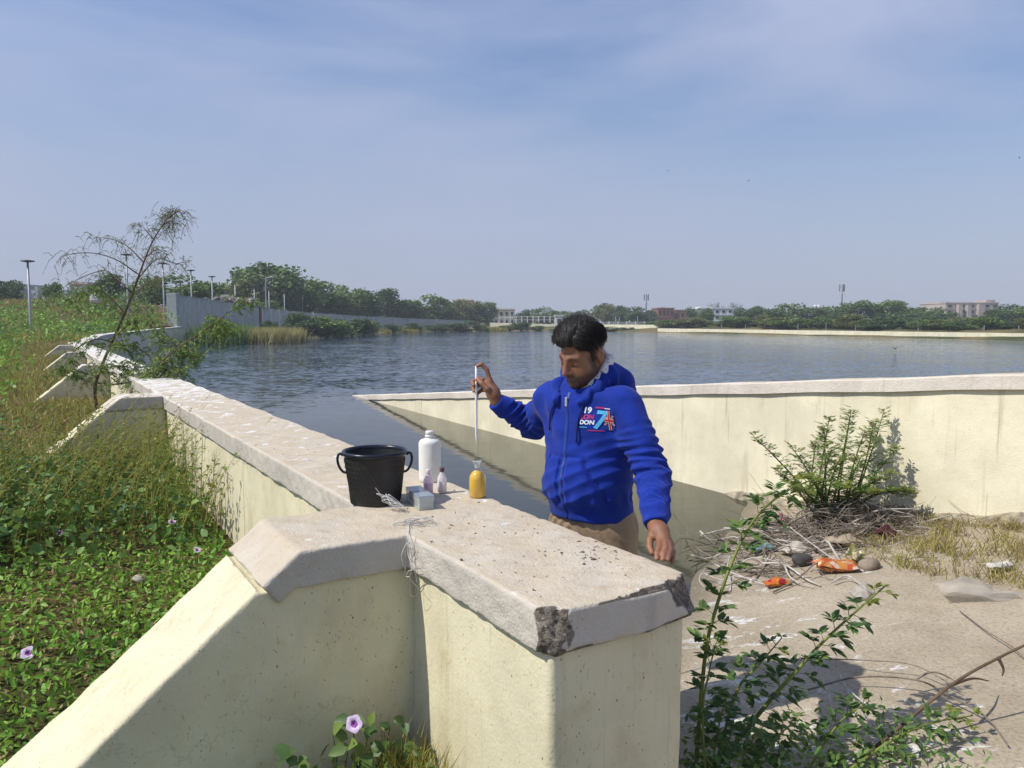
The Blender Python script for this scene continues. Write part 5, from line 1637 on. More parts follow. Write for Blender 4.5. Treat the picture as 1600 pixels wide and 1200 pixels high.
# ---- morning glory flowers
M['petal'] = plain('pale_lilac_petal', (0.66, 0.50, 0.70), 0.6, 0.12, 60)
M['throat'] = plain('purple_throat', (0.30, 0.07, 0.34), 0.6, 0.1, 60)
def flower(pos, r_, facing, lab):
    f = empty('morning_glory', pos, lab, 'flower', 'morning glory flowers')
    q_ = Vector(facing).to_track_quat('Z', 'Y').to_matrix()
    V, F = [], []
    prof = [(0.10, -0.55), (0.22, -0.25), (0.50, -0.04), (0.80, 0.03), (1.0, 0.0)]
    for i_, (a_, z_) in enumerate(prof):
        for k in range(20):
            th = 2 * math.pi * k / 20
            ra = a_ * (1 + (0.09 * math.cos(5 * th) if i_ > 2 else 0)) * r_
            V.append(Vector(pos) + q_ @ Vector((ra * math.cos(th), ra * math.sin(th), z_ * r_ + 0.04 * r_ * math.cos(10 * th) * (i_ > 2))))
    for i_ in range(4):
        for k in range(20):
            F.append([i_ * 20 + k, i_ * 20 + (k + 1) % 20, (i_ + 1) * 20 + (k + 1) % 20, (i_ + 1) * 20 + k])
    add('petals', MB().put(V, F).mesh('petals', True), M['petal'], f)
    V = []
    for a_, z_ in ((0.06, -0.40), (0.16, -0.19), (0.36, -0.05)):
        for k in range(20):
            th = 2 * math.pi * k / 20
            V.append(Vector(pos) + q_ @ Vector((a_ * (1 + 0.25 * math.cos(5 * th)) * r_ * math.cos(th), a_ * (1 + 0.25 * math.cos(5 * th)) * r_ * math.sin(th), (z_ + 0.07) * r_)))
    add('throat', MB().put(V, [[i_ * 20 + k, i_ * 20 + (k + 1) % 20, (i_ + 1) * 20 + (k + 1) % 20, (i_ + 1) * 20 + k] for i_ in range(2) for k in range(20)]).mesh('throat', True), M['throat'], f)
for (u, v), zz, r_, fc_, lab in (((44, 1020), 0.22, 0.030, (0.25, -0.6, 0.75), 'open lilac morning glory at the lower left below the stones'),
                             ((28, 886), 0.24, 0.026, (-0.3, -0.1, 0.9), 'pale morning glory at the far left edge of the creepers'),
                             ((146, 884), 0.24, 0.022, (0.5, 0.2, 0.8), 'small pale morning glory left of the rounded stone'),
                             ((308, 859), 0.26, 0.026, (0.5, -0.2, 0.8), 'pale morning glory nearest the buttress slope'),
                             ((94, 832), 0.30, 0.026, (0.1, -0.5, 0.8), 'pale morning glory among the dark weeds on the left'),
                             ((269, 815), 0.34, 0.024, (0.3, -0.4, 0.8), 'small lilac morning glory below the tall weeds near the wall'),
                             ((553, 1131), 0.34, 0.026, (-0.15, -0.9, 0.35), 'lilac morning glory with purple throat in the wall corner')):
    flower(on_z(u, v, zz) if u < 500 else at_y(u, v, 2.27), r_, fc_, lab)

# leafy clump with that flower in the corner between buttress and wall
lv = Leaves(); mb = MB()
for (u, v), s_, b_, ln_ in (((520, 1145), -0.10, -0.36, 0.060), ((548, 1122), -0.09, -0.30, 0.055), ((578, 1135), -0.07, -0.24, 0.050), ((455, 1182), -0.12, -0.50, 0.060), ((465, 1195), -0.15, -0.50, 0.05),
                       ((632, 1128), -0.10, -0.10, 0.045), ((610, 1135), -0.08, -0.16, 0.035), ((545, 1165), -0.14, -0.32, 0.06), ((565, 1180), -0.16, -0.30, 0.06), ((600, 1170), -0.14, -0.22, 0.05), ((630, 1165), -0.12, -0.12, 0.05)):
    g0 = wpt(s_, b_, 0); z0 = bz(g0.x, g0.y)
    r_ = ray(u, v); yy = g0.y; top_ = at_y(u, v, yy)
    root = Vector((g0.x + random.uniform(-.05, .05), g0.y, z0))
    mb.tube(smooth_path([root, root.lerp(top_, 0.5) + Vector((0.02, 0, 0.02)), top_], 6), [0.003, 0.0026, 0.0022, 0.002, 0.0018, 0.0015], 5)
    for k in range(3):
        lv.add(top_, (random.uniform(-1, .6), random.uniform(-.5, .2), random.uniform(-.3, .5)), (random.gauss(0, .4), -0.7, 0.8), ln_ * random.uniform(.8, 1.15), ln_ * 0.34)
for k in range(520):
    g0 = wpt(-0.04 - random.random() * 0.38, -0.03 - random.random() * 0.55, 0); z0 = bz(g0.x, g0.y)
    l_ = random.uniform(0.02, 0.05)
    lv.add(Vector((g0.x, g0.y, z0 + random.random() ** 2 * 0.15)), rand_dirs(1, 0.5)[0], rand_dirs(1, 1.0)[0], l_, l_ * 0.28)
cl = empty('corner_creeper', wpt(-0.1, -0.3, bz(*wpt(-0.1, -0.3, 0)[:2])), 'leafy creeper growing in the shaded corner beside the buttress', 'plant')
add('foliage', lv.mesh('foliage', 0.3), M['leaf_shoot'], cl)  # darker leaf than the open creepers, the corner's shade put into its colour
add('stems', mb.mesh('stems', True), M['stem_dark'], cl, kind='stuff')
tp = np.array([tuple(wpt(-0.10 - random.random() * 0.22, -0.02 - random.random() * 0.14, 0)) for _ in range(46)])
tp[:, 2] = bank_z(tp[:, :2])
blades('grass_tuft', tp, (0.10, 0.26), 0.0022, M['straw_green'], 'tuft of yellow green grass at the foot of the sunlit wall', 9, 0.015, 0.35)

# stones and a clod among the creepers
M['stone'] = plain('pale_stone', (0.42, 0.37, 0.33), 0.9, 0.2, 12, bumpd=0.01)
M['clod'] = plain('brown_clod', (0.16, 0.10, 0.055), 0.95, 0.3, 25, bumpd=0.02)
def stone(name, c, r_, sc, mat, lab, seed, cat='stone'):
    bm = bmesh.new(); bmesh.ops.create_icosphere(bm, subdivisions=3, radius=1.0)
    P = np.array([tuple(v.co) for v in bm.verts])
    k = 1 + 0.13 * sn(P, 2.2, seed) + 0.05 * sn(P, 6, seed + 1)
    for v, kk in zip(bm.verts, k): v.co = Vector((v.co.x * sc[0], v.co.y * sc[1], v.co.z * sc[2])) * r_ * kk + Vector(c)
    me = bpy.data.meshes.new(name); bm.to_mesh(me); bm.free()
    me.polygons.foreach_set('use_smooth', np.ones(len(me.polygons), dtype=bool))
    return add(name, me, mat, label=lab, cat=cat)
stone('stone', on_z(219, 904, 0.23), 0.034, (1, .8, .7), M['stone'], 'pale rounded stone lying in the creepers', 301)
stone('stone', on_z(186, 919, 0.22), 0.028, (1, .9, .6), M['clod'], 'brown half buried stone beside the pale rounded one', 303)
stone('earth_clod', on_z(110, 896, 0.19), 0.10, (1.2, .9, .5), M['clod'], 'brown clod of dry earth and grass in the creepers', 305, 'clod')

# ---- thin sapling behind the second buttress
sp0 = Vector((-5.70, 10.5, bz(-5.70, 10.5)))
sap = empty('sapling', sp0, 'thin feathery sapling leaning over the wall on the left', 'tree')
def P3(u, v, y=10.5): return at_y(u, v, y)
trunk = [sp0, P3(149, 603), P3(166, 555), P3(185, 513), P3(203, 470), P3(219, 425), P3(236, 382), P3(254, 352), P3(272, 328)]
tr = smooth_path(trunk, 40)
add('trunk', MB().tube(tr, list(np.linspace(0.026, 0.005, 40)), 7).mesh('trunk', True), M['bark'], sap)
br_def = [  # (px path), depth offset, leafy amount
    ([(225, 410), (195, 382), (165, 372), (140, 372)], 0.3, 0), ([(215, 428), (180, 405), (140, 395), (100, 400), (94, 412)], -0.3, 0),
    ([(206, 458), (170, 425), (150, 425), (118, 438), (98, 450)], 0.4, 0), ([(228, 402), (245, 390), (262, 398)], -0.2, 0),
    ([(212, 440), (245, 405), (275, 412), (292, 406)], 0.3, 0), ([(204, 465), (235, 440), (262, 438)], -0.4, 0),
    ([(196, 490), (160, 455), (130, 458), (105, 470)], -0.2, 1), ([(240, 374), (228, 360), (222, 352)], 0.1, 0), ([(262, 342), (280, 330), (288, 348)], -.1, 0),
    ([(268, 332), (258, 336), (268, 370)], .1, 0), ([(254, 352), (270, 345), (268, 365)], .2, 0),
    ([(180, 525), (215, 500), (250, 520), (270, 545)], -0.4, 2), ([(172, 545), (205, 540), (240, 560), (262, 580)], -0.5, 2),
    ([(160, 575), (195, 572), (235, 590)], -0.6, 2), ([(176, 535), (150, 530), (120, 545), (100, 570)], -0.5, 1), ([(155, 590), (120, 580), (90, 585)], -0.5, 1),
    ([(152, 598), (185, 600), (225, 588), (267, 552), (320, 515), (372, 478), (388, 464)], -0.8, 3),
    ([(267, 552), (290, 545), (303, 560)], -0.8, 2), ([(320, 515), (345, 505), (356, 520)], -0.8, 2), ([(240, 578), (262, 570), (282, 590)], -0.8, 2)]
lv = Leaves(); tw = MB(); brs = []
rs = random.Random(12)
for path, dy, leafy in br_def:
    n_ = len(path)
    pts = smooth_path([P3(u, v, 10.5 + dy * (i_ / (n_ - 1) if leafy != 2 or i_ else 0.9)) for i_, (u, v) in enumerate(path)], 16)
    if leafy == 3: pts = smooth_path([P3(u, v, 10.5 - 0.8 * min(1, i_ / 2)) for i_, (u, v) in enumerate(path)], 24)
    add('branch', MB().tube(pts, list(np.linspace(0.0095 if leafy != 3 else 0.014, 0.0028, len(pts))), 5).mesh('branch', True), M['bark'], sap)
    for i_, p in enumerate(pts[1:]):
        for rep in range((3, 3, 5, 3)[leafy]):
            q_ = p + Vector((rs.gauss(0, .05), rs.gauss(0, .12), rs.gauss(0, .05)))
            a_ = rs.uniform(0, 6.28); ln_ = rs.uniform(0.10, 0.34)
            tip = q_ + Vector((math.cos(a_) * ln_ * 0.55, math.sin(a_) * ln_ * 0.5, -ln_ * rs.uniform(-0.25, 1.0)))
            midp = q_.lerp(tip, 0.5) + Vector((0, 0, ln_ * 0.16))
            tw.tube([q_, midp, tip], [0.0034, 0.0026, 0.0016], 3, cap=False)
            k_ = 4 if leafy == 0 else 10
            for z_ in range(k_):
                t = (z_ + 1) / k_
                b_ = q_.lerp(midp, t * 2) if t < .5 else midp.lerp(tip, t * 2 - 1)
                for sg in (-1, 1):
                    d = Vector((sg * math.cos(a_ + 1.57), sg * math.sin(a_ + 1.57), -0.7))
                    l_ = rs.uniform(0.03, 0.055) * (0.55 if leafy == 0 else 1)
                    lv.add(b_, d, Vector((rs.gauss(0, .5), rs.gauss(0, .5), 1)), l_, l_ * 0.17)
add('twigs', tw.mesh('twigs'), M['bark'], sap, kind='stuff')
add('foliage', lv.mesh('foliage', simple=True), M['leaf_acacia'], sap)

# ------------------------------------------------------------------ right hand side: shoots, shrub, brush pile, litter
def shoot(name, pts, r0, lab, n_nodes, llen, seed, tipmat=True, start=0.1, pairs=5):
    g = random.Random(seed); n_nodes = int(n_nodes * 1.6); llen *= 1.25
    pts = smooth_path(pts, 30)
    root = empty(name, pts[0], lab, 'plant', 'leafy shoots by the wall end')
    add('stem', MB().tube(pts, list(np.linspace(r0, r0 * 0.35, 30)), 8).mesh('stem', True), M['stem_green'], root)
    la, lb = Leaves(), Leaves(); pet = MB()
    for k in range(n_nodes):
        t = start + (1 - start) * (k + g.random() * 0.6) / n_nodes
        i_ = min(int(t * 29), 28); p = pts[i_].lerp(pts[i_ + 1], t * 29 - i_)
        ax = (pts[i_ + 1] - pts[i_]).normalized()
        sd = ax.orthogonal().normalized(); sd.rotate(Matrix.Rotation(k * 2.4 + g.uniform(-.3, .3), 3, ax))
        scl = 1.0 - 0.45 * max(0, t - 0.75) / 0.25
        pd = (sd * 0.85 + ax * g.uniform(0.2, 0.7)).normalized()
        rl = llen * g.uniform(1.1, 1.7) * scl
        e = p + pd * rl + Vector((0, 0, -0.25 * rl))
        m_ = p + pd * rl * 0.5 + Vector((0, 0, 0.03 * rl))
        pet.tube([p, m_, e], [0.0016, 0.0013, 0.0008], 4, cap=False)
        tgt = lb if (t > 0.86 and tipmat) else la
        nn = pd.cross(Vector((0, 0, 1))).normalized()
        for q_ in range(pairs):
            f = 0.35 + 0.65 * (q_ + 0.6) / pairs
            b_ = p.lerp(m_, f * 2) if f < .5 else m_.lerp(e, f * 2 - 1)
            for sg in (-1, 1):
                d = (nn * sg + pd * 0.75 + Vector((0, 0, g.uniform(-.55, .25)))).normalized()
                l_ = llen * scl * g.uniform(0.8, 1.15)
                tgt.add(b_, d, Vector((g.gauss(0, .35), g.gauss(0, .35), 1)), l_, l_ * 0.19)
    add('foliage', la.mesh('foliage', 0.3), M['leaf_shoot'], root)
    if lb.P: add('young_leaves', lb.mesh('young_leaves', 0.3), M['leaf_tip'], root)
    add('petioles', pet.mesh('petioles'), M['stem_green'], root, kind='stuff')
    return root
def gpt(x, y): return Vector((x, y, rz(x, y)))
shoot('leafy_shoot', [gpt(0.60, 2.42), at_y(1100, 1040, 2.44), at_y(1119, 950, 2.47), at_y(1153, 857, 2.52), at_y(1186, 803, 2.58), at_y(1228, 768, 2.66), at_y(1268, 750, 2.72)], 0.0075,
      'tall leafy shoot rising against the end of the wall', 26, 0.036, 1, start=0.18)
shoot('leafy_shoot', [gpt(0.74, 2.62), at_y(1201, 1097, 2.60), at_y(1243, 1050, 2.60), at_y(1284, 1005, 2.62), at_y(1330, 962, 2.64), at_y(1385, 914, 2.68)], 0.0085,
      'thick yellow green shoot leaning right over the ramp', 20, 0.037, 2)
shoot('leafy_shoot', [gpt(0.68, 2.50), at_y(1150, 1084, 2.55), at_y(1185, 1040, 2.58), at_y(1222, 996, 2.62)], 0.006,
      'short leafy shoot between the wall end and the thick leaning shoot', 13, 0.034, 3)
shoot('leafy_shoot', [gpt(1.05, 2.40), at_y(1345, 1190, 2.44), at_y(1405, 1150, 2.48), at_y(1462, 1128, 2.52), at_y(1520, 1118, 2.56)], 0.0065,
      'low leafy shoot spreading right at the bottom edge', 16, 0.033, 4)
shoot('leafy_shoot', [gpt(0.62, 2.30), at_y(1098, 1120, 2.36), at_y(1108, 1050, 2.38), at_y(1120, 1000, 2.40)], 0.005,
      'small shoot low against the shaded wall end', 10, 0.032, 5)
for k, (x0, y0, x1, y1, z1) in enumerate(((0.72, 2.36, 0.92, 2.36, 0.26), (0.66, 2.30, 0.78, 2.28, 0.30), (0.98, 2.46, 1.22, 2.52, 0.20), (0.62, 2.34, 0.70, 2.42, 0.34))):
    a_ = gpt(x0, y0); e_ = Vector((x1, y1, rz(x1, y1) + z1))
    shoot('leafy_shoot', [a_, a_.lerp(e_, 0.5) + Vector((0, 0, 0.05)), e_], 0.0045,
          'low dark shoot in the clump at the wall foot, %s from the left' % ('third', 'second', 'fourth', 'first')[k], 12, 0.033, 20 + k, tipmat=False)
lv = Leaves()
for k in range(1300):
    x, y = random.uniform(0.56, 1.45), random.uniform(2.16, 2.66)
    if (np.array([x, y]) - WO) @ WN < 0.53 and (np.array([x, y]) - WO) @ WD > -0.86: continue
    if random.random() > 1.25 - 0.85 * (x - 0.56) / 0.9: continue
    l_ = random.uniform(0.018, 0.040)
    lv.add(Vector((x, y, rz(x, y) + random.random() ** 1.4 * 0.20 * (1.2 - 0.6 * (x - .56)))), rand_dirs(1, .4)[0], rand_dirs(1, 1)[0], l_, l_ * 0.18)
add('low_foliage', lv.mesh('low_foliage', 0.3), M['leaf_dark'], label='dense low foliage at the foot of the wall end', cat='foliage', kind='stuff')

# shrub by the wing wall
sb = Vector((2.42, 5.72, rz(2.42, 5.72)))
shr = empty('shrub', sb, 'feathery green shrub growing from the brush pile by the wing wall', 'shrub')
g = random.Random(31)
lv, lt = Leaves(), Leaves()
tops = [(1176, 680, .1), (1238, 700, -.1), (1275, 690, .2), (1296, 652, 0), (1330, 641, .1), (1330, 641, -.1), (1352, 672, -.2), (1381, 643, .05), (1365, 660, .2), (1402, 700, -.1), (1430, 768, -.3), (1215, 735, -.2), (1300, 700, -.4), (1345, 715, -.4), (1392, 740, -.35), (1262, 745, -.45), (1320, 760, -.5), (1370, 770, -.5), (1420, 772, -.2), (1240, 765, -.4), (1288, 668, .1), (1310, 720, -.2)]
for k, (u, v, dy) in enumerate(tops):
    e_ = at_y(u, v, 5.72 + dy)
    b_ = sb + Vector((g.gauss(0, .08), g.gauss(0, .08), 0))
    pts = smooth_path([b_, b_.lerp(e_, .5) + Vector(((e_.x - b_.x) * 0.12, 0, 0.10)), e_], 22)
    add('stem', MB().tube(pts, list(np.linspace(0.009, 0.0025, 22)), 5).mesh('stem', True), M['stem_green'] if k % 2 else M['bark'], shr)
    for i_ in range(3, 22):
        for rep in range(3):
            p = pts[i_] + Vector((g.gauss(0, .008), g.gauss(0, .008), g.gauss(0, .01)))
            a_ = g.uniform(0, 6.28); rl = g.uniform(0.045, 0.085) * (1.2 - 0.5 * i_ / 22)
            pd = Vector((math.cos(a_), math.sin(a_), g.uniform(0.0, 0.9))).normalized()
            nn = pd.cross(Vector((0, 0, 1))).normalized()
            tg = lt if (i_ > 18 or g.random() < .12) else lv
            for q_ in range(6):
                c_ = p + pd * rl * (q_ + 1) / 6
                for sg in (-1, 1):
                    l_ = g.uniform(0.022, 0.038)
                    tg.add(c_, nn * sg + pd * 0.5, Vector((g.gauss(0, .4), g.gauss(0, .4), 1)), l_, l_ * 0.16)
add('foliage', lv.mesh('foliage', simple=True), M['leaf_acacia'], shr)
add('young_leaves', lt.mesh('young_leaves', simple=True), M['leaf_tip'], shr)

# brush pile: every stick a piece
bp0 = gpt(2.25, 5.15)
bp = empty('brush_pile', bp0, 'heap of bleached twigs and dead branches around the shrub', 'brush pile')
g = random.Random(41)
for k in range(190):
    big = k < 50
    x, y = g.gauss(2.35, 0.40), g.gauss(5.38, 0.24)
    if k % 5 == 0: x, y = g.gauss(1.75, .25), g.gauss(4.75, .18)
    h0 = max(0.01, 0.17 - 0.35 * math.hypot(x - 2.38, (y - 5.5) * 1.3)) * g.random() * 1.7
    ln_ = g.uniform(0.25, 0.85) if big else g.uniform(0.15, 0.5)
    a_ = g.uniform(0, 6.28) if not big else g.gauss(0.2, 0.9)
    tilt = g.uniform(-0.12, 0.5) if not big else g.uniform(-.05, 0.3)
    d = Vector((math.cos(a_), math.sin(a_) * 0.8, tilt)).normalized() * ln_
    c_ = gpt(x, y) + Vector((0, 0, h0 + 0.012))
    pts = [c_ - d * 0.5, c_ - d * 0.15 + Vector((g.gauss(0, .03), g.gauss(0, .03), g.gauss(0, .03))), c_ + d * 0.2 + Vector((g.gauss(0, .03), g.gauss(0, .03), g.gauss(0, .03))), c_ + d * 0.5]
    for p in pts: p.z = max(p.z, rz(p.x, p.y) + 0.006)
    r_ = g.uniform(0.005, 0.010) if big else g.uniform(0.0022, 0.005)
    add('stick', MB().tube(smooth_path(pts, 9), list(np.linspace(r_, r_ * 0.5, 9)), 5).mesh('stick', True), M['twig_white'] if g.random() < (0.55 if big else 0.3) else M['twig_grey'], bp)
# loose bleached twigs and dead branches on the ramp
def twig(pts, r0, r1, mat, lab, forks=()):
    root = None
    P_ = smooth_path(pts, 26)
    o = add('dead_branch', MB().tube(P_, list(np.linspace(r0, r1, 26)), 6).mesh('dead_branch', True), mat, label=lab, cat='branch', group='dead branches on the ramp')
    for fk in forks:
        add('side_twig', MB().tube(smooth_path(fk, 12), list(np.linspace(r1 * 1.6, r1 * 0.5, 12)), 5).mesh('side_twig', True), mat, o)
    return o
twig([gpt(1.17, 2.50), at_y(1394, 1146, 2.55), at_y(1487, 1070, 2.6), at_y(1560, 1028, 2.62), at_y(1640, 990, 2.66)], 0.0062, 0.0042, M['bark'], 'reddish brown dead branch rising to the right edge',
     [[at_y(1487, 1070, 2.6), at_y(1520, 1060, 2.7), at_y(1545, 1064, 2.8)], [at_y(1560, 1028, 2.62), at_y(1568, 1045, 2.62), at_y(1566, 1056, 2.62)]])
def rp(u, v, dz=0.012):
    z = 0.15
    for _ in range(8):
        p = on_z(u, v, z); z = rz(p.x, p.y) + dz
    return on_z(u, v, z)
twig([rp(1262, 1078), rp(1340, 1058, .05), rp(1430, 1062, .06), rp(1480, 1085, .05), rp(1540, 1120, .03), rp(1575, 1165)], 0.004, 0.003, M['twig_grey'], 'thin grey branch curving through the shadow on the ramp',
     [[rp(1430, 1062, .06), rp(1460, 1050, .08), rp(1500, 1068, .05)]])
twig([rp(1290, 1030, .02), rp(1360, 1032, .06), rp(1430, 1040, .06), rp(1500, 1078, .03)], 0.0026, 0.0018, M['twig_grey'], 'fine grey twig above the shadow on the ramp')
twig([rp(1310, 1050, .02), rp(1322, 1075, .03), rp(1345, 1110, .02), rp(1362, 1137, .01)], 0.0038, 0.003, M['twig_white'], 'bleached white stem lying across the shadow on the ramp',
     [[rp(1322, 1075, .03), rp(1360, 1103, .03), rp(1420, 1115, .01)]])
twig([rp(1295, 1085, .02), rp(1300, 1110, .03), rp(1302, 1135, .02), rp(1318, 1165, .01)], 0.003, 0.002, M['twig_white'], 'short bleached stem below the shadow on the ramp')
twig([rp(1190, 880, .02), rp(1225, 882, .03), rp(1260, 905, .02), rp(1282, 915, .01)], 0.007, 0.005, M['twig_white'], 'thick bleached stem beside the orange wrapper',
     [[rp(1225, 882, .03), rp(1238, 905, .03), rp(1272, 918, .01)]])
twig([rp(1300, 910, .02), rp(1325, 900, .04), rp(1360, 925, .02)], 0.006, 0.004, M['twig_white'], 'short bleached stem in front of the brush pile')
twig([rp(1130, 850, .02), rp(1070, 823, .10), rp(1050, 800, .22)], 0.004, 0.002, M['twig_grey'], 'bare twig sticking out over the water', [[rp(1070, 823, .10), rp(1090, 835, .10), rp(1170, 828, .12)]])
twig([at_y(1420, 805, 5.5), at_y(1470, 790, 5.5), at_y(1520, 768, 5.5), at_y(1566, 760, 5.5)], 0.005, 0.002, M['twig_grey'], 'long bare twig standing out against the wing wall')
twig([rp(1500, 955), rp(1540, 985, .02), rp(1580, 1010, .03), rp(1625, 1050, .02)], 0.003, 0.002, M['twig_grey'], 'grey twig at the right edge below the plastic sheet')

# litter
def crumple(name, c, size, mats, lab, seed, rot=0.0, cat='litter', n=18, amp=0.25):
    """a crushed bag: two crinkled skins that meet at the rim"""
    V, F = [], []
    Rm = Matrix.Rotation(rot, 3, 'Z')
    for side in (1, -1):
        for i_ in range(n + 1):
            for j in range(n + 1):
                a_, b_ = i_ / n * 2 - 1, j / n * 2 - 1
                pil = max(0, (1 - a_ ** 4) * (1 - b_ ** 4))
                q_ = np.array([[a_ * size[0], b_ * size[1], 0.3 * side]])
                w = float(sn(q_, 9 / max(size[0], .03) * 0.12 * 4, seed)[0]); w2 = float(sn(q_, 22 / max(size[0], .03) * 0.12 * 4, seed + 1)[0])
                edge_ = 1 + 0.10 * float(sn(q_, 3 / max(size[0], .03) * .3, seed + 2)[0])
                z_ = side * pil * size[2] * 0.5 * (1 + amp * w) + size[2] * 0.5 * (0.5 * w + 0.30 * w2) * amp * 1.6 + size[2] * 0.55
                V.append(Vector(c) + Rm @ Vector((a_ * size[0] * edge_, b_ * size[1] * edge_, max(z_, 0.002 if side < 0 else 0.004))))
    N1 = (n + 1) ** 2
    for s_ in (0, 1):
        for i_ in range(n):
            for j in range(n):
                f = [s_ * N1 + i_ * (n + 1) + j, s_ * N1 + (i_ + 1) * (n + 1) + j, s_ * N1 + (i_ + 1) * (n + 1) + j + 1, s_ * N1 + i_ * (n + 1) + j + 1]
                F.append(f if s_ == 0 else f[::-1])
    return add(name, MB().put(V, F).mesh(name, False), mats, label=lab, cat=cat)
def wrapper_mat(name, c1, c2, c3, sc=14):
    m, nt, b = new_mat(name)
    co = obj_co(nt)
    c = mixc(nt, ramp(nt, noise(nt, co, sc, 2), 0.47, 0.51), c1, c2)
    c = mixc(nt, ramp(nt, noise(nt, obj_co(nt, (1, 1, 1), (1, 2, 3)), sc * 1.3, 2), 0.56, 0.60), c, c3)
    nt.links.new(c, b.inputs['Base Color'])
    b.inputs['Roughness'].default_value = 0.32
    return m
crumple('snack_wrapper', rp(1214, 916, .002), (0.085, 0.034, 0.040), wrapper_mat('orange_red_foil', (0.50, 0.13, 0.015), (0.55, 0.22, 0.02), (0.36, 0.015, 0.02), 11), 'orange and red snack wrapper lying alone on the ramp', 401, 0.12)
crumple('snack_wrapper', rp(1305, 893, .004), (0.125, 0.060, 0.070), wrapper_mat('orange_foil', (0.46, 0.085, 0.02), (0.52, 0.22, 0.05), (0.55, 0.45, 0.36), 22), 'crushed orange snack wrapper at the edge of the brush pile', 411, -0.25)
crumple('sachet', rp(1336, 884, .004), (0.045, 0.045, 0.12), wrapper_mat('green_yellow_foil', (0.13, 0.15, 0.04), (0.34, 0.28, 0.08), (0.50, 0.46, 0.42), 26), 'small green and yellow sachet beside the crushed orange wrapper', 421, 0.4)
def film(name, col, rough=0.3, tr_=0.35):
    m, nt, b = new_mat(name)
    b.inputs['Base Color'].default_value = c4(col); b.inputs['Roughness'].default_value = rough
    t = nd(nt, 'ShaderNodeBsdfTransparent'); mx = nd(nt, 'ShaderNodeMixShader')
    mx.inputs[0].default_value = tr_
    nt.links.new(b.outputs[0], mx.inputs[1]); nt.links.new(t.outputs[0], mx.inputs[2])
    nt.links.new(mx.outputs[0], nt.nodes['Material Output'].inputs['Surface'])
    return m
M['film'] = film('cloudy_film', (0.50, 0.46, 0.40), 0.35, 0.55)
crumple('plastic_sheet', rp(1535, 935, .002), (0.19, 0.060, 0.055), M['film'], 'cloudy plastic sheet crumpled in the grass at the right', 431, -0.25, n=26, amp=0.5)
crumple('plastic_bag', rp(1240, 864, .006), (0.10, 0.06, 0.05), plain('dirty_white_bag', (0.40, 0.36, 0.30), 0.6, 0.3, 20), 'dirty pale bag at the left of the brush pile', 441, 0.3, amp=0.4)
crumple('plastic_bag', rp(1345, 932, .004), (0.07, 0.05, 0.05), M['film'], 'thin clear bag in front of the brush pile', 451, 0.9, amp=0.5)
crumple('cloth_rag', rp(1385, 838, .02), (0.06, 0.04, 0.05), plain('maroon_rag', (0.07, 0.014, 0.018), 0.9, 0.3, 20), 'maroon rag caught in the right of the brush pile', 461, -0.5, amp=0.4)
crumple('cloth_rag', rp(1222, 822, .05), (0.055, 0.04, 0.075), plain('pink_rag', (0.38, 0.17, 0.20), 0.8, 0.2, 20), 'dusty pink scrap at the top left of the brush pile', 471, 0.5, amp=0.4)
crumple('plastic_bag', rp(1188, 862, .006), (0.085, 0.05, 0.05), plain('teal_film', (0.16, 0.30, 0.29), 0.4, 0.3, 20), 'pale teal plastic scrap by the water edge', 481, 0.2, amp=0.45)
crumple('sack', rp(1318, 852, .02), (0.10, 0.06, 0.06), plain('beige_sack', (0.34, 0.27, 0.19), 0.9, 0.3, 16), 'dusty beige sack under the middle of the brush pile', 491, 0.1, amp=0.4)
stone('stone', rp(1358, 884, .02), 0.055, (1.1, .9, .85), plain('tan_rock', (0.25, 0.20, 0.15), 0.95, 0.3, 12, bumpd=0.01), 'tan rock under the right of the brush pile', 311)
stone('stone', rp(1252, 874, .04), 0.055, (1.3, .9, .7), plain('dark_rock', (0.07, 0.065, 0.06), 0.9, 0.3, 12, bumpd=0.01), 'dark rock at the left of the brush pile', 313)
crumple('paper_scrap', rp(1560, 888, .02), (0.075, 0.035, 0.035), plain('white_paper', (0.52, 0.49, 0.44), 0.8, 0.1, 20), 'white paper scrap in the dry grass at the right', 501, 0.2, amp=0.5)

# fine twiggy tangle through the pile
mb = MB(); g = random.Random(43)
for k in range(800):
    x, y = g.gauss(2.34, 0.42), g.gauss(5.42, 0.22)
    h0 = max(0.0, 0.24 - 0.40 * math.hypot(x - 2.4, (y - 5.55) * 1.2)) * g.random()
    a_ = g.uniform(0, 6.28); ln_ = g.uniform(0.08, 0.30)
    d = Vector((math.cos(a_), math.sin(a_), g.gauss(0.1, .35))) * ln_
    c_ = gpt(x, y) + Vector((0, 0, h0 + 0.01))
    e_ = c_ + d; e_.z = max(e_.z, rz(e_.x, e_.y) + 0.004)
    mb.tube([c_, c_.lerp(e_, .5) + Vector((g.gauss(0, .02), g.gauss(0, .02), g.gauss(.01, .02))), e_], [0.0028, 0.0022, 0.0012], 3, cap=False)
add('fine_twigs', mb.mesh('fine_twigs'), M['twig_grey'], bp, kind='stuff')
# dry grass along the foot of the wing wall
pts = []
while len(pts) < 800:
    l = random.uniform(12.9, 16.8); w = random.random() ** 1.2 * 1.15
    p = TIP + GD * l - GN * (0.06 + w)
    if w > 0.25 + (l - 12.9) * 0.7: continue
    pts.append((p[0], p[1], rz(p[0], p[1])))
P = np.array(pts)
blades('verge_grass', P[::2], (0.03, 0.12), 0.003, M['dry'], 'dry straw grass along the foot of the wing wall', 12, 0.035, 0.6)
blades('green_verge', P[1::2], (0.03, 0.10), 0.003, M['straw_green'], 'yellow green grass along the foot of the wing wall', 12, 0.035, 0.6)
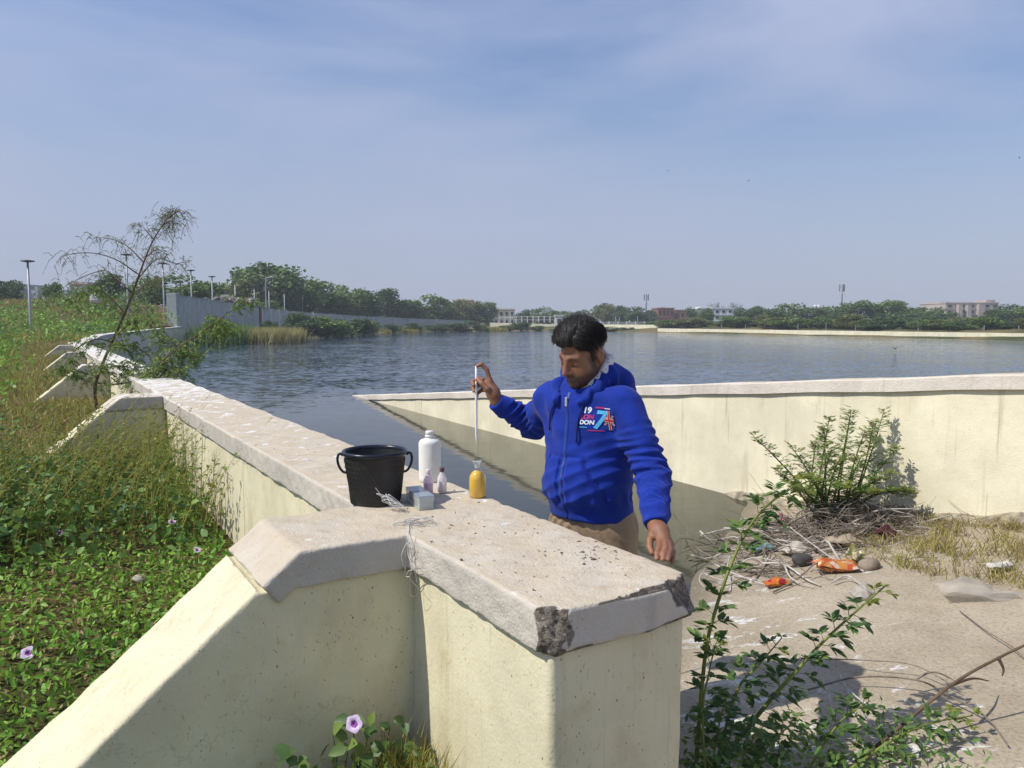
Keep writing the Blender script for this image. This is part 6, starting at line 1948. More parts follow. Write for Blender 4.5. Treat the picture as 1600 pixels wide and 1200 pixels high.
# ------------------------------------------------------------------ the far side
ORD = ['first', 'second', 'third', 'fourth', 'fifth', 'sixth', 'seventh', 'eighth', 'ninth', 'tenth', 'eleventh', 'twelfth', 'thirteenth', 'fourteenth', 'fifteenth',
       'sixteenth', 'seventeenth', 'eighteenth', 'nineteenth', 'twentieth', 'twenty first', 'twenty second', 'twenty third', 'twenty fourth', 'twenty fifth', 'twenty sixth']
# long pale wall that retains the bank
pw = empty('boundary_wall', (pale[0][0], pale[0][1], 0.8), 'long pale blue grey wall running along the left shore', 'wall')
def seg_wall(name, a, b, za, zb, z0, th, mat, parent):
    a, b = Vector(a), Vector(b); t = (b - a).normalized(); n_ = Vector((t.y, -t.x, 0)) * th * 0.5
    V = []
    for p, zt in ((a, za), (b, zb)):
        for sg in (-1, 1):
            V += [p + n_ * sg + Vector((0, 0, z0)), p + n_ * sg + Vector((0, 0, zt))]
    F = [[0, 1, 3, 2], [4, 6, 7, 5], [0, 4, 5, 1], [2, 3, 7, 6], [1, 5, 7, 3], [0, 2, 6, 4]]
    bm = bmesh.new(); vs = [bm.verts.new(v) for v in V]
    for f in F: bm.faces.new([vs[k] for k in f])
    bmesh.ops.recalc_face_normals(bm, faces=bm.faces)
    me = bpy.data.meshes.new(name); bm.to_mesh(me); bm.free()
    return add(name, me, mat, parent)
M['pale_cap'] = plain('pale_grey_cap', (0.40, 0.42, 0.42), 0.9, 0.15, 1)
M['rust'] = plain('rust_brown_post', (0.20, 0.085, 0.035), 0.9, 0.3, 3)
for i_ in range(len(pale) - 1):
    (x0, y0, z0), (x1, y1, z1) = pale[i_], pale[i_ + 1]
    nseg = 4
    for k in range(nseg):
        f0, f1 = k / nseg, (k + 1) / nseg - 0.012
        a = (x0 + (x1 - x0) * f0, y0 + (y1 - y0) * f0, 0); b = (x0 + (x1 - x0) * f1, y0 + (y1 - y0) * f1, 0)
        za, zb = z0 + (z1 - z0) * f0, z0 + (z1 - z0) * f1
        seg_wall('wall_panel', a, b, za - 0.08, zb - 0.08, -0.6, 0.30, M['blue_plaster'], pw)
        seg_wall('wall_cap', a, b, za, zb, za - 0.082, 0.40, M['pale_cap'], pw)
add('pier', MB().box((pier.x - 0.15, pier.y - 0.1, 1.55), (0.75, 0.6, 4.5), None, 0.03).mesh('pier'), M['pale_cap'], pw)
rp_ = at_y(407, 490, 87)
add('rusty_post', MB().box((rp_.x, 86.6, 1.75), (0.40, 0.5, 3.1), None, 0.02).mesh('rusty_post'), M['rust'], pw)

# lamp posts
M['pole'] = plain('galvanised_pole', (0.34, 0.36, 0.39), 0.5, 0.1, 3, metal=0.3)
M['lamp'] = plain('dark_lamp_head', (0.10, 0.10, 0.11), 0.5, 0.1)
pole_me = MB().tube([(0, 0, 0), (0, 0, 0.9), (0, 0, 5.0)], [0.085, 0.075, 0.055], 8).mesh('pole', True)
head_me = MB().lathe((0, 0, 4.98), [(0, 0), (0.10, 0.0), (0.36, 0.06), (0.36, 0.11), (0.06, 0.16), (0, 0.16)], 16).mesh('lamp_head', True)
lamps = [(43, 406, 44), (197, 396, 56), (254, 410, 64), (298, 421, 73), (331, 431, 83), (367, 438, 92), (397, 445, 103), (420, 449, 111), (444, 454, 122), (472, 458, 133), (495, 462, 146), (515, 465, 158),
         (537, 468, 171), (554, 470, 182), (572, 472, 194), (590, 474, 207), (607, 476.5, 226), (627, 480, 252), (685, 482, 270)]
lamps = [(u, v, y if k == 0 else min(y, 60 + (y - 60) * 0.75)) for k, (u, v, y) in enumerate(lamps)]
for k, (u, v, y) in enumerate(lamps):
    tp_ = at_y(u, v, y)
    hgt_ = 4.45 if k == 0 else 5.0
    e = empty('lamp_post', (tp_.x, y, tp_.z - 5.14 * (hgt_ / 5.0)), ('grey lamp post standing alone in the grass at the far left' if k == 0 else 'grey lamp post in the row behind the pale wall, %s from the left' % ORD[k - 1]), 'lamp post', 'lamp posts')
    e.scale = (1, 1, hgt_ / 5.0)
    add('pole', pole_me, M['pole'], e, keep=False); add('lamp_head', head_me, M['lamp'], e, keep=False)
tp_ = at_y(415, 433, 92)
sl_ = empty('street_light', (tp_.x, 92, 1.5), 'taller street light with curved arm before the large trees', 'street light')
hh = tp_.z - 1.5
add('pole', MB().tube(smooth_path([(tp_.x, 92, 1.5), (tp_.x, 92, 1.5 + hh * 0.9), (tp_.x + 0.25, 92, 1.5 + hh * 0.98), (tp_.x + 0.9, 92, 1.5 + hh * 1.02)], 16), list(np.linspace(0.10, 0.05, 16)), 8).mesh('pole', True), M['pole'], sl_)
add('lamp_head', MB().box((tp_.x + 1.1, 92, 1.5 + hh * 1.03), (0.6, 0.22, 0.09), None, 0.02).mesh('lamp_head'), M['pole'], sl_)

# ---- trees: several crowns, each used at different sizes
M['t_green'] = leaf_mat('tree_leaf', ((0.055, 0.106, 0.031), (0.115, 0.196, 0.050), (0.226, 0.328, 0.088)), 0.6, 0.2, 0.5)
M['t_dark'] = leaf_mat('dark_tree_leaf', ((0.032, 0.068, 0.029), (0.068, 0.127, 0.047), (0.134, 0.209, 0.068)), 0.6, 0.2, 0.5)
M['t_olive'] = leaf_mat('olive_tree_leaf', ((0.089, 0.108, 0.035), (0.157, 0.186, 0.058), (0.255, 0.275, 0.099)), 0.6, 0.2, 0.5)
M['t_bare'] = leaf_mat('bare_crown_twigs', ((0.10, 0.080, 0.060), (0.16, 0.130, 0.10), (0.22, 0.18, 0.14)), 0.9, 0.0, 0.5)
M['trunk'] = plain('tree_bark', (0.10, 0.075, 0.055), 0.95, 0.3, 3)
def crown_mesh(seed, n=3400, blobs=17, leaf=0.030, flat=1.0, low=0.25):
    """a crown about 1 wide and 1 tall (unit tree), made of leaf clumps"""
    g = np.random.default_rng(seed)
    c = g.normal(size=(blobs, 3)); c = c / np.linalg.norm(c, axis=1, keepdims=True) * g.uniform(0.35, 1.0, (blobs, 1)) ** 0.6
    c = c * np.array([0.34, 0.34, 0.38 * flat]) + np.array([0, 0, 0.50])
    c[:, 2] = np.clip(c[:, 2], low, 0.86)
    r_ = g.uniform(0.10, 0.19, blobs)
    k = g.integers(0, blobs, n)
    d = g.normal(size=(n, 3)); d[:, 2] += 0.35; d /= np.linalg.norm(d, axis=1, keepdims=True)
    P = c[k] + d * (r_[k] * g.uniform(0.45, 1.12, n))[:, None] * np.array([1, 1, 0.8])
    l = g.uniform(0.6, 1.5, n) * leaf
    D = nrm(g.normal(size=(n, 3))); N = nrm(d + 0.7 * g.normal(size=(n, 3)))
    V, F = leaves(P, D, N, l * 1.3, l * 0.62, simple=True)
    return mesh_np('crown', V, F), c
def trunk_mesh(c, seed, spread=1.0):
    g = random.Random(seed); mb = MB()
    mb.tube(smooth_path([(0, 0, -0.05), (0.01, 0.0, 0.18), (-0.01, 0.01, 0.36), (0.01, 0, 0.6)], 8), list(np.linspace(0.035, 0.014, 8)), 7)
    for k in range(len(c)):
        st_ = Vector((0, 0, g.uniform(0.16, 0.42)))
        mb.tube(smooth_path([st_, st_.lerp(Vector(c[k]), 0.5) + Vector((0, 0, -0.03)), Vector(c[k])], 6), list(np.linspace(0.013, 0.004, 6)), 5)
    return mb.mesh('trunk', True)
TREES = []
for k in range(6):
    cm, cc = crown_mesh(500 + k, 4200, 22 + k, 0.030, (1.0, 0.85, 1.1, 0.8, 1.0, 0.9)[k], (0.14, 0.10, 0.18, 0.08, 0.14, 0.10)[k])
    TREES.append((cm, trunk_mesh(cc, 600 + k)))
# bare crown: fine branching only
def bare_tree():
    g = random.Random(77); mb = MB()
    def grow(p, d, ln_, r_, lev):
        e = p + d * ln_
        mb.tube([p, p.lerp(e, .5) + Vector((g.gauss(0, .01), g.gauss(0, .01), 0)), e], [r_, r_ * .8, r_ * .6], 4, cap=False)
        if lev == 0: return
        for _ in range(4 if lev < 4 else 5):
            nd_ = (d + Vector((g.gauss(0, .6), g.gauss(0, .6), g.gauss(0.05, .4)))).normalized()
            grow(e if g.random() < .6 else p.lerp(e, .7), nd_, ln_ * g.uniform(.55, .8), r_ * .55, lev - 1)
    grow(Vector((0, 0, 0)), Vector((0, 0, 1)), 0.34, 0.03, 5)
    return mb.mesh('crown')
BARE = bare_tree()
def gz_at(x, y):
    zb = -9
    if y < 160 and x < np.interp(y, edge_y, edge_x): zb = bank_z(np.array([[x, y]]))[0]
    return max(zb, ground_z(np.array([[x, y]]))[0])
tree_n = [0]
def tree(u, vtop, wpx, y, lab, mat='t_green', kind=None, name='tree', group='trees round the lake', cat='tree', zb=None):
    k = tree_n[0]; tree_n[0] += 1
    if cat == 'tree' and mat != 't_bare': vtop -= 4; wpx *= 1.28
    elif name == 'hedge_shrub': vtop -= 3; wpx *= 1.2
    p = at_y(u, vtop, y)
    z0 = gz_at(p.x, y) if zb is None else zb
    H_ = max(p.z - z0, 0.5)
    wd = wpx * y / 1200.0
    z0 -= 0.12 * H_; H_ = p.z - z0
    e = empty(name, (p.x, y, z0 - 0.05), lab, cat, group)
    e.rotation_euler = (0, 0, (k * 2.399) % 6.283)
    e.scale = (wd / 0.92, wd / 0.92, H_ / 1.0)
    cm, tm = TREES[(k * 5 + 1) % 6]
    key = (cm.name, mat)
    if mat == 't_bare':
        add('crown', BARE, M['t_bare'], e, keep=False)
        return e
    me = CROWNS.get(key)
    if me is None:
        me = cm.copy(); me.materials.clear(); me.materials.append(M[mat]); CROWNS[key] = me
    add('crown', me, None, e, keep=False)
    add('trunk', tm, M['trunk'], e, keep=False)
    return e
CROWNS = {}
left = [(8, 430, 50, 80, 't_dark'), (28, 437, 22, 84, 't_olive'), (82, 440, 30, 78, 't_green'), (168, 428, 50, 74, 't_dark'), (228, 428, 64, 82, 't_green'), (284, 419, 96, 84, 't_green'), (338, 442, 50, 96, 't_dark'),
        (416, 405, 112, 112, 't_green'), (388, 424, 60, 108, 't_olive'), (466, 421, 70, 118, 't_green'), (505, 427, 78, 124, 't_green'), (552, 440, 66, 130, 't_green'), (578, 455, 44, 134, 't_dark'), (606, 453, 60, 140, 't_dark'),
        (442, 448, 56, 112, 't_dark'), (524, 455, 60, 124, 't_olive'), (655, 456, 78, 150, 't_green'), (690, 466, 52, 158, 't_dark'), (718, 466, 40, 165, 't_olive'), (742, 471, 44, 168, 't_olive'), (630, 470, 50, 150, 't_dark'), (760, 474, 36, 172, 't_green')]
for k, (u, vt, w, y, mt) in enumerate(sorted(left)):
    tree(u, vt, w, y, 'tree behind the pale wall on the left shore, %s from the left' % ORD[k], mt, group='trees on the left shore')
right = [(822, 481, 34, 190, 't_dark'), (850, 477, 40, 188, 't_green'), (880, 483, 32, 190, 't_green'), (905, 484, 30, 185, 't_dark'), (945, 474, 42, 180, 't_olive'), (972, 480, 30, 176, 't_dark'), (1000, 476, 46, 172, 't_dark'),
         (1086, 478, 32, 165, 't_dark'), (1103, 477, 28, 160, 't_green'), (1168, 480, 40, 150, 't_dark'), (1188, 479, 44, 146, 't_dark'), (1232, 469, 62, 142, 't_green'), (1262, 477, 44, 140, 't_dark'), (1300, 473, 56, 142, 't_green'),
         (1345, 469, 60, 138, 't_green'), (1388, 471, 52, 136, 't_green'), (1408, 466, 36, 140, 't_dark'), (1445, 475, 58, 132, 't_green'), (1425, 488, 70, 124, 't_dark'), (1500, 497, 50, 118, 't_olive'), (1585, 470, 56, 122, 't_dark'), (1555, 486, 44, 118, 't_dark'),
         (1320, 488, 60, 130, 't_dark'), (1215, 488, 60, 132, 't_dark'), (1612, 476, 50, 118, 't_green'), (1476, 488, 40, 126, 't_dark')]
for k, (u, vt, w, y, mt) in enumerate(sorted(right)):
    tree(u, vt, w, y, 'tree behind the right shore, %s from the left' % ORD[k], mt, group='trees on the right shore')
tree(1121, 467, 32, 175, 'leafless brown tree beside the white house, left one of two', 't_bare')
tree(1145, 467, 34, 175, 'leafless brown tree beside the white house, right one of two', 't_bare')
# shrubs along both shores
shrubs_l = [(470, 487, 70, 78, 't_dark'), (510, 485, 96, 80, 't_green'), (550, 489, 84, 90, 't_dark'), (575, 496, 60, 108, 't_green'), (525, 503, 60, 90, 't_green'), (612, 504, 40, 118, 't_dark'), (645, 503, 40, 122, 't_dark'),
            (690, 501, 56, 128, 't_dark'), (722, 497, 60, 130, 't_dark'), (752, 503, 34, 132, 't_green'), (790, 506, 40, 138, 't_olive'), (815, 501, 46, 140, 't_dark'), (840, 508, 30, 140, 't_green'), (420, 497, 36, 76, 't_dark')]
for k, (u, vt, w, y, mt) in enumerate(sorted(shrubs_l)):
    tree(u, vt, w, y, 'rounded shrub on the left water edge, %s from the left' % ORD[k], mt, name='shore_shrub', group='shrubs on the left water edge', cat='shrub', zb=0.0)
shrubs_r = [(870, 511, 30, 138, 't_green'), (957, 508, 36, 134, 't_dark'), (985, 509, 40, 132, 't_dark'), (1005, 510, 30, 132, 't_green')]
for k, (u, vt, w, y, mt) in enumerate(sorted(shrubs_r)):
    tree(u, vt, w, y, 'low shrub in front of the cream shore wall, %s from the left' % ORD[k], mt, name='shore_shrub', group='shrubs before the cream wall', cat='shrub', zb=0.0)
g = random.Random(8); row = []
for k in range(26):
    u = 1030 + k * 23 + g.uniform(-6, 6)
    row.append((u, g.uniform(492, 504), g.uniform(38, 64), on_z(u, 518.5 + (u - 1000) * 0.0212, 0).y + g.uniform(3, 9), g.choice(['t_green', 't_dark', 't_dark', 't_olive'])))
for k, (u, vt, w, y, mt) in enumerate(row):
    tree(u, vt, w, y, 'bushy shrub in the hedge behind the right shore wall, %s from the left' % ORD[k], mt, name='hedge_shrub', group='hedge of shrubs on the right shore', cat='shrub')
g = random.Random(18)
for k in range(18):
    u = 300 + k * 25 + g.uniform(-7, 7); y = float(np.interp(u, [277, 410, 560, 740], [66, 96, 140, 172])) + g.uniform(0, 6)
    tree(u, float(np.interp(u, [300, 420, 560, 740], [458, 472, 482, 490])) + g.uniform(-4, 5), g.uniform(34, 54), y, 'low bush showing above the pale wall, %s from the left' % ORD[k], g.choice(['t_green', 't_dark', 't_olive']), name='bank_bush', group='bushes behind the pale wall', cat='shrub')
M['reed'] = leaf_mat('pale_reed', ((0.26, 0.22, 0.085), (0.42, 0.36, 0.15), (0.58, 0.52, 0.26)), 0.8, 0.3, 1.5)
def reeds(u0, u1, y, vtop, mat, lab, n, w):
    x0, x1 = at_y(u0, 530, y).x, at_y(u1, 530, y).x
    P = np.c_[rng.uniform(x0, x1, n), rng.uniform(y - 1.5, y + 4, n), np.full(n, 0.0)]
    h_ = at_y(u0, vtop, y).z
    return blades('reed_bed', P, (h_ * 0.55, h_), w, mat, lab, 10, 0.22, 0.22, 'reeds')
reeds(312, 372, 57, 501, M['leaf_dark'], 'dark green reeds at the water edge below the pier', 260, 0.035)
reeds(368, 458, 60, 507, M['reed'], 'pale straw reeds at the left water edge', 420, 0.035)
reeds(595, 612, 118, 513, M['straw_green'], 'small straw reed patch on the far left shore', 70, 0.06)
reeds(628, 652, 120, 512, M['straw_green'], 'second straw reed patch on the far left shore', 70, 0.06)
reeds(752, 790, 134, 510, M['straw_green'], 'straw reed patch before the far buildings', 90, 0.06)

# ---- cream retaining walls along the far and right shore
def shore_wall(name, pts, z0, hgt_, mat, lab, th=0.4):
    e = empty(name, (pts[0][0], pts[0][1], z0), lab, 'wall')
    for (a, b) in zip(pts, pts[1:]):
        seg_wall('wall_panel', (a[0], a[1], 0), (b[0], b[1], 0), z0 + hgt_ if len(a) < 3 else a[2], z0 + hgt_ if len(b) < 3 else b[2], z0 - 0.8, th, mat, e)
    return e
sp_ = [on_z(u, v, 0) for u, v in ((1030, 519.2), (1100, 520.8), (1200, 522.8), (1300, 525), (1400, 527.2), (1500, 529.4), (1620, 532))]
shore_wall('shore_wall', [(p.x, p.y + 0.4) for p in sp_], 0.0, 0.62, M['far_plaster'], 'low cream wall along the right water edge')
a0, a1 = at_y(920, 512, 142), at_y(1031, 513, 126)
shore_wall('shore_wall', [(a0.x, a0.y, at_y(920, 507, 142).z), (a1.x, a1.y, at_y(1031, 507.5, 126).z)], 0.2, 1.0, M['far_plaster'], 'taller cream wall behind the low shrubs in the middle distance')
a0, a1 = at_y(766, 512, 152), at_y(880, 512, 148)
shore_wall('shore_wall', [(a0.x, a0.y, at_y(766, 504, 152).z), (a1.x, a1.y, at_y(880, 507, 148).z)], 0.2, 1.0, M['far_plaster'], 'cream wall along the far shore left of the person')
# white railings on it
M['white'] = plain('white_paint', (0.66, 0.66, 0.64), 0.7, 0.1, 2)
def railing(u0, u1, v0, v1, y, n, lab):
    a, b = at_y(u0, v1, y), at_y(u1, v1, y); tz = at_y(u0, v0, y).z
    e = empty('railing', a, lab, 'railing')
    for zz in (a.z + (tz - a.z) * 0.45, tz - 0.06):
        add('rail', MB().box(((a.x + b.x) / 2, y, zz), (b.x - a.x, 0.08, 0.10)).mesh('rail'), M['white'], e)
    for k in range(n):
        x = a.x + (b.x - a.x) * k / (n - 1)
        add('post', MB().box((x, y - 0.003, (a.z + tz) / 2 + 0.05), (0.22, 0.20, tz - a.z + 0.1)).mesh('post'), M['white'], e)
railing(780, 868, 494.5, 504, 156, 11, 'white post railing in front of the pale far building')
railing(938, 1062, 503, 508.5, 140, 10, 'white railing on the cream wall right of the person')
railing(1350, 1520, 514.5, 521, 104, 9, 'white railing behind the right shore wall')
# thin fence posts along the right shore
fp_me = MB().tube([(0, 0, 0), (0, 0, 1.0)], [0.05, 0.045], 6).mesh('post')
fpx = [(1128, 505), (1165, 507), (1215, 506), (1247, 506), (1291, 505), (1337, 507), (1384, 507), (1435, 507), (1485, 507), (1538, 508), (1592, 509)]
for k, (u, v) in enumerate(fpx):
    y = on_z(u, 518.5 + (u - 1000) * 0.0212, 0).y + 2.5; t_ = at_y(u, v, y)
    o = add('fence_post', fp_me, M['pole'], label='thin grey fence post behind the right shore wall, %s from the left' % ORD[k], cat='fence post', group='fence posts on the right shore')
    o.location = (t_.x, y, 0.3); o.scale = (1, 1, max(t_.z - 0.3, 0.5))
for k, (u, v0, v1) in enumerate(((962, 494, 507), (968, 495, 507), (996, 494, 507), (1331, 492, 512))):
    y = 138 if k < 3 else 112; a, b = at_y(u, v1, y), at_y(u, v0, y)
    o = add('utility_pole', fp_me, M['pole'], label=('slim grey pole above the cream wall, %s from the left' % ORD[k] if k < 3 else 'slim pale pole in the hedge on the right shore'), cat='pole', group='slim poles on the far shore')
    o.location = (a.x, y, a.z - 0.6); o.scale = (1.6, 1.6, b.z - a.z + 0.6)

# ---- buildings
M['pane'] = plain('dark_window_pane', (0.035, 0.042, 0.05), 0.2, 0.1)
def building(name, u0, u1, vtop, y, depth, col, lab, storeys, bays, boxes=(), rot=0.0, zb=0.6, winc='pane', door=False):
    a, b = at_y(u0, vtop, y), at_y(u1, vtop, y)
    w_, H_ = b.x - a.x, a.z - zb
    cx_ = (a.x + b.x) / 2
    e = empty(name, (cx_, y + depth / 2, zb), lab, 'building')
    mt = plain(name + '_wall', col, 0.9, 0.10, 0.5)
    cap = plain(name + '_trim', [min(1, c * 1.12) for c in col], 0.9, 0.1, 0.5)
    add('wall', MB().box((cx_, y + depth / 2, zb + H_ / 2), (w_, depth, H_)).mesh('wall'), mt, e)
    add('parapet', MB().box((cx_, y + depth / 2, zb + H_ + 0.12), (w_ + 0.3, depth + 0.3, 0.28)).mesh('parapet'), cap, e)
    for bx_ in boxes:                     # (u0, u1, vtop, dy, depth)
        p0, p1 = at_y(bx_[0], bx_[2], y), at_y(bx_[1], bx_[2], y)
        add('roof_room', MB().box(((p0.x + p1.x) / 2, y + bx_[3] + bx_[4] / 2, (p0.z + zb) / 2), (p1.x - p0.x, bx_[4], p0.z - zb)).mesh('roof_room'), mt, e)
    sh = H_ / storeys
    for f in range(storeys):
        for k in range(bays):
            x = a.x + w_ * (k + 0.5) / bays; z = zb + sh * (f + 0.55)
            ww, wh = min(1.3, w_ / bays * 0.5), min(1.2, sh * 0.42)
            fr = add('window', MB().box((x, y - 0.03, z), (ww + 0.24, 0.10, wh + 0.24)).mesh('window'), cap, e)
            add('pane', MB().box((x, y - 0.07, z), (ww, 0.06, wh)).mesh('pane'), M[winc], fr)
        if f: add('floor_band', MB().box((cx_, y - 0.06, zb + sh * f), (w_ + 0.1, 0.16, 0.16)).mesh('floor_band'), cap, e)
    return e
building('apartment_block', 1478, 1560, 474, 190, 12, (0.42, 0.37, 0.335), 'beige pink apartment block rising above the trees at the far right', 4, 7,
         [(1466, 1480, 481, 1.0, 8), (1479, 1494, 471, 3, 6), (1494, 1500, 476, -1.2, 3), (1508, 1514, 477, -1.2, 3), (1526, 1536, 475.5, -1.0, 3), (1545, 1553, 472, 4, 5), (1553, 1567, 468, 3, 6)])
building('white_house', 1095, 1146, 482.5, 168, 8, (0.62, 0.64, 0.66), 'white house with bluish storeys beside the leafless trees', 3, 5, [(1098, 1118, 479, 2, 5)])
building('brick_house', 1028, 1053, 482.5, 180, 8, (0.24, 0.115, 0.095), 'dark red brick house above the far shore trees', 2, 4, [(1036, 1042, 480, 2, 3)])
building('brick_house', 1054, 1078, 485.5, 184, 8, (0.30, 0.17, 0.13), 'lower brown brick house to the right of the dark red one', 2, 3)
building('pale_house', 771, 804, 484, 176, 8, (0.58, 0.53, 0.42), 'cream house on the far left shore before the railing', 2, 4, [(774, 784, 480.5, 2, 4)])
building('flat_roof_hut', 868, 879, 494, 150, 3, (0.55, 0.54, 0.50), 'small pale hut at the end of the far railing', 1, 1)
building('yellow_house', 708, 738, 470, 178, 8, (0.50, 0.38, 0.21), 'ochre house half hidden by trees on the left shore', 3, 4, [(716, 728, 467, 2, 4)])
building('grey_shed', 496, 512, 480, 132, 4, (0.36, 0.40, 0.44), 'small grey shed among the left shore trees', 1, 2)
building('cream_block', 108, 136, 444, 92, 7, (0.52, 0.46, 0.38), 'cream block behind the compound wall at the far left', 3, 3, [(119, 128, 440, 2, 3)], zb=2.0)
building('pale_block', 0, 22, 446, 96, 7, (0.42, 0.46, 0.48), 'pale grey block at the left edge behind the compound wall', 2, 3, zb=2.0)
# canopy shelter by the ochre house
ca_, cb_ = at_y(694, 486, 160), at_y(712, 486, 160)
cs = empty('shelter', (ca_.x, 160, 0.8), 'small open shelter with dark roof on the left shore', 'shelter')
add('roof', MB().box(((ca_.x + cb_.x) / 2, 160, ca_.z), (cb_.x - ca_.x + 0.8, 3, 0.2), Matrix.Rotation(R(6), 3, 'Y')).mesh('roof'), M['lamp'], cs)
for x in (ca_.x + .2, cb_.x - .2): add('post', MB().box((x, 159, (ca_.z + 0.6) / 2), (0.14, 0.14, ca_.z - 0.7)).mesh('post'), M['pole'], cs)
# compound wall with pillars at far left
cw = empty('compound_wall', at_y(-60, 470, 80), 'pale green compound wall with pillars at the far left', 'wall')
m_cw = plain('pale_green_paint', (0.42, 0.50, 0.49), 0.9, 0.1, 0.6)
za, zt = 2.9, at_y(0, 449, 80).z
for k in range(12):
    xa, xb = at_y(-60 + k * 17, 460, 80).x, at_y(-60 + (k + 1) * 17, 460, 80).x
    add('wall_panel', MB().box(((xa + xb) / 2, 80, (za + zt) / 2 - 0.15), (xb - xa - 0.34, 0.2, zt - za - 0.3)).mesh('wall_panel'), m_cw, cw)
    add('pillar', MB().box((xb, 79.98, (za + zt) / 2), (0.36, 0.36, zt - za + 0.1)).mesh('pillar'), M['pale_cap'], cw)
# rubble heap behind the pale wall
M['rubble'] = plain('grey_rubble', (0.36, 0.32, 0.29), 0.95, 0.35, 1.5)
g = random.Random(15)
rh = empty('rubble_heap', at_y(345, 470, 82), 'heap of grey broken concrete on top of the pale wall bank', 'rubble')
for k in range(34):
    u = g.uniform(318, 398); y = 80 + g.uniform(0, 5)
    p = at_y(u, 470.5 - 6.5 * math.sin((u - 312) / 90 * math.pi) * g.random(), y)
    add('concrete_lump', MB().box(p, (g.uniform(.3, 1.0), g.uniform(.3, .9), g.uniform(.15, .5)), Matrix.Rotation(g.uniform(0, 3), 3, 'Z') @ Matrix.Rotation(g.uniform(-.5, .5), 3, 'X'), 0.04).mesh('concrete_lump'), M['rubble'], rh)
p0 = at_y(147, 475, 46)
crumple('paper_scrap', at_y(147, 474, 47), (0.30, 0.22, 0.34), plain('white_sack', (0.62, 0.56, 0.48), 0.8, 0.1, 3), 'white sack lying on the grassy bank', 511, 0.9, amp=0.5)

# ---- masts
M['mast'] = plain('dull_grey_mast', (0.17, 0.18, 0.20), 0.7, 0.15, 1)
def mast(u, vt, vb, y, lab):
    a, b = at_y(u, vb, y), at_y(u, vt, y)
    e = empty('phone_mast', (a.x, y, 0.8), lab, 'mast', 'phone masts')
    h_ = b.z - 0.8
    add('pole', MB().tube([(a.x, y, 0.8), (a.x, y, b.z)], [0.40, 0.16], 8).mesh('pole', True), M['mast'], e)
    for k in range(3):
        th = k * 2.09 + 0.4
        x, yy = a.x + 0.75 * math.cos(th), y + 0.75 * math.sin(th)
        add('antenna', MB().box((x, yy, b.z - 1.0), (0.34, 0.25, 2.1), Matrix.Rotation(th, 3, 'Z'), 0.04).mesh('antenna'), M['mast'], e)
        add('bracket', MB().tube([(a.x, y, b.z - 0.8), (x, yy, b.z - 0.8)], 0.08, 5).mesh('bracket'), M['pole'], e)
    add('dish', MB().lathe((a.x + 0.2, y - 0.35, b.z - 2.8), [(0, 0), (0.35, 0.02), (0.42, 0.2), (0.0, 0.25)], 12).mesh('dish', True), M['white'], e)
mast(1315, 444.5, 482, 230, 'tall phone mast above the trees on the right')
mast(1009.5, 460, 484, 260, 'small distant phone mast to the right of the person')
# white roof tanks
M['tank'] = plain('white_tank', (0.7, 0.7, 0.7), 0.5, 0.05)
for k, u in enumerate((1274, 1279)):
    p = at_y(u, 480, 150)
    add('water_tank', MB().lathe(p, [(0, -0.5), (0.36, -0.5), (0.38, 0.3), (0.2, 0.45), (0, 0.47)], 14).mesh('water_tank', True), M['tank'],
        label=('left' if k == 0 else 'right') + ' one of two white roof tanks among the right shore trees', cat='tank', group='white roof tanks')
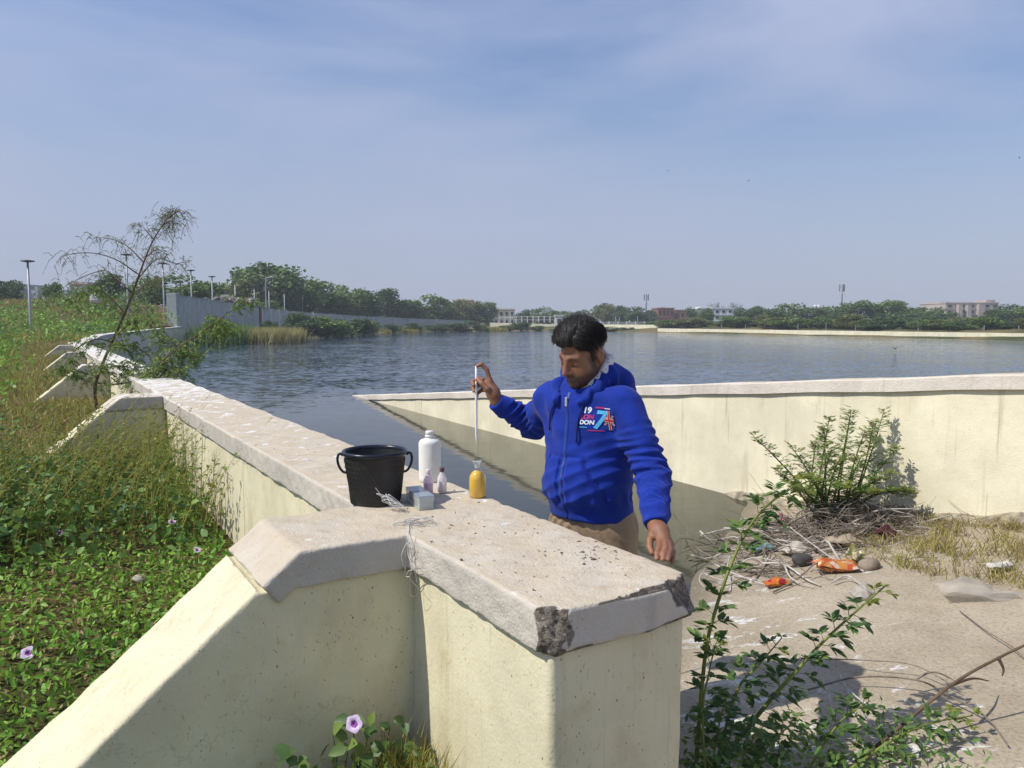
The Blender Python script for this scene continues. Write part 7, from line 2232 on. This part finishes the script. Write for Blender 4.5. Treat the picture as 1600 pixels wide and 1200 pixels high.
# ---- birds
M['bird'] = plain('black_bird', (0.014, 0.013, 0.013), 0.7, 0.1)
def bird(u, v, y, span, flap, rot, lab):
    c = at_y(u, v, y)
    e = empty('bird', c, lab, 'bird', 'birds in the sky')
    Rm = Matrix.Rotation(rot, 3, 'Z')
    V = [Vector((0, -.22, 0)), Vector((.035, -.05, .02)), Vector((.03, .12, .01)), Vector((0.045, .26, 0)), Vector((-.045, .26, 0)), Vector((-.03, .12, .01)), Vector((-.035, -.05, .02)), Vector((0, 0, -.05))]
    F = [[0, 1, 7], [1, 2, 7], [2, 3, 7], [3, 4, 7], [4, 5, 7], [5, 6, 7], [6, 0, 7], [6, 5, 4, 3, 2, 1, 0]]
    add('bird_body', MB().put([c + Rm @ (p * span) for p in V], F).mesh('bird_body'), M['bird'], e)
    for sg in (-1, 1):
        V = [Vector((.02 * sg, -.06, .01)), Vector((.28 * sg, -.10, flap * .6)), Vector((.52 * sg, .03, flap)), Vector((.27 * sg, .06, flap * .55)), Vector((.02 * sg, .10, .01)), Vector((.20 * sg, 0, flap * .45 - .02))]
        F = [[0, 1, 5], [1, 2, 5], [2, 3, 5], [3, 4, 5], [4, 0, 5], [4, 3, 2, 1, 0]]
        add('wing', MB().put([c + Rm @ (p * span) for p in V], F).mesh('wing'), M['bird'], e)
for u, v, y, sp_, fl_, ro, lab in ((1399, 545, 45, 0.50, 0.28, 0.3, 'black bird flying low over the lake on the right'), (1044, 267, 70, 0.36, 0.25, 0.8, 'upper of two birds high above the person'),
                               (1044, 291, 75, 0.34, 0.2, -.5, 'lower of two birds high above the person'), (1170, 283, 70, 0.36, 0.3, 1.2, 'bird high to the right of the person'),
                               (1401, 343, 80, 0.34, 0.2, 0.2, 'bird in the open sky at the right'), (920, 348, 85, 0.30, 0.25, 2.0, 'small bird above the far shore left of centre'),
                               (1029, 346, 90, 0.30, 0.2, 0.5, 'small bird low in the sky above the person'), (1593, 247, 70, 0.4, 0.3, 0.9, 'bird at the upper right edge')):
    bird(u, v, y, sp_, fl_, ro, lab)

# ------------------------------------------------------------------ haze over the lake
hz = MB().box((0, 150, 10.5), (700, 420, 25)).mesh('haze')
m = bpy.data.materials.new('haze'); m.use_nodes = True
nt = m.node_tree
nt.nodes.remove(nt.nodes['Principled BSDF'])
pv = nt.nodes.new('ShaderNodeVolumePrincipled')
pv.inputs['Color'].default_value = (0.85, 0.89, 0.97, 1)
pv.inputs['Density'].default_value = 0.0009
nt.links.new(pv.outputs[0], nt.nodes['Material Output'].inputs['Volume'])
HAZE = True
if HAZE:
    add('haze', hz, m, label='thin pale haze over the lake', kind='stuff')
